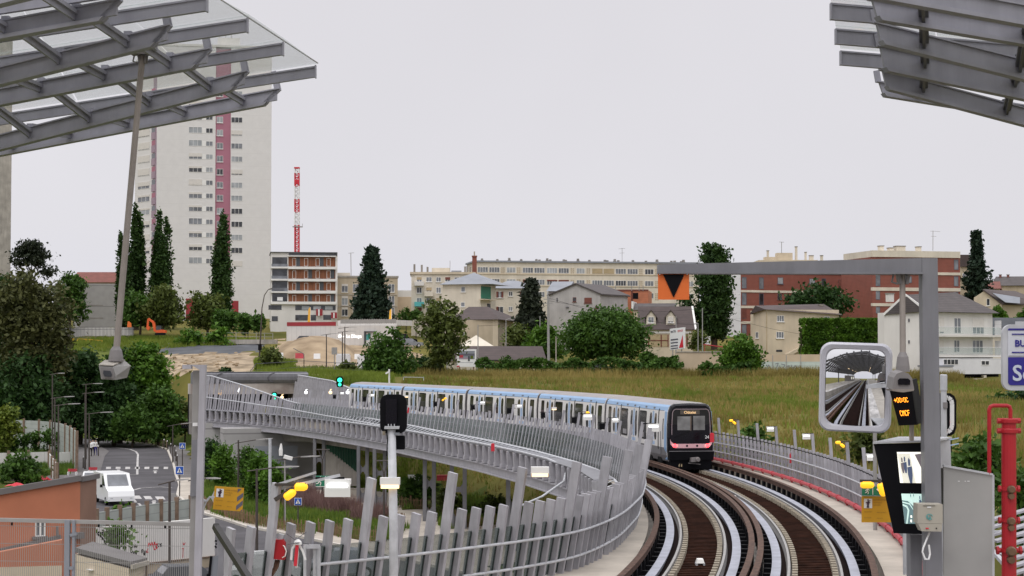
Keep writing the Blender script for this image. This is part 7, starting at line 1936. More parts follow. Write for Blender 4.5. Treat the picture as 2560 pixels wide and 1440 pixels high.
for px,yb,yt,lb in ((806,1262,1125,'thin dark lamp post with T head left of the stair wall'),(960,1330,1153,'thin dark lamp post with T head behind the warm lamp')):
    q = G(px,yb,Z0); mb = MB(); tp = W(px,yt,q.y); mb.tube([q,tp - V((0,0,.8))],.07,6); mb.bar(tp - V((0,0,.8)),tp + V((-.3,0,0)),.06,.06); mb.bar(tp - V((0,0,.8)),tp + V((.3,0,0)),.06,.06); mb.bar(tp + V((-.55,0,.03)),tp + V((.55,0,.03)),.3,.06); tag(mb.build('plaza_lamp',MATS['pole_brown']),lb,'lamp post')
q = G(675,1300,Z0); mb = MB(); mb.tube([q,W(675,1096,q.y)],.11,8); tag(mb.build('steel_post',MATS['galvanised']),'thick pale steel post in front of the abutment','post')
t = thing('camera_post','white dome camera on a post in front of the abutment','camera post',G(708,1320,Z0)); D = G(708,1320,Z0).y
mb = MB(); mb.tube([G(712,1322,Z0) + V((0,.3,0)),W(712,1150,D + .3)],.05,6); mb.build('post',MATS['pole_grey'],t); mb = MB(); mb.tube([W(702,1139,D),W(702,1125,D),W(703,1109,D)],[.12,.13,.05],8); mb.bar(W(710,1141,D),W(731,1147,D),.3,.22); mb.build('camera_dome',MATS['white_paint'],t)

# retaining walls, boards and cars between houses and meadow
t = thing('garden_wall','tan rendered garden wall above the meadow','wall',W(1740,930,252)); Fz = fac(1690,252,1808,250); mb = MB(); Fz.pbox(mb,1690,881,1808,940,-.3,0); mb.build('wall',MATS['tan_wall'],t); mb = MB(); Fz.pbox(mb,1688,878.5,1809,880.8,-.4,.1); mb.build('coping',MATS['concrete'],t)
t = thing('garden_wall','tan wall below the beige rendered house','wall',W(1980,930,254)); Fz = fac(1905,256,2056,254); mb = MB(); Fz.pbox(mb,1905,886,2056,935,-.3,0); mb.build('wall',MATS['tan_wall'],t)
t = thing('panel_barrier','pale mint plank barrier with faded graffiti at the back of the meadow','barrier',W(1980,932,250)); Fz = fac(1902,251,2056,249); mb = MB(); Fz.pbox(mb,1902,904,2056,933,-.1,0); mb.build('panels',MATS['panel_green_white'],t)
mb = MB()
for x in (1931,1965,2001): Fz.pbox(mb,x,888,x + 2,934,.0,.15)
mb.build('posts',MATS['pole_grey'],t)
Fg = Fz; mb = MB()
for st in ([(1915,922),(1922,912),(1928,925)],[(1938,910),(1946,908),(1940,922)],[(1948,914),(1956,926),(1962,912),(1953,910)],[(1966,916),(1974,914),(1970,926)],[(1978,912),(1982,925),(1988,913),(1992,926),(1998,914)]): flat_stroke(mb,st,.12)
mb.build('graffiti',MATS['zinc'],t)
t = thing('billboard','white and red advertising board on legs in front of the dormer house','billboard',W(1692,885,256)); Fz = fac(1674,257,1711,254)
mb = MB(); mb.hexa([Fz.at(*Fz.hit(1675,876)),Fz.at(*Fz.hit(1710,871)),Fz.at(*Fz.hit(1710,871)) - Fz.n*.2,Fz.at(*Fz.hit(1675,876)) - Fz.n*.2,Fz.at(*Fz.hit(1674.5,822)),Fz.at(*Fz.hit(1710.5,818)),Fz.at(*Fz.hit(1710.5,818)) - Fz.n*.2,Fz.at(*Fz.hit(1674.5,822)) - Fz.n*.2]); mb.build('board',MATS['sign_white'],t)
mb = MB()
for y0,y1 in ((848,851.5),(856,859),(864,867),(870.5,873)): mb.hexa([Fz.at(*Fz.hit(1677,y1),.01),Fz.at(*Fz.hit(1695,y1 - 2),.01),Fz.at(*Fz.hit(1695,y1 - 2),.03),Fz.at(*Fz.hit(1677,y1),.03),Fz.at(*Fz.hit(1677,y0),.01),Fz.at(*Fz.hit(1695,y0 - 2),.01),Fz.at(*Fz.hit(1695,y0 - 2),.03),Fz.at(*Fz.hit(1677,y0),.03)])
u_,z_ = Fz.hit(1677,832.5); text_mb(mb,'MATEL',.42,Fz.at(u_,z_,.03),(Fz.u + V((0,0,.10))).normalized(),V((0,0,1)),bold=.02); mb.build('black_lettering',MATS['sign_grey'],t)
mb = MB(); mb.extr([Fz.at(*Fz.hit(1707,838),.02),Fz.at(*Fz.hit(1708.5,868.5),.02),Fz.at(*Fz.hit(1698,869.5),.02)],Fz.n*.02); u_,z_ = Fz.hit(1694.5,830.5); text_mb(mb,'STOCK',.38,Fz.at(u_,z_,.03),(Fz.u + V((0,0,.10))).normalized(),V((0,0,1)),bold=.02); mb.build('red_lettering',MATS['red_bright'],t)
mb = MB(); mb.bar(W(1682,890,256.5),W(1682,873,256.5),.15,.15); mb.bar(W(1704,890,256),W(1704,871,256),.15,.15); mb.build('legs',MATS['pole_grey'],t)
t = thing('billboard','framed building picture board in front of the long brown shed','billboard',W(1166,930,250)); Fz = fac(1142,250.5,1190,250)
mb = MB(); Fz.pbox(mb,1142,873,1190.5,917,-.12,0); mb.build('board',MATS['sign_white'],t)
mb = MB(); Fz.pbox(mb,1147,877,1187,898,.002,.01,0); Fz.pbox(mb,1147,884,1187,889,.011,.02,1); Fz.pbox(mb,1149,887.5,1158,894,.021,.03,2); Fz.pbox(mb,1147,894.3,1170,898,.011,.02,3); Fz.pbox(mb,1170,890,1174.5,903,.021,.03,4); Fz.pbox(mb,1176,889.2,1183,897,.011,.02,5); Fz.pbox(mb,1150,906,1183,907,.002,.01,0); Fz.pbox(mb,1142,914,1149,917.5,.002,.02,2)
mb.build('picture',[MATS['zinc'],MATS['sign_grey'],MATS['red_pale'],MATS['mauve_panel'],MATS['dark_fabric'],MATS['leaf_yellow']],t)
mb = MB(); mb.bar(W(1149,936,250.2),W(1149,917,250.2),.14,.14); mb.bar(W(1184,936,250.2),W(1184,917,250.2),.14,.14); mb.build('legs',MATS['shutter_brown'],t)
mb = MB(); Fz = fac(1085,242,1230,245); Fz.pbox(mb,1085,927,1230,934,-.08,0);
for x in range(1085,1231,18): Fz.pbox(mb,x,922,x + 1.2,936,.0,.1)
tag(mb.build('mesh_fence',MATS['sign_green']),'dark green low fence at the foot of the picture board','fence')
mb = MB(); Fz = fac(1116,240,1119,240); Fz.pbox(mb,1116,908,1119,932,-.15,0); Fz.pbox(mb,1115.5,906,1119.5,907.9,-.2,.05); tag(mb.build('marker_post',MATS['sign_white']),'short white marker post left of the picture board','post')
t = thing('crowd_barrier','thin grey barrier rail behind the train in the grass','barrier',W(1030,945,205)); mb = MB(); mb.bar(W(1008,942.5,205),W(1060,943.5,205),.06,.06); mb.bar(W(1009,950,205),W(1009,942,205),.06,.06); mb.bar(W(1059,951,205),W(1059,942,205),.06,.06); mb.build('rail',MATS['galvanised'],t)

# vehicles
def car(label,px,py,D,yaw,paint,L=4.2,wd=1.75,h=1.45,name='parked_car',z=None,group=None,van=False):
    c = W(px,py,D); zb = z if z is not None else hz(c.x,c.y); t = thing(name,label,'van' if van else 'car',(c.x,c.y,zb),group)
    ca,sa = math.cos(yaw),math.sin(yaw)
    def P(x,y,zz): return V((c.x + x*ca - y*sa,c.y + x*sa + y*ca,zb + zz))
    if van: pr = [(-L/2,.35),(-L/2,h),(L*.16,h),(L*.30,h*.60),(L*.47,h*.47),(L/2,h*.30),(L/2,.35)]; gl_ = [(L*.165,h*.93),(L*.29,h*.62),(L*.10,h*.62),(L*.10,h*.93)]
    else: pr = [(-L/2,.32),(-L/2,.80),(-L*.42,.92),(-L*.30,h),(L*.06,h),(L*.22,.92),(L*.46,.80),(L/2,.62),(L/2,.32)]; gl_ = [(-L*.37,.96),(-L*.285,h-.08),(L*.04,h-.08),(L*.17,.96)]
    mb = MB(); n = len(pr)
    for s0,s1,inset in ((-wd/2,wd/2,0),):
        def ring(y): return [P(x,y * (.86 if z_ > .95 * (h/1.45) and not van else 1.0),z_) for x,z_ in pr]
        a,b_ = ring(-wd/2),ring(wd/2); mb.add(a + b_,[tuple(range(n)),tuple(range(2*n-1,n-1,-1))] + [(k,n + k,n + (k+1) % n,(k+1) % n) for k in range(n)])
    mb.build('body',MATS[paint],t)
    mb = MB(); f_ = .865 if not van else 1.004
    for s in (-1,1): mb.extr([P(x,s*wd/2*f_*1.0,z_) for x,z_ in gl_],(P(0,s*.012,0) - P(0,0,0)))
    mb.build('side_glass',MATS['pane_dark'],t)
    for (x0,z0_),(x1,z1_),nm in (((L*.205,.95),(L*.075,h-.05),'windscreen'),((-L*.405,.95),(-L*.31,h-.05),'rear_window')):
        if van and nm == 'rear_window': continue
        if van: (x0,z0_),(x1,z1_) = (L*.297,h*.62),(L*.172,h*.96)
        w0 = wd/2*.80; o_ = .012 if nm == 'windscreen' else -.012
        mb = MB(); mb.hexa([P(x0 + o_,-w0,z0_+.012),P(x0 + o_,w0,z0_+.012),P(x1 + o_,w0*.93,z1_+.012),P(x1 + o_,-w0*.93,z1_+.012),P(x0,-w0,z0_),P(x0,w0,z0_),P(x1,w0*.93,z1_),P(x1,-w0*.93,z1_)]); mb.build(nm,MATS['pane_mid'],t)
    for x in (-L*.31,L*.31):
        for s in (-1,1):
            mb = MB(); mb.tube([P(x,s*(wd/2 - .18),.32),P(x,s*(wd/2 + .01),.32)],.32,12); w_ = mb.build('wheel',MATS['rubber'],t); mb = MB(); mb.tube([P(x,s*(wd/2 + .012),.32),P(x,s*(wd/2 + .02),.32)],.19,10); mb.build('rim',MATS['galvanised'],w_)
    for s in (-1,1):
        mb = MB(); mb.hexa([P(L/2 - .1,s*wd*.42 - .2*s,.58),P(L/2 + .012,s*wd*.42 - .2*s,.55),P(L/2 + .012,s*wd*.42,.55),P(L/2 - .1,s*wd*.42,.58),P(L/2 - .12,s*wd*.42 - .2*s,.75),P(L/2 - .02,s*wd*.42 - .2*s,.68),P(L/2 - .02,s*wd*.42,.68),P(L/2 - .12,s*wd*.42,.75)]); mb.build('headlight',MATS['pane_pale'],t)
        mb = MB(); mb.box(P(-L/2 - .01,s*wd*.40,.72),.04,.04,.04); mb.hexa([P(-L/2 - .015,s*wd*.44 - .22*s,.62),P(-L/2 - .015,s*wd*.44,.62),P(-L/2 + .05,s*wd*.44,.62),P(-L/2 + .05,s*wd*.44 - .22*s,.62),P(-L/2 - .015,s*wd*.44 - .22*s,.80),P(-L/2 - .015,s*wd*.44,.80),P(-L/2 + .05,s*wd*.44,.80),P(-L/2 + .05,s*wd*.44 - .22*s,.80)]); mb.build('tail_light',MATS['red_bright'],t)
        mb = MB(); mb.box(P(L*.13,s*(wd/2 + .12),1.02 if not van else h*.60),.12,.16,.22 if van else .12,yaw); mb.build('mirror',MATS['black'],t)
    return t
vq = G(288,1270,Z0); car('white delivery van parked at the kerb behind the plank barrier',284,1270,vq.y + 4,-PI/2 + .42,'white_car',5.6,2.0,2.35,name='delivery_van',z=Z0 + .04,van=True)
car('pale parked car above the orange house roof, behind the van',231,1225,158,-PI/2 + .2,'white_car',z=Z0 + .04)
car('white parked car seen through the glass panes at the bottom',645,1420,92,PI + .35,'white_car',z=Z0 + .04,h=1.6)
car('grey parked car behind the glass fence',850,1420,95,PI + .1,'zinc',z=Z0 + .04)
car('dark car under the big round tree',1491,915,258,.15,'dark_fabric')
car('dark blue car on the ramp below the timber clad block',768,850,300,.1,'dark_fabric',h=1.5)
car('black car parked near the cream flats, upper one',1010,820,312,.05,'black_gloss',L=4.6,h=1.7)
car('silver car parked in front of the cream flats',1025,838,300,.15,'zinc',L=4.4)
car('grey estate car behind the tan garden wall',1815,876,268,.05,'zinc',L=4.8)
car('red car below the dense poplar',1790,868,276,.1,'red_bright',L=4.0)
car('dark car behind the tan garden wall, left of the grey estate',1760,880,262,.05,'navy',L=4.4)
mb = MB(); Fz = fac(1760,282,1778,282); Fz.pbox(mb,1761,843,1776,862,-2,0); Fz.pbox(mb,1760,841,1777,842.9,-2.1,.1); tag(mb.build('white_cabin',MATS['white_panel']),'small white cabin at the foot of the dense poplar','cabin')
mb = MB(); q = W(1783,862,270); mb.hexa([q + V((-1.5,-1.5,0)),q + V((2.2,-1.5,-.5)),q + V((2.2,1,-.5)),q + V((-1.5,1,0)),q + V((-1.5,-1.5,.12)),q + V((2.2,-1.5,-.38)),q + V((2.2,1,-.38)),q + V((-1.5,1,.12))]);
for dx,dz in ((-1.4,0),(2.1,-.5)): mb.bar(q + V((dx,-1.4,dz)),q + V((dx,-1.4,-2.2)),.08,.08)
tag(mb.build('parasol_roof',MATS['red_pale']),'red and white awning beside the small white cabin','awning')
car('dark parked car at the street behind the mesh fence, bottom',480,1450,88,.4,'dark_fabric',z=Z0 + .04)

# people on the pavement
def person(label,px,yb,h,top,legs,pose=0,D=None):
    q = G(px,yb,Z0 + .08); t = thing('person',label,'person',tuple(q),'pedestrians on the pavement')
    s = h / 1.75; st = .17 + .08 * pose
    J = [(0,0,.93),(0,0,1.20),(0,0,1.42),(0,0,1.52),(0,-.02,1.64),(0,-.01,1.74),(.17,0,1.40),(.22,.03,1.14),(.20,-.08*(1+pose),.92),(-.17,0,1.40),(-.22,-.03,1.14),(-.20,.08,.90),(.09,0,.88),(.10,st*.5,.48),(.10,st,.08),(.10,st-.14,.03),(-.09,0,.88),(-.10,-st*.4,.48),(-.10,-st,.10),(-.10,-st-.12,.03)]
    E = [(0,1),(1,2),(2,3),(3,4),(4,5),(2,6),(6,7),(7,8),(2,9),(9,10),(10,11),(0,12),(12,13),(13,14),(14,15),(0,16),(16,17),(17,18),(18,19)]
    Rr = [.15,.15,.15,.065,.105,.07,.07,.05,.04,.07,.05,.04,.105,.07,.055,.05,.105,.07,.055,.05]
    me_ = bpy.data.meshes.new('body'); me_.from_pydata([V(j) * s for j in J],E,[]); me_.update()
    o = bpy.data.objects.new('body',me_); COL.objects.link(o); md = o.modifiers.new('skin','SKIN'); md.use_smooth_shade = True
    for i,v in enumerate(me_.skin_vertices[0].data): v.radius = (Rr[i]*s,Rr[i]*s*.8); v.use_root = (i == 0)
    sb = o.modifiers.new('sub','SUBSURF'); sb.levels = 1; sb.render_levels = 1
    dg = bpy.context.evaluated_depsgraph_get(); m2 = bpy.data.meshes.new_from_object(o.evaluated_get(dg)); bpy.data.objects.remove(o)
    for mt in (legs,top,'skin','hair_dark'): m2.materials.append(MATS[mt])
    for p in m2.polygons:
        z = p.center.z / s; x = abs(p.center.x) / s
        p.material_index = 3 if z > 1.68 else (2 if z > 1.5 or (z < 1.0 and x > .165) else (1 if z > .96 or (x > .16 and z > .9) else 0))
    o = bpy.data.objects.new('body',m2); COL.objects.link(o); o.parent = t; return t
M('skin',(.42,.26,.19),.6,0,.05,4); M('hair_dark',(.03,.022,.018),.6,0,.1,4)
person('person in a pale shirt and black trousers walking on the left pavement',226,1141,1.78,'sign_white','black',0)
person('person in a white top and dark trousers, taller, beside the lamp pole',232,1139,1.82,'sign_white','rubber',1)
person('person in a white shirt walking nearest the kerb',239,1138,1.75,'white_wall','navy',1)

# ---------------------------------------------------------------- the station: platforms, roof behind the camera
def station_platform(label,a0,a1,edge):
    path = sub(BASE,-46,21.2); t = thing('station_platform',label,'platform',path[len(path)//2][0],'station platforms')
    pl = [(V((p.x,p.y,p.z)),n) for p,n in path]
    mb = MB(); mb.sweep(pl,[(a0,-1.2),(a1,-1.2),(a1,1.04),(a0,1.04)]); mb.build('slab',MATS['concrete'],t)
    mb = MB(); mb.sweep(pl,[(edge - .30,1.044),(edge + .30,1.044),(edge + .30,1.05),(edge - .30,1.05)]); mb.build('edge_strip',MATS['white_marking'],t)
    mb = MB()
    for p,n in resample(pl,8): mb.box(V((p.x,p.y,(p.z - 1.2 + Z0) / 2)) + n * (a0 + a1)/2,1.2,.6,p.z - 1.2 - Z0)
    mb.build('supports',MATS['concrete_dark'],t); return t
station_platform('right hand platform under the camera, white edge strip, seen in the mirror',3.0,9.0,3.35)
station_platform('left hand platform across the tracks, ending at the mesh fence',-9.0,-3.0,-3.35)
t = thing('station_roof','dark slatted station roof with strip lights, seen in the mirror','roof',(-4,-22,14))
mb = MB(); mb2 = MB(); mb3 = MB()
for j in range(40):
    y = 6 - j * 1.3; c = -2.9 + .189 * y
    pts = [(c - 10,y,12.2),(c - 7,y,14.6),(c - 2,y,15.6),(c + 3,y,15.4),(c + 6.5,y,14.2),(c + 8.5,y,12.4)]
    for a,b in zip(pts[:-1],pts[1:]): mb.bar(a,b,.5,.25)
for k in range(12):
    f = k / 11; x = -10 + 18.5 * f; z = float(np.interp(x,[-10,-7,-2,3,6.5,8.5],[12.2,14.6,15.6,15.4,14.2,12.4])) + .28
    mb2.bar((-2.9 + .189*6 + x,6,z),(-2.9 - .189*46 + x,-46,z),.30,.2)
for y in (-8,-16,-24,-32):
    for x in (-5.0,4.0): mb3.bar((-2.9 + .189*y + x,y - 1.2,13.9),(-2.9 + .189*(y+2.4) + x,y + 1.2,13.9),.16,.1)
mb.build('slats',MATS['grey_dark'],t); mb2.build('purlins',MATS['grey_dark'],t); mb3.build('strip_lights',MATS['lamp_warm'],t)
mb = MB()
for y in (-5,-20,-35):
    for x in (-8.6,7.3): mb.bar((-2.9 + .189*y + x,y,8.2),(-2.9 + .189*y + x,y,13.6),.3,.3,(0,1,0))
mb.build('columns',MATS['grey_dark'],t)
t = thing('platform_kiosk','dark grey kiosk with screens on the far platform, seen in the mirror','kiosk',(-13,-18,8.2)); mb = MB(); mb.box((-13.2,-18,9.7),3,7,3); mb.build('body',MATS['cam_grey'],t); mb = MB(); mb.box((-11.68,-17,9.8),.04,1.2,1.4); mb.box((-11.68,-19.5,9.8),.04,1.2,1.4); mb.build('screens',MATS['screen_floor'],t)

# ---------------------------------------------------------------- canopies in view
def prog(a,b,f): return a.lerp(b,f)
def beam(mb,a,b,w,h):      # I section: web with flanges, h downward from the top line a-b
    dz = V((0,0,-h)); d = (b - a).normalized(); up = V((0,0,1)); s = d.cross(up).normalized()
    mb.bar(a + V((0,0,-.012)),b + V((0,0,-.012)),w,.024); mb.bar(a + dz + V((0,0,.012)),b + dz + V((0,0,.012)),w,.024)
    mb.bar(a + dz/2,b + dz/2,w * .5,h - .05)
cl = thing('station_canopy','left hand glass and steel canopy of crossing grey beams','canopy',W(400,200,26))
Aends = [(432,-66),(519,-7),(620,47),(709,107),(790,165)]
AL,AR = [],[]
for px,y in Aends:
    D = FPX * 4.5 / (890 - y); AR.append(W(px,y,D)); AL.append(W(-260,y + .153 * (px + 260),D + 1.1))
for k,(a,b) in enumerate(zip(AR,AL)):
    mb = MB(); beam(mb,a,b,.075,.175)
    if k: mb.box(a + V((-.005,0,-.09)),.02,.10,.20)
    mb.build('upper_beam',MATS['canopy_grey'],cl)
Bends = [((170,-78),(-260,30),.23),((302,-3),(-260,100),.24),((427,60),(-260,234),.25),((527,120),(-260,272),.25),((620,176),(-260,404),.25),((700,220),(-260,404),.24)]
BR,BL = [],[]
for k,(r,l,h) in enumerate(Bends):
    D = FPX * 4.3 / (890 - r[1]) - .1; a = W(r[0],r[1],D); b = W(l[0],l[1],D + .9); BR.append(a); BL.append(b)
    d = (b - a).normalized(); s = V((d.y,-d.x,0)).normalized() * .05
    mb = MB()     # deep section with a slanted end
    for o,w,z0,z1,cut in ((0,.12,-.02,0,0),(0,.05,-h + .05,-.021,.05),(0,.16,-h,-h + .049,.26)):
        sd = s.normalized() * w / 2
        c0 = a + d * cut; c1 = a + d * (cut * 1.0 if cut < .1 else .20)
        mb.hexa([c0 - sd + V((0,0,z0)),c0 + sd + V((0,0,z0)),b + sd + V((0,0,z0)),b - sd + V((0,0,z0)),c1 - sd + V((0,0,z1)),c1 + sd + V((0,0,z1)),b + sd + V((0,0,z1)),b - sd + V((0,0,z1))])
    mb.bar(a + d*.0 + V((0,0,-.01)),a + d*.26 + V((0,0,-h + .03)),.06,.05,tuple(s))
    mb.build('lower_beam',MATS['canopy_grey'],cl)
mb = MB()
def Lpt(i,L): return BR[i] + (BL[i] - BR[i]).normalized() * L + V((0,0,.03))
for L in (.62,1.60,2.58,3.56,4.54):
    for i in range(len(BR) - 1):
        a,b = Lpt(i,L),Lpt(i + 1,L); mb.bar(a + V((0,0,.0)),b + V((0,0,-.10)),.10,.05); mb.bar(a + V((0,0,-.05)),b + V((0,0,-.15)),.03,.10)
mb.build('purlins',MATS['canopy_grey'],cl)
for i in range(1,6):
    mb = MB(); a = BR[i] + (BL[i] - BR[i]).normalized() * .05
    mb.bar(a + V((0,0,-.02)),a + V((-.06,0,.28)),.085,.03,(0,1,0)); mb.bar(a + V((.05,0.03,-.02)),a + V((-.01,.03,.26)),.03,.05,(0,1,0)); mb.build('end_bracket',MATS['canopy_grey'],cl)
for i in range(len(AR) - 1):
    e = V((.02,0,.035)); gl_ = MB(); a,b,c,d = AR[i] + e,AR[i+1] + e,AL[i+1] + V((0,0,.035)),AL[i] + V((0,0,.035))
    for f0,f1 in ((0,.28),(.285,.56),(.565,.8),(.805,1)):
        q = [a.lerp(d,f0),b.lerp(c,f0),b.lerp(c,f1),a.lerp(d,f1)]; gl_.extr(q,(0,0,.02))
    gl_.build('glass_panel',MATS['canopy_glass'],cl)
mb = MB(); mb.bar(AR[0] + V((.03,0,.045)),AR[4] + V((.03,0,.045)),.012,.014); mb.build('glass_edge',MATS['pole_grey'],cl)
mb = MB(); p = W(352,118,24.8); mb.box(p,.42,.2,.07); mb.build('camera_plate',MATS['canopy_grey'],cl)

cr_ = thing('station_canopy','right hand steel canopy of stacked grey beams cut by the photo corner','canopy',W(2350,150,26))
AR2,AL2 = [],[]
for px,y in ((2064,-54),(2077,8),(2089,72),(2101,127)):
    D = FPX * 4.5 / (890 - y); a = W(px,y,D); b = W(2900,y + .085 * (2900 - px),D + .9); AR2.append(a); AL2.append(b)
    mb = MB(); beam(mb,a,b,.08,.215); mb.box(a + V((.0,0,-.108)),.02,.10,.215); mb.build('upper_beam',MATS['canopy_grey'],cr_)
BB = [((2160,-62),(2900,75),.22),((2172,-4),(2900,122),.22),((2183,54),(2900,236),.24),((2193,113),(2900,262),.30),((2199,172),(2900,360),.25),((2191,202),(2900,318),.20)]
BR2,BL2 = [],[]
for k,(r,l,h) in enumerate(BB):
    D = FPX * 4.3 / (890 - r[1]) - .1; h *= 1.15; a = W(r[0],r[1],D); b = W(l[0],l[1],D + .9); BR2.append(a); BL2.append(b)
    d = (b - a).normalized(); s = V((d.y,-d.x,0)).normalized(); mb = MB()
    for w,z0,z1,c0_,c1_ in ((.12,-.02,0,.0,.0),(.05,-h + .05,-.021,.10,.04),(.16,-h,-h + .049,.14,.10)):
        sd = s * w / 2; c0,c1 = a + d * c0_,a + d * c1_
        mb.hexa([c0 - sd + V((0,0,z0)),c0 + sd + V((0,0,z0)),b + sd + V((0,0,z0)),b - sd + V((0,0,z0)),c1 - sd + V((0,0,z1)),c1 + sd + V((0,0,z1)),b + sd + V((0,0,z1)),b - sd + V((0,0,z1))])
    mb.bar(a + V((0,0,.16)),a + V((.03,0,-.02)),.09,.05,(0,1,0)); mb.build('lower_beam',MATS['canopy_grey'],cr_)
mb = MB()
for L in (.72,2.1,3.4):
    for i in range(len(BR2) - 1):
        f = lambda j: BR2[j] + (BL2[j] - BR2[j]).normalized() * L + V((0,0,.03))
        mb.bar(f(i),f(i+1) + V((0,0,-.12)),.12,.06); mb.bar(f(i) + V((0,0,-.05)),f(i+1) + V((0,0,-.17)),.04,.1)
mb.build('purlins',MATS['grey_dark'],cr_)
for i in range(len(AR2) - 1):
    gl_ = MB(); a,b,c,d = [q + V((0,0,.035)) for q in (AR2[i],AR2[i+1],AL2[i+1],AL2[i])]
    for f0,f1 in ((0,.3),(.305,.65),(.655,1)): gl_.extr([a.lerp(d,f0),b.lerp(c,f0),b.lerp(c,f1),a.lerp(d,f1)],(0,0,.02))
    gl_.build('glass_panel',MATS['canopy_glass'],cr_)

# ---------------------------------------------------------------- hanging cameras
def hang_camera(label,top,bot,r,cs,face,dark):
    t = thing('security_camera',label,'camera',bot)
    mb = MB(); mb.tube([top,bot],[r,r * 1.05],10); mb.build('pole',MATS['pole_taupe'],t)
    mb = MB(); mb.box(top + V((0,0,.03)),.30*cs,.18,.03); mb.bar(top + V((-.05*cs,0,.02)),top + V((-.03*cs,0,-.10)),.03,.10,(0,1,0)); mb.bar(top + V((.06*cs,0,.02)),top + V((.04*cs,0,-.10)),.03,.10,(0,1,0)); mb.tube([top + V((-.10*cs,-.05,.0)),top + V((-.12*cs,-.05,-.08)),top + V((-.06*cs,-.05,-.10))],.012,6); mb.build('ceiling_bracket',MATS['cam_grey'],t)
    mb = MB(); mb.lathe(bot,[(r*1.1,.10),(r*1.9,.05),(r*2.3,-.04),(r*2.4,-.10)],12); mb.build('collar',MATS['cam_grey'],t)
    return t
tp,bt = W(356,140,25.2),W(290,885,24.6)
t = hang_camera('grey housing camera hanging on the long pole at the left',tp,bt,.042,1.0,0,0)
D = 24.5; mb = MB()     # housing: hooded box turned to the left
sh = [(248,914),(256,908),(300,905),(326,916),(320,944),(300,950),(262,950),(252,946)]
f = [W(247,915,D-.15),W(283,917,D-.15),W(290,940,D-.15),W(289,950,D-.15),W(253,948,D-.15),W(250,930,D-.15)]
bk = [W(262,903,D+.25),W(312,902,D+.25),W(327,914,D+.25),W(318,944,D+.25),W(284,950,D+.25),W(262,946,D+.25)]
o_ = [bk[0],bk[1],bk[2],bk[3],bk[4],bk[5]]
mb.add(f + o_,[tuple(range(6))] + [(k,(k+1) % 6,6 + (k+1) % 6,6 + k) for k in range(6)] + [tuple(range(11,5,-1))]); hb = mb.build('housing',MATS['pole_grey'],t)
mb = MB(); mb.extr([W(251,919,D-.17),W(281,921,D-.17),W(286,941,D-.17),W(284,946,D-.17),W(256,945,D-.17)],(0,-.01,0),0); mb.extr([W(259,926,D-.185),W(276,927,D-.185),W(280,936,D-.185),W(278,942,D-.185),W(262,941,D-.185),W(258,934,D-.185)],(0,-.01,0),1); mb.build('window',[MATS['cam_grey'],MATS['pane_dark']],t)
mb = MB(); mb.extr([W(247,913,D-.16),W(283,915,D-.16),W(313,901,D+.26),W(262,902,D+.26)],(0,0,.012)); mb.build('sunshade',MATS['concrete'],t)

tp,bt = W(2256,686,18.9),W(2257,905,18.7)
t = hang_camera('dark arched camera hanging from the gantry arm over the orange digits',tp,bt,.030,1.0,0,0)
D = 18.55; mb = MB(); arch = [(2231,974),(2235,945),(2242,934),(2257,929),(2272,934),(2280,945),(2286,974),(2258,979)]
mb.extr([W(x,y,D - .12) for x,y in arch],(0,.30,.02)); mb.build('housing',MATS['cam_grey'],t)
mb = MB(); mb.extr([W(x,y,D - .135) for x,y in ((2246,962),(2245,950),(2250,946),(2270,946),(2276,951),(2275,962))],(0,.012,0)); mb.build('window',MATS['black_gloss'],t)
mb = MB(); mb.extr([W(x,y,D - .14) for x,y in ((2229,973),(2285,973),(2284,977),(2258,981),(2232,977))],(0,.3,0)); mb.build('lip',MATS['pole_taupe'],t)

# ---------------------------------------------------------------- right hand gantry and its gear
FLOOR = 8.25
t = thing('gantry_post','grey gantry post with tapering arm holding the orange sign','gantry',V((W(2330,1440,18.8).x,18.8,FLOOR)))
D = 18.8
mb = MB(); a,b = W(2305,645,D),W(2344,645,D); c,d_ = W(2316,1440,D),W(2357,1440,D); fz = lambda p: V((p.x,p.y,FLOOR))
mb.hexa([fz(c),fz(d_),fz(d_) + V((0,.17,0)),fz(c) + V((0,.17,0)),a,b,b + V((0,.17,0)),a + V((0,.17,0))]); mb.build('post',MATS['grey_paint'],t)
mb = MB(); L0,L1 = W(1645,661,D),W(2304.5,645,D); l0,l1 = W(1645,681,D),W(2304.5,682,D); y_ = V((0,.15,0))
mb.hexa([l0,l1,l1 + y_,l0 + y_,L0,L1,L1 + y_,L0 + y_]); mb.bar(W(1644,683,D + .05),W(2304,684,D + .05),.22,.018,mi=0); mb.build('arm',MATS['grey_paint'],t)
s = thing('warning_sign','orange square sign with a black downward triangle hanging from the arm','sign',W(1684,749,D - .02)); mb = MB()
mb.extr([W(1645,749,D-.02),W(1723,749,D-.02),W(1723,683.5,D-.02),W(1645,683.5,D-.02)],(0,.012,0)); mb.build('panel',MATS['orange_sign'],s)
mb = MB(); mb.extr([W(1658,686,D-.03),W(1711,686,D-.03),W(1684,744,D-.03)],(0,.006,0)); mb.build('triangle',MATS['black'],s)
mb = MB()
for x in (1649,1718): mb.lathe(W(x,686,D-.03),[(.007,.008),(.007,0)],8,axis=(0,-1,0))
mb.build('bolts',MATS['sign_white'],s)
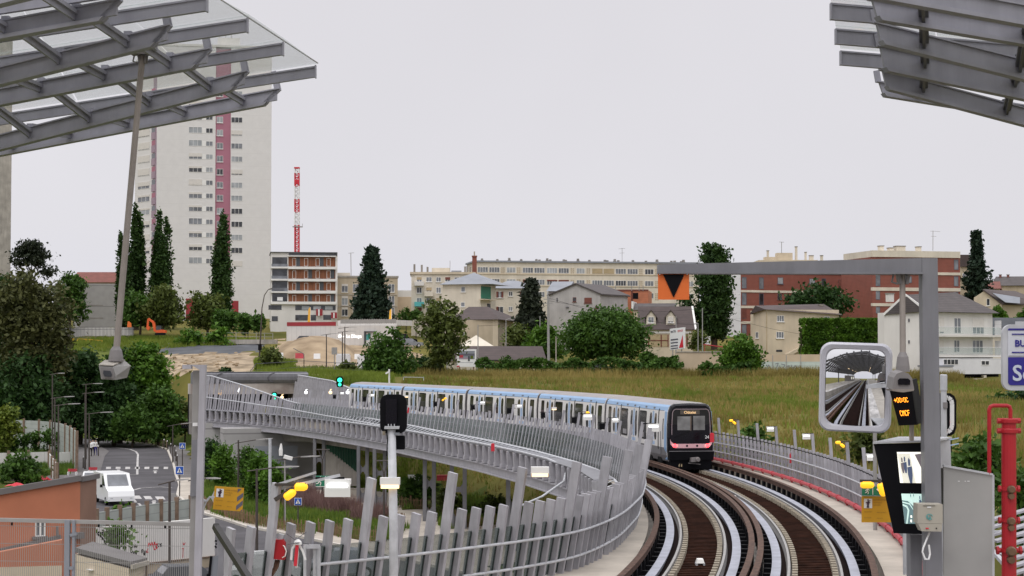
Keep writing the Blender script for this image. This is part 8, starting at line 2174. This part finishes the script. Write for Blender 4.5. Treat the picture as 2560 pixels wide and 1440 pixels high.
# intercom box
t = thing('intercom_box','beige box with a green ring emblem on the gantry post','box',W(2325,1330,18.55)); D = 18.55
mb = MB(); mb.extr([W(2294,1309,D),W(2357,1309,D),W(2357,1261,D),W(2294,1260,D)],(0,.2,0)); mb.extr([W(2304,1328,D),W(2354,1329,D),W(2356,1309.6,D),W(2296,1309.6,D)],(0,.17,0)); mb.build('case',MATS['beige_plastic'],t)
mb = MB(); c = W(2324,1292,D - .006)
pts = [c + V((math.cos(a)*.030,0,math.sin(a)*.026)) for a in np.linspace(.3,5.6,15)]
for p,q in zip(pts[:-1],pts[1:]): mb.bar(p,q,.006,.004,(0,1,0))
pts = [c + V((x*.001,-.002,z*.001)) for x,z in ((-34,6),(-18,0),(-12,-12),(2,-16),(10,-4),(4,10),(0,-34))]
for p,q in zip(pts[:-1],pts[1:]): mb.bar(p,q,.006,.004,(0,1,0))
mb.build('emblem',MATS['teal'],t)
mb = MB(); mb.box(W(2318,1321,D-.004),.03,.006,.012,mi=0); mb.lathe(W(2341,1321,D-.004),[(.008,.004),(.008,0)],8,axis=(0,-1,0),mi=1); mb.box(W(2323,1268,D-.004),.04,.004,.012,mi=2); mb.box(W(2323,1264.5,D-.004),.12,.003,.004,mi=1); mb.build('buttons',[MATS['red_bright'],MATS['black'],MATS['sign_white']],t)
mb = MB(); mb.tube([W(2324,1331,D+.1),W(2318,1345,D+.06),W(2308,1370,D+.05),W(2306,1380,D+.05),W(2313,1398,D+.05),W(2322,1398,D+.05),W(2325,1385,D+.06),W(2322,1362,D+.06)],.010,6); mb.build('cable',MATS['sign_white'],t)
# screens
t = thing('monitor_cabinet','black wedge shaped cabinet with two lit screens beside the gantry post','monitor',V((W(2270,1440,19.2).x,19.2,FLOOR))); D = 19.1
mb = MB(); fr = [W(2184,1110,D),W(2330,1106,D),W(2330,1336,D),W(2234,1333,D)]; bk = [W(2250,1110,D+.6),W(2360,1106,D+.6),W(2360,1300,D+.6),W(2250,1300,D+.6)]
mb.hexa([fr[3],fr[2],bk[2],bk[3],fr[0],fr[1],bk[1],bk[0]]); mb.build('front',MATS['black'],t)
mb = MB(); tq = [W(2182,1109.5,D-.02),W(2331,1105.5,D-.02),W(2380,1097,D+.5),W(2248,1096,D+.55)]; mb.extr(tq,(0,0,.02)); mb.extr([W(2332,1104,D+.25),W(2376,1100,D+.45),W(2378,1170,D+.45),W(2332,1170,D+.25)],(0,.05,0)); mb.build('hood',MATS['galvanised'],t)
mb = MB(); mb.box(V((fr[2].x - .12,D + .3,(fr[2].z + FLOOR)/2 - .05)),.12,.2,fr[2].z - FLOOR + .05); mb.build('leg',MATS['grey_paint'],t)
def screen(quad,items,nm='screen'):
    mb = MB(); mts = []; TL,TRr,BRr,BLl = [V(q) for q in quad]
    def pt(u,v,n): return TL.lerp(TRr,u).lerp(BLl.lerp(BRr,u),v) + V((0,-n,0))
    for k,(mt,pl) in enumerate(items):
        if mt not in mts: mts.append(mt)
        mb.extr([pt(u,v,.004 + k * .0015) for u,v in pl],(0,-.001,0),mts.index(mt))
    return mb.build(nm,[MATS[m] for m in mts],t)
q1 = [W(2242,1130,D-.005),W(2326,1130,D-.005),W(2326,1208,D-.005),W(2250,1207,D-.005)]
def fig(u,v,h,mt):      # small standing figure on a screen
    w = h * .11
    return [(mt,[(u-w*.7,v-h*.62),(u+w*.9,v-h*.66),(u+w*1.0,v-h*.30),(u+w*.7,v),(u-w*.1,v),(u-w*.6,v-h*.3)]),(mt,[(u-w*.35,v-h*.68),(u-w*.35,v-h*.92),(u,v-h*1.0),(u+w*.4,v-h*.9),(u+w*.4,v-h*.68)])]
screen(q1,[('screen_light',[(0,0),(1,0),(1,1),(0,1)]),('screen_floor',[(0,.05),(.38,.05),(.52,1),(.1,1)]),('screen_dark',[(.52,.08),(1,.0),(1,1),(.92,.95)]),('screen_floor',[(.72,.15),(.74,.14),(1,.55),(1,.62)]),('screen_floor',[(.88,.1),(.90,.1),(1,.25),(1,.32)])]
       + fig(.12,.68,.52,'screen_dark') + fig(.20,.68,.55,'screen_blue') + fig(.33,1.0,.82,'screen_blue'))
q2 = [W(2253,1234,D-.005),W(2326,1235,D-.005),W(2326,1310,D-.005),W(2262,1309,D-.005)]
screen(q2,[('screen_green',[(0,0),(1,0),(1,1),(0,1)]),('screen_slate',[(0,.22),(.2,.24),(.48,.5),(.5,1),(0,1)]),('screen_green',[(0,.34),(.16,.40),(.22,.55),(.1,1),(.05,1),(.16,.55),(.12,.45),(0,.40)]),('screen_green',[(0,.26),(.26,.32),(.36,.5),(.36,.54),(.24,.36),(0,.3)]),('screen_light',[(.24,.72),(.3,.72),(.3,.8),(.24,.8)]),('screen_light',[(.22,.86),(.28,.86),(.28,.95),(.22,.95)]),('screen_slate',[(.55,.3),(.75,.2),(1,.3),(1,.45),(.8,.4)])]
       + fig(.62,.45,.4,'screen_blue') + fig(.72,.5,.45,'screen_slate') + fig(.3,.12,.16,'screen_slate') + fig(.4,.1,.14,'screen_slate'))
# orange digit display
t = thing('led_display','tilted black display with glowing orange digits beside the mirror','display',W(2270,1063,19.0)); D = 18.9
mb = MB(); f = [W(2247,1064,D),W(2292,1062,D),W(2277,951,D),W(2220,961,D)]; bk = [W(2262,1060,D+.3),W(2312,1054,D+.3),W(2292,946,D+.3),W(2236,952,D+.3)]
mb.hexa([f[0],f[1],bk[1],bk[0],f[3],f[2],bk[2],bk[3]]); mb.build('case',MATS['black'],t)
ex = (W(2277,951,D) - W(2220,961,D)); ex = V((1,0,.05)).normalized(); up = (W(2220,961,D) - W(2247,1064,D)).normalized()
def dots(mb,s,o,cw,ch):
    pat = {'+': ('00000','00100','00100','11111','00100','00100','00000'),'0': ('01110','10001','10001','10001','10001','10001','01110'),':': ('000','010','010','000','010','010','000'),'C': ('01110','10001','10000','10000','10000','10001','01110'),'M': ('10001','11011','10101','10101','10001','10001','10001'),'F': ('11111','10000','10000','11110','10000','10000','10000')}
    x = 0
    for ch_ in s:
        p = pat[ch_]
        for r,row in enumerate(p):
            for c,b in enumerate(row):
                if b == '1':
                    q = o + ex * ((x + c) * cw) + up * ((6 - r) * ch); h = .46
                    mb.extr([q - ex*cw*h - up*ch*h,q + ex*cw*h - up*ch*h,q + ex*cw*h + up*ch*h,q - ex*cw*h + up*ch*h],(0,-.004,0))
        x += len(p[0]) + 1
mb = MB(); dots(mb,'+00:0C',W(2237,1006,D - .012),.0043,.0072); mb.build('upper_digits',MATS['led_amber'],t)
mb = MB(); dots(mb,'CMCF',W(2252,1039,D - .012),.0043,.0082); mb.build('lower_digits',MATS['led_amber'],t)
mb = MB(); mb.tube([W(2279,1058,D + .15),W(2279,1100,D + .2)],.025,8); mb.build('stem',MATS['concrete_light'],t)
# convex mirror
t = thing('traffic_mirror','rounded square convex mirror in a pale grey frame showing station tracks','mirror',W(2187,1440,19.6)); D = 19.5
cM = W(2138.5,968.5,D); hw,hh = 178 / 2 * D / FPX,223 / 2 * D / FPX; rl = -.035
mz = V((math.sin(-.27),-math.cos(-.27),-.07)).normalized(); mx = V((math.cos(-.27),math.sin(-.27),0)).normalized(); my = mz.cross(mx).normalized() * -1
if my.z < 0: my = -my
mx,my = mx * math.cos(rl) + my * math.sin(rl),my * math.cos(rl) - mx * math.sin(rl)
def rr_pts(w,h,r,n=6):
    o = []
    for cx_,cy_,a0 in ((w-r,h-r,0),(-w+r,h-r,90),(-w+r,-h+r,180),(w-r,-h+r,270)):
        for k in range(n + 1): a = math.radians(a0 + 90*k/n); o.append((cx_ + r*math.cos(a),cy_ + r*math.sin(a)))
    return o
rings = [(rr_pts(hw,hh,.12),-.02),(rr_pts(hw,hh,.12),.02),(rr_pts(hw-.02,hh-.02,.11),.045),(rr_pts(hw-.062,hh-.062,.09),.035),(rr_pts(hw-.072,hh-.072,.085),.005)]
mb = MB(); vs_ = []; n = len(rings[0][0])
for pl,d in rings: vs_ += [cM + mx*x + my*y + mz*d for x,y in pl]
fs_ = [(i*n+k,i*n+(k+1)%n,(i+1)*n+(k+1)%n,(i+1)*n+k) for i in range(len(rings)-1) for k in range(n)] + [tuple(range(n))]
mb.add(vs_,fs_); mb.build('frame',M('mirror_frame',(.62,.62,.68),.4,0,.03,3),t)
mb = MB(); w,h = hw - .069,hh - .069; RS = 1.6; N = 20; vs_ = []
for j in range(N + 1):
    for i in range(N + 1):
        u,v = (i/N*2-1),(j/N*2-1); x,y = u*w,v*h
        cxn = max(0,abs(x) - (w-.08)); cyn = max(0,abs(y) - (h-.08)); L = math.hypot(cxn,cyn)
        if L > .08: x -= math.copysign(cxn*(1-.08/L),x); y -= math.copysign(cyn*(1-.08/L),y)
        vs_.append(cM + mx*x + my*y + mz*(.004 + math.sqrt(RS*RS - x*x - y*y) - math.sqrt(RS*RS - w*w - h*h)*1.0 - .01))
mb.add(vs_,[(j*(N+1)+i,j*(N+1)+i+1,(j+1)*(N+1)+i+1,(j+1)*(N+1)+i) for j in range(N) for i in range(N)])
mm = bpy.data.materials.new('mirror_silver'); mm.use_nodes = True; bs = mm.node_tree.nodes['Principled BSDF']; bs.inputs['Metallic'].default_value = 1; bs.inputs['Roughness'].default_value = .015; bs.inputs['Base Color'].default_value = (.86,.87,.88,1); MATS['mirror_silver'] = mm
mb.build('mirror_face',mm,t,smooth=True)
mb = MB(); mb.bar(W(2258,962,19.05),cM - mz*.03,.04,.04); mb.build('arm',MATS['galvanised'],t)
mb = MB(); q = W(2187,1200,60); mb.tube([V((q.x,q.y,4.6)),W(2187,1040,60)],.065,8); tag(mb.build('lamp_post',MATS['pole_grey']),'plain grey post standing behind the right fence below the mirror','post')
# grey panel, signal back, standpipe, sign
t = thing('metal_screen','plain grey steel panel with slanting top right of the gantry post','panel',W(2420,1440,18.9)); D = 19.0
mb = MB(); mb.extr([V((W(2358,1440,D).x,D,FLOOR)),V((W(2480,1440,D).x,D,FLOOR)),W(2480,1187,D),W(2359,1165,D)],(0,.03,0)); mb.build('sheet',M('panel_steel',(.40,.395,.39),.38,.35,.12,1.3),t)
mb = MB(); mb.bar(W(2358,1164,D+.01),W(2481,1186,D+.01),.06,.02); mb.bar(V((W(2479,1440,D+.02).x,D+.02,FLOOR)),W(2479,1187,D+.02),.03,.05); mb.build('edge',MATS['galvanised'],t)
mb = MB();
for x,w in ((2397,.020),(2413,.012),(2421,.024)): mb.box(W(x,1203,D - .004),w,.004,.008)
mb.build('stamped_letters',MATS['sign_white'],t)
t = thing('track_signal','round ended black signal with white rim behind the gantry post','signal',W(2360,1440,22)); D = 22
mb = MB(); mb.extr([cc for cc in [W(2352,983,D),W(2376,983,D),W(2386,990,D),W(2391,1002,D),W(2391,1070,D),W(2386,1084,D),W(2376,1090,D),W(2352,1090,D)]],(0,.06,0)); mb.build('backboard',MATS['black'],t)
mb = MB(); ar = [W(2352,994,D-.01),W(2370,994,D-.01),W(2378,1000,D-.01),W(2380,1010,D-.01),W(2380,1064,D-.01),W(2377,1074,D-.01),W(2369,1080,D-.01),W(2352,1080,D-.01)]
for p,q in zip(ar[:-1],ar[1:]): mb.bar(p,q,.05,.012,(0,1,0))
mb.build('white_rim',MATS['sign_white'],t)
mb = MB(); q = W(2359,1100,D - .1); mb.tube([V((q.x,q.y,FLOOR)),W(2359,976,D - .1)],.036,10); mb.tube([W(2359,976,D-.1),W(2359,938,D-.1),W(2359,936,D-.1)],[.044,.044,.036],12); mb.build('post',MATS['galvanised'],t)
mb = MB(); mb.box(W(2362,1013,D-.12),.05,.06,.07); mb.box(W(2370,1113,D),.07,.08,.17,mi=1); mb.bar(W(2372,1100,D-.06),W(2397,1095,D-.06),.012,.012,mi=2); mb.bar(W(2372,1114,D-.06),W(2397,1109,D-.06),.012,.012,mi=2); mb.build('clamps',[MATS['cam_grey'],MATS['black'],MATS['train_pale_blue']],t)
mb = MB(); mb.lathe(W(2358,1058,D-.05),[(.012,.01),(.012,0)],8,axis=(0,-1,0)); mb.build('red_lamp',MATS['lamp_red'],t)
t = thing('fire_standpipe','bright red dry riser standpipe with three brass capped valves','standpipe',V((W(2522,1440,19).x,19,FLOOR))); D = 19
X_ = lambda x,y: W(x,y,D)
mb = MB(); b0 = X_(2522,1440); mb.tube([V((b0.x,D,FLOOR)),X_(2522,1050)],.075,16); mb.build('riser',MATS['red_paint'],t,smooth=False)
mb = MB()
for y in (1052,1077): mb.tube([X_(2522,y+6),X_(2522,y+4),X_(2522,y-4),X_(2522,y-6)],[.086,.092,.092,.086],16); mb.tube([X_(2493,y),X_(2551,y)],.028,8)
mb.build('flanges',MATS['red_paint'],t)
mb = MB(); mb.tube([X_(2473,1186),X_(2473,1024),X_(2476,1017),X_(2483,1014),X_(2517,1014),X_(2524,1017),X_(2526,1024),X_(2526,1050)],.021,10); mb.build('bypass_pipe',MATS['red_paint'],t)
for y in (1222,1301,1376):
    big = 1.25 if y == 1376 else 1.0
    mb = MB(); mb.tube([X_(2522,y+4),X_(2522,y-4)],.088,16); mb.tube([X_(2498 - (5 if big > 1 else 0),y),X_(2547 + (5 if big > 1 else 0),y)],.020*big,8)
    for x in (2499 - (5 if big > 1 else 0),2546 + (5 if big > 1 else 0)): mb.tube([X_(x-3,y),X_(x+3,y)],.034*big,8)
    v = mb.build('valve',MATS['red_paint'],t)
    mb = MB(); mb.lathe(X_(2522,y) + V((0,-.08,0)),[(.03*big,.05),(.042*big,.03),(.042*big,0)],12,axis=(0,-1,0)); mb.lathe(X_(2522,y+17*big) + V((0,-.07,0)),[(.03*big,.05),(.034*big,.02),(.034*big,0)],12,axis=(0,-1,0)); mb.build('brass_cap',M('brass_dull',(.17,.10,.06),.45,.4,.2,6) if y == 1222 else MATS['brass_dull'],v)
t = thing('station_sign','blue and white sign in a rounded grey frame at the right edge','sign',V((W(2560,975,16).x,16,W(2560,975,16).z))); D = 16
def srr(x0,y0,x1,y1,r,d,corners=(1,1,1,1),n=5):
    o = []
    for cx_,cy_,a0,on in ((x1,y0,0,corners[1]),(x0,y0,90,corners[0]),(x0,y1,180,corners[3]),(x1,y1,270,corners[2])):
        rr = r if on else .5; sx = -1 if a0 in (0,270) else 1; sy = 1 if a0 in (0,90) else -1
        for k in range(n + 1): a = math.radians(a0 + 90*k/n); o.append(W(cx_ + sx*rr + rr*math.cos(a),cy_ + sy*rr - rr*math.sin(a),d))
    return o
mb = MB(); mb.extr(srr(2507,811,2900,976,22,D),(0,.06,0)); mb.bar(W(2540,808,D+.03),W(2870,808,D+.03),.05,.03); mb.build('frame',MATS['galvanised'],t)
mb = MB(); mb.extr(srr(2520,822,2887,889,8,D-.006,(1,1,0,0)),(0,.004,0)); mb.build('white_field',M('sign_pale',(.60,.62,.68),.4,0,.03,2),t)
mb = MB(); mb.extr(srr(2520.5,893,2887,963,8,D-.006,(0,0,1,1)),(0,.004,0)); mb.extr(srr(2520,821,2887,826,4,D-.010,(1,1,0,0)),(0,.004,0)); mb.bar(W(2530,835.5,D-.010),W(2870,835.5,D-.010),.004,.010,(0,0,1)); mb.bar(W(2530,881,D-.010),W(2870,881,D-.010),.004,.010,(0,0,1))
text_mb(mb,'BUS',.078,W(2537,866,D-.012),V((1,0,0)),V((0,0,1)),bold=.035); mb.build('blue_field',MATS['navy'],t)
mb = MB(); text_mb(mb,'Sortie',.19,W(2531,951,D-.012),V((1,0,0)),V((0,0,1)),bold=.02); mb.build('white_lettering',M('sign_letter',(.55,.60,.72),.4),t)
mb = MB(); mb.bar(V((W(2700,976,D).x,D+.1,FLOOR)),W(2700,800,D+.1),.08,.08,(0,1,0)); mb.build('post',MATS['galvanised'],t)
# steps and railing low right
t = thing('escape_stair','grey metal stair with open treads below the red standpipe','stair',W(2520,1440,26)); mb = MB()
for k in range(9):
    y = 1292 + 17*k; x = 2470 + 6*k; mb.bar(W(x,y+10,26 - .25*k),W(x + 110,y - 22,26 - .25*k),.20,.03)
mb.build('treads',MATS['grey_paint_light'],t); mb = MB(); mb.bar(W(2480,1330,25.5),W(2600,1340,25.5),.05,.05); mb.bar(W(2482,1378,24.5),W(2520,1420,23.5),.05,.05); mb.bar(W(2566,1290,26),W(2566,1480,26),.06,.06); mb.bar(W(2470,1280,26.3),W(2470,1500,26.3),.06,.06); mb.build('rails',MATS['galvanised'],t)
# yellow notices
def yellow_sign(label,quad,stripes,D):
    TL,TRr,BRr,BLl = [W(x,y,D) for x,y in quad]; t = thing('warning_notice',label,'sign',BLl,'yellow no entry notices')
    def pt(u,v,n=0): return TL.lerp(TRr,u).lerp(BLl.lerp(BRr,u),v) + V((0,-n,0))
    R = lambda u0,v0,u1,v1: [(u0,v0),(u1,v0),(u1,v1),(u0,v1)]
    mb = MB(); mb.extr([pt(0,0),pt(1,0),pt(1,1),pt(0,1)],(0,.006,0)); mb.build('panel',MATS['yellow_sign'],t)
    mb = MB(); mb.extr([pt(u,v,.002) for u,v in R(.07,.10,.32,.46)],(0,-.001,0)); mb.build('white_square',MATS['sign_white'],t)
    mb = MB()
    o = lambda u,v: pt(.07 + .25*u,.10 + .36*v,.005)
    for a,b_,w in (((.5,.30),(.48,.62),.03),((.48,.6),(.40,.95),.016),((.5,.6),(.56,.95),.016),((.5,.32),(.78,.18),.011),((.5,.36),(.22,.42),.011),((.5,.36),(.76,.44),.011)): mb.bar(o(*a),o(*b_),w,.002,(0,1,0))
    mb.lathe(o(.5,.14),[(.010,-.001),(.010,.001)],8,axis=(0,1,0)); mb.build('pictogram',M('picto_dark',(.10,.06,.09),.6) if 'picto_dark' not in MATS else MATS['picto_dark'],t)
    mb = MB(); txt = [("ACCÈS INTERDIT",.36,.17,.058),("AU PUBLIC",.36,.27,.05),("DANGER",.36,.36,.05),("NO ENTRY",.08,.62,.045),("KEIN ZUTRITT",.46,.64,.042),("NO PASAR",.08,.84,.042),("VIETATO",.46,.86,.042)]
    exx = (pt(1,.5) - pt(0,.5)); wdt = exx.length; exx.normalize(); ezz = (pt(.5,0) - pt(.5,1)); hgt = ezz.length; ezz.normalize()
    for s,u,v,sz in txt: text_mb(mb,s,sz * hgt * 1.35,pt(u,v,.004),exx,ezz)
    mb.build('lettering',M('sign_ink',(.26,.15,.03),.6) if 'sign_ink' not in MATS else MATS['sign_ink'],t)
    if stripes:
        mb = MB()
        for pl in (((.79,.05),(.93,.04),(.79,.22)),((.99,.20),(.99,.38),(.79,.60),(.79,.40)),((.99,.52),(.99,.72),(.78,.97),(.78,.78)),((.99,.90),(.99,.99),(.92,.99))): mb.extr([pt(u,v,.002) for u,v in pl],(0,-.001,0))
        mb.build('hazard_stripes',MATS['sign_grey'],t)
    return t
t = yellow_sign('yellow no entry notice with grey hazard stripes on the left gantry post',[(537,1215),(610,1220),(606,1279),(532,1273)],True,20.2)
mb = MB(); mb.extr([W(536,1226,20.22),W(536,1262,20.22),W(527,1244,20.22)],(0,.01,0)); mb.bar(W(505,1249,20.1),W(516,1253,20.1),.03,.02); mb.bar(W(516,1253,20.1),W(524,1243,20.1),.02,.02); mb.bar(W(524,1243,20.1),W(536,1243,20.1),.02,.02); mb.bar(W(516,1254,20.1),W(504,1284,20.1),.014,.014); mb.bar(W(503,1247,20.02),W(503,1286,20.02),.05,.10,(0,1,0)); mb.build('clamp',MATS['galvanised'],t)
t = yellow_sign('yellow no entry notice half hidden by the black monitor cabinet',[(2154,1240),(2236,1241),(2236,1306),(2154,1306)],False,21.5)
mb = MB(); q = W(2262,1203,21.6); mb.bar(V((q.x,q.y,FLOOR)),q + V((0,0,.05)),.05,.05,(0,1,0)); mb.bar(W(2150,1203,21.6),W(2262,1203,21.6),.02,.02); mb.build('post',MATS['galvanised'],t)
t = thing('exit_sign','small green exit sign above the right yellow notice','sign',W(2180,1240,21.4)); mb = MB(); D = 21.45; mb.extr([W(2155,1239,D),W(2214,1239,D),W(2214,1216,D),W(2155,1216,D)],(0,.01,0)); mb.build('panel',MATS['sign_green'],t)
mb = MB(); running_man(mb,W(2169,1227.5,D-.0),.085,y=-.008); mb.box(W(2182,1227.5,D-.008),.006,.004,.09); mb.bar(W(2192,1222,D-.01),W(2203,1232,D-.01),.018,.003,(0,1,0)); mb.build('pictogram',MATS['sign_white'],t)
t = thing('amber_lamp','pair of glowing amber lamps above the right yellow notice','lamp',W(2180,1215,21.3)); D = 21.3
for x,y,a in ((2168,1212,V((1,0,0))),(2205,1224,V((.3,0,-1)).normalized())):
    mb = MB(); c = W(x,y,D); mb.tube([c - a*.075,c - a*.05,c + a*.04,c + a*.07,c + a*.08],[.03,.042,.042,.03,.01],10); mb.build('globe',MATS['lamp_amber'],t,smooth=True)
mb = MB(); mb.bar(W(2150,1202,D),W(2214,1203,D),.03,.03); mb.bar(W(2196,1204,D),W(2204,1214,D),.02,.02); mb.build('arm',MATS['pole_brown'],t)

# ---------------------------------------------------------------- left hand gantry post, mesh fence, handrail
t = thing('gantry_post','slim two part grey gantry post with angled head at the left','gantry',V((W(495,1440,19.6).x,19.6,FLOOR))); D = 19.6
mb = MB(); g = lambda x: V((W(x,1440,D).x,D,FLOOR));
mb.hexa([g(483),g(500),g(500)+V((0,.09,0)),g(483)+V((0,.09,0)),W(499,925,D),W(513.5,925,D),W(513.5,925,D)+V((0,.09,0)),W(499,925,D)+V((0,.09,0))]); mb.hexa([W(499,925,D),W(513.5,925,D),W(513.5,925,D)+V((0,.09,0)),W(499,925,D)+V((0,.09,0)),W(477,912,D),W(514,912,D),W(514,912,D)+V((0,.09,0)),W(477,912,D)+V((0,.09,0))]); mb.bar(W(457,917,D+.05),W(480,917,D+.05),.07,.045); mb.build('front_section',MATS['grey_paint_light'],t)
mb = MB(); D2 = D + .12; mb.hexa([V((W(472,1440,D2).x,D2,FLOOR)),V((W(484,1440,D2).x,D2,FLOOR)),V((W(484,1440,D2).x,D2+.08,FLOOR)),V((W(472,1440,D2).x,D2+.08,FLOOR)),W(482,926,D2),W(498,926,D2),W(498,926,D2)+V((0,.08,0)),W(482,926,D2)+V((0,.08,0))]); mb.build('rear_section',MATS['pole_grey'],t)
mb = MB(); mb.extr([W(475,1241,D+.1),W(493,1241,D+.1),W(497,1100,D+.1),W(480,1100,D+.1)],(0,.02,0)); mb.build('cover_plate',MATS['grey_paint'],t)
mb = MB(); mb.box(W(488,1061,D+.08),.05,.02,.035); mb.build('label_plate',MATS['sign_white'],t)
t = thing('mesh_fence','grey vertical wire mesh fence across the bottom left','fence',V((W(200,1440,20).x,20,FLOOR))); D = 20.0
mb = MB(); mb.bar(W(-260,1293.5,D),W(484,1311,D),.045,.040); mb.build('top_rail',MATS['pole_grey'],t)
for x,w in ((169,.055),(185,.03)):
    mb = MB(); p = W(x,1300,D - .02); mb.bar(V((p.x,p.y,FLOOR)),p,w,.05,(0,1,0)); mb.build('post',MATS['zinc'],t)
mb = MB()
for i in range(142):
    x = -255 + 5.2 * i; p = W(x,1294 + (x + 260) * .0235,D); mb.bar(V((p.x,p.y,FLOOR)),p,.0042,.0042,(0,1,0))
for y in (1316,1360,1404): mb.bar(W(-260,y - 6,D + .004),W(480,y + 6,D + .004),.005,.005)
stuff(mb.build('wires',MATS['pole_grey'],t))
mb = MB()
for x in (30,247,329,413): p = W(x,1302 + x*.02,D-.01); mb.box(p + V((0,0,-.03)),.014,.03,.03)
mb.build('clips',MATS['black'],t)
mb = MB(); mb.bar(W(176,1338,D-.03),W(192,1334,D-.03),.05,.03); mb.bar(W(173,1420,D-.03),W(184,1420,D-.03),.05,.03); mb.build('hinges',MATS['zinc'],t)
t = thing('stair_handrail','thick dark handrail sloping down in front of the leaning blades','handrail',W(560,1440,24)); D = 24
mb = MB(); a,b = W(541,1320,D),W(655,1500,D-2.2); mb.bar(a,b,.075,.085); mb.bar(a + V((0,0,.0)),W(538,1314,D+.03),.07,.08); mb.build('rail',MATS['handrail_dark'],t)
mb = MB(); mb.bar(W(552,1345,D+.02),V((W(547,1440,D).x,D,7.2)),.09,.05,(0,1,0)); mb.build('support',MATS['grey_paint_light'],t)
mb = MB(); mb.extr([W(530,1392,D-.2),W(546,1388,D-.2),W(540,1470,D-.2),W(522,1470,D-.2)],(0,.015,0)); mb.build('glass_edge',MATS['zinc'],t)
mb = MB(); mb.bar(W(528,1390,D-.21),W(520,1470,D-.21),.02,.03); mb.build('gasket',MATS['black'],t)

# ---------------------------------------------------------------- signal mast by the fence, beacons between the rails
t = thing('track_signal','black rounded signal head seen from behind on a thick grey mast','signal',(W(982,1440,41.5).x,41.5,Z0)); D = 41.5
mb = MB(); mb.extr(srr(950,986,1017,1084,20,D),(0,.12,0)); mb.build('head',MATS['black'],t)
mb = MB(); mb.extr(srr(964,997,992,1060,3,D - .07),(0,.068,0)); mb.build('back_box',MATS['black_gloss'],t)
mb = MB(); mb.bar(W(962,1067,D-.06),W(999,1067,D-.06),.16,.03); mb.bar(W(961,1070.5,D-.06),W(998,1070.5,D-.06),.16,.03);
for x in (971,978,986): mb.bar(W(x,1066,D-.08),W(x,1060,D-.08),.02,.03,(0,1,0))
mb.build('cap_plate',MATS['galvanised'],t)
mb = MB(); mb.tube([V((W(985,1440,D).x,D,Z0)),W(984,1330,D),W(979,1072,D)],[.105,.100,.092],14); mb.build('mast',MATS['galvanised'],t,smooth=True)
mb = MB(); mb.extr(srr(968,1089,1012,1124,3,D + .12),(0,.15,0)); mb.build('lower_box',MATS['black'],t)
mb = MB(); mb.box(W(990,1084,D - .02),.16,.1,.05); mb.tube([W(966,1075,D-.1),W(969,1096,D-.1),W(967,1140,D-.1)],.014,5,mi=1); mb.box(W(960,1083,D),.07,.05,.09,mi=2); mb.build('fittings',[MATS['zinc'],MATS['black'],MATS['chair_beige']],t)
for px,py,lb in ((1750,1412,'white track beacon box between the left rails at the bottom'),(1834,1249,'white track beacon box between the right rails nearer the train')):
    c = G(px,py,ZR - .16); t = thing('track_beacon',lb,'beacon',c,'white beacons between the rails'); s = 1.0
    mb = MB(); mb.hexa([c + V((-.11,-.2,.06)),c + V((.11,-.2,.06)),c + V((.11,.2,.06)),c + V((-.11,.2,.06)),c + V((-.08,-.16,.17)),c + V((.08,-.16,.17)),c + V((.08,.16,.17)),c + V((-.08,.16,.17))]); mb.build('case',MATS['white_paint'],t)
    mb = MB(); mb.box(c + V((-.10,0,.02)),.05,.36,.075); mb.box(c + V((.10,0,.02)),.05,.36,.075); mb.build('feet',MATS['galvanised'],t)
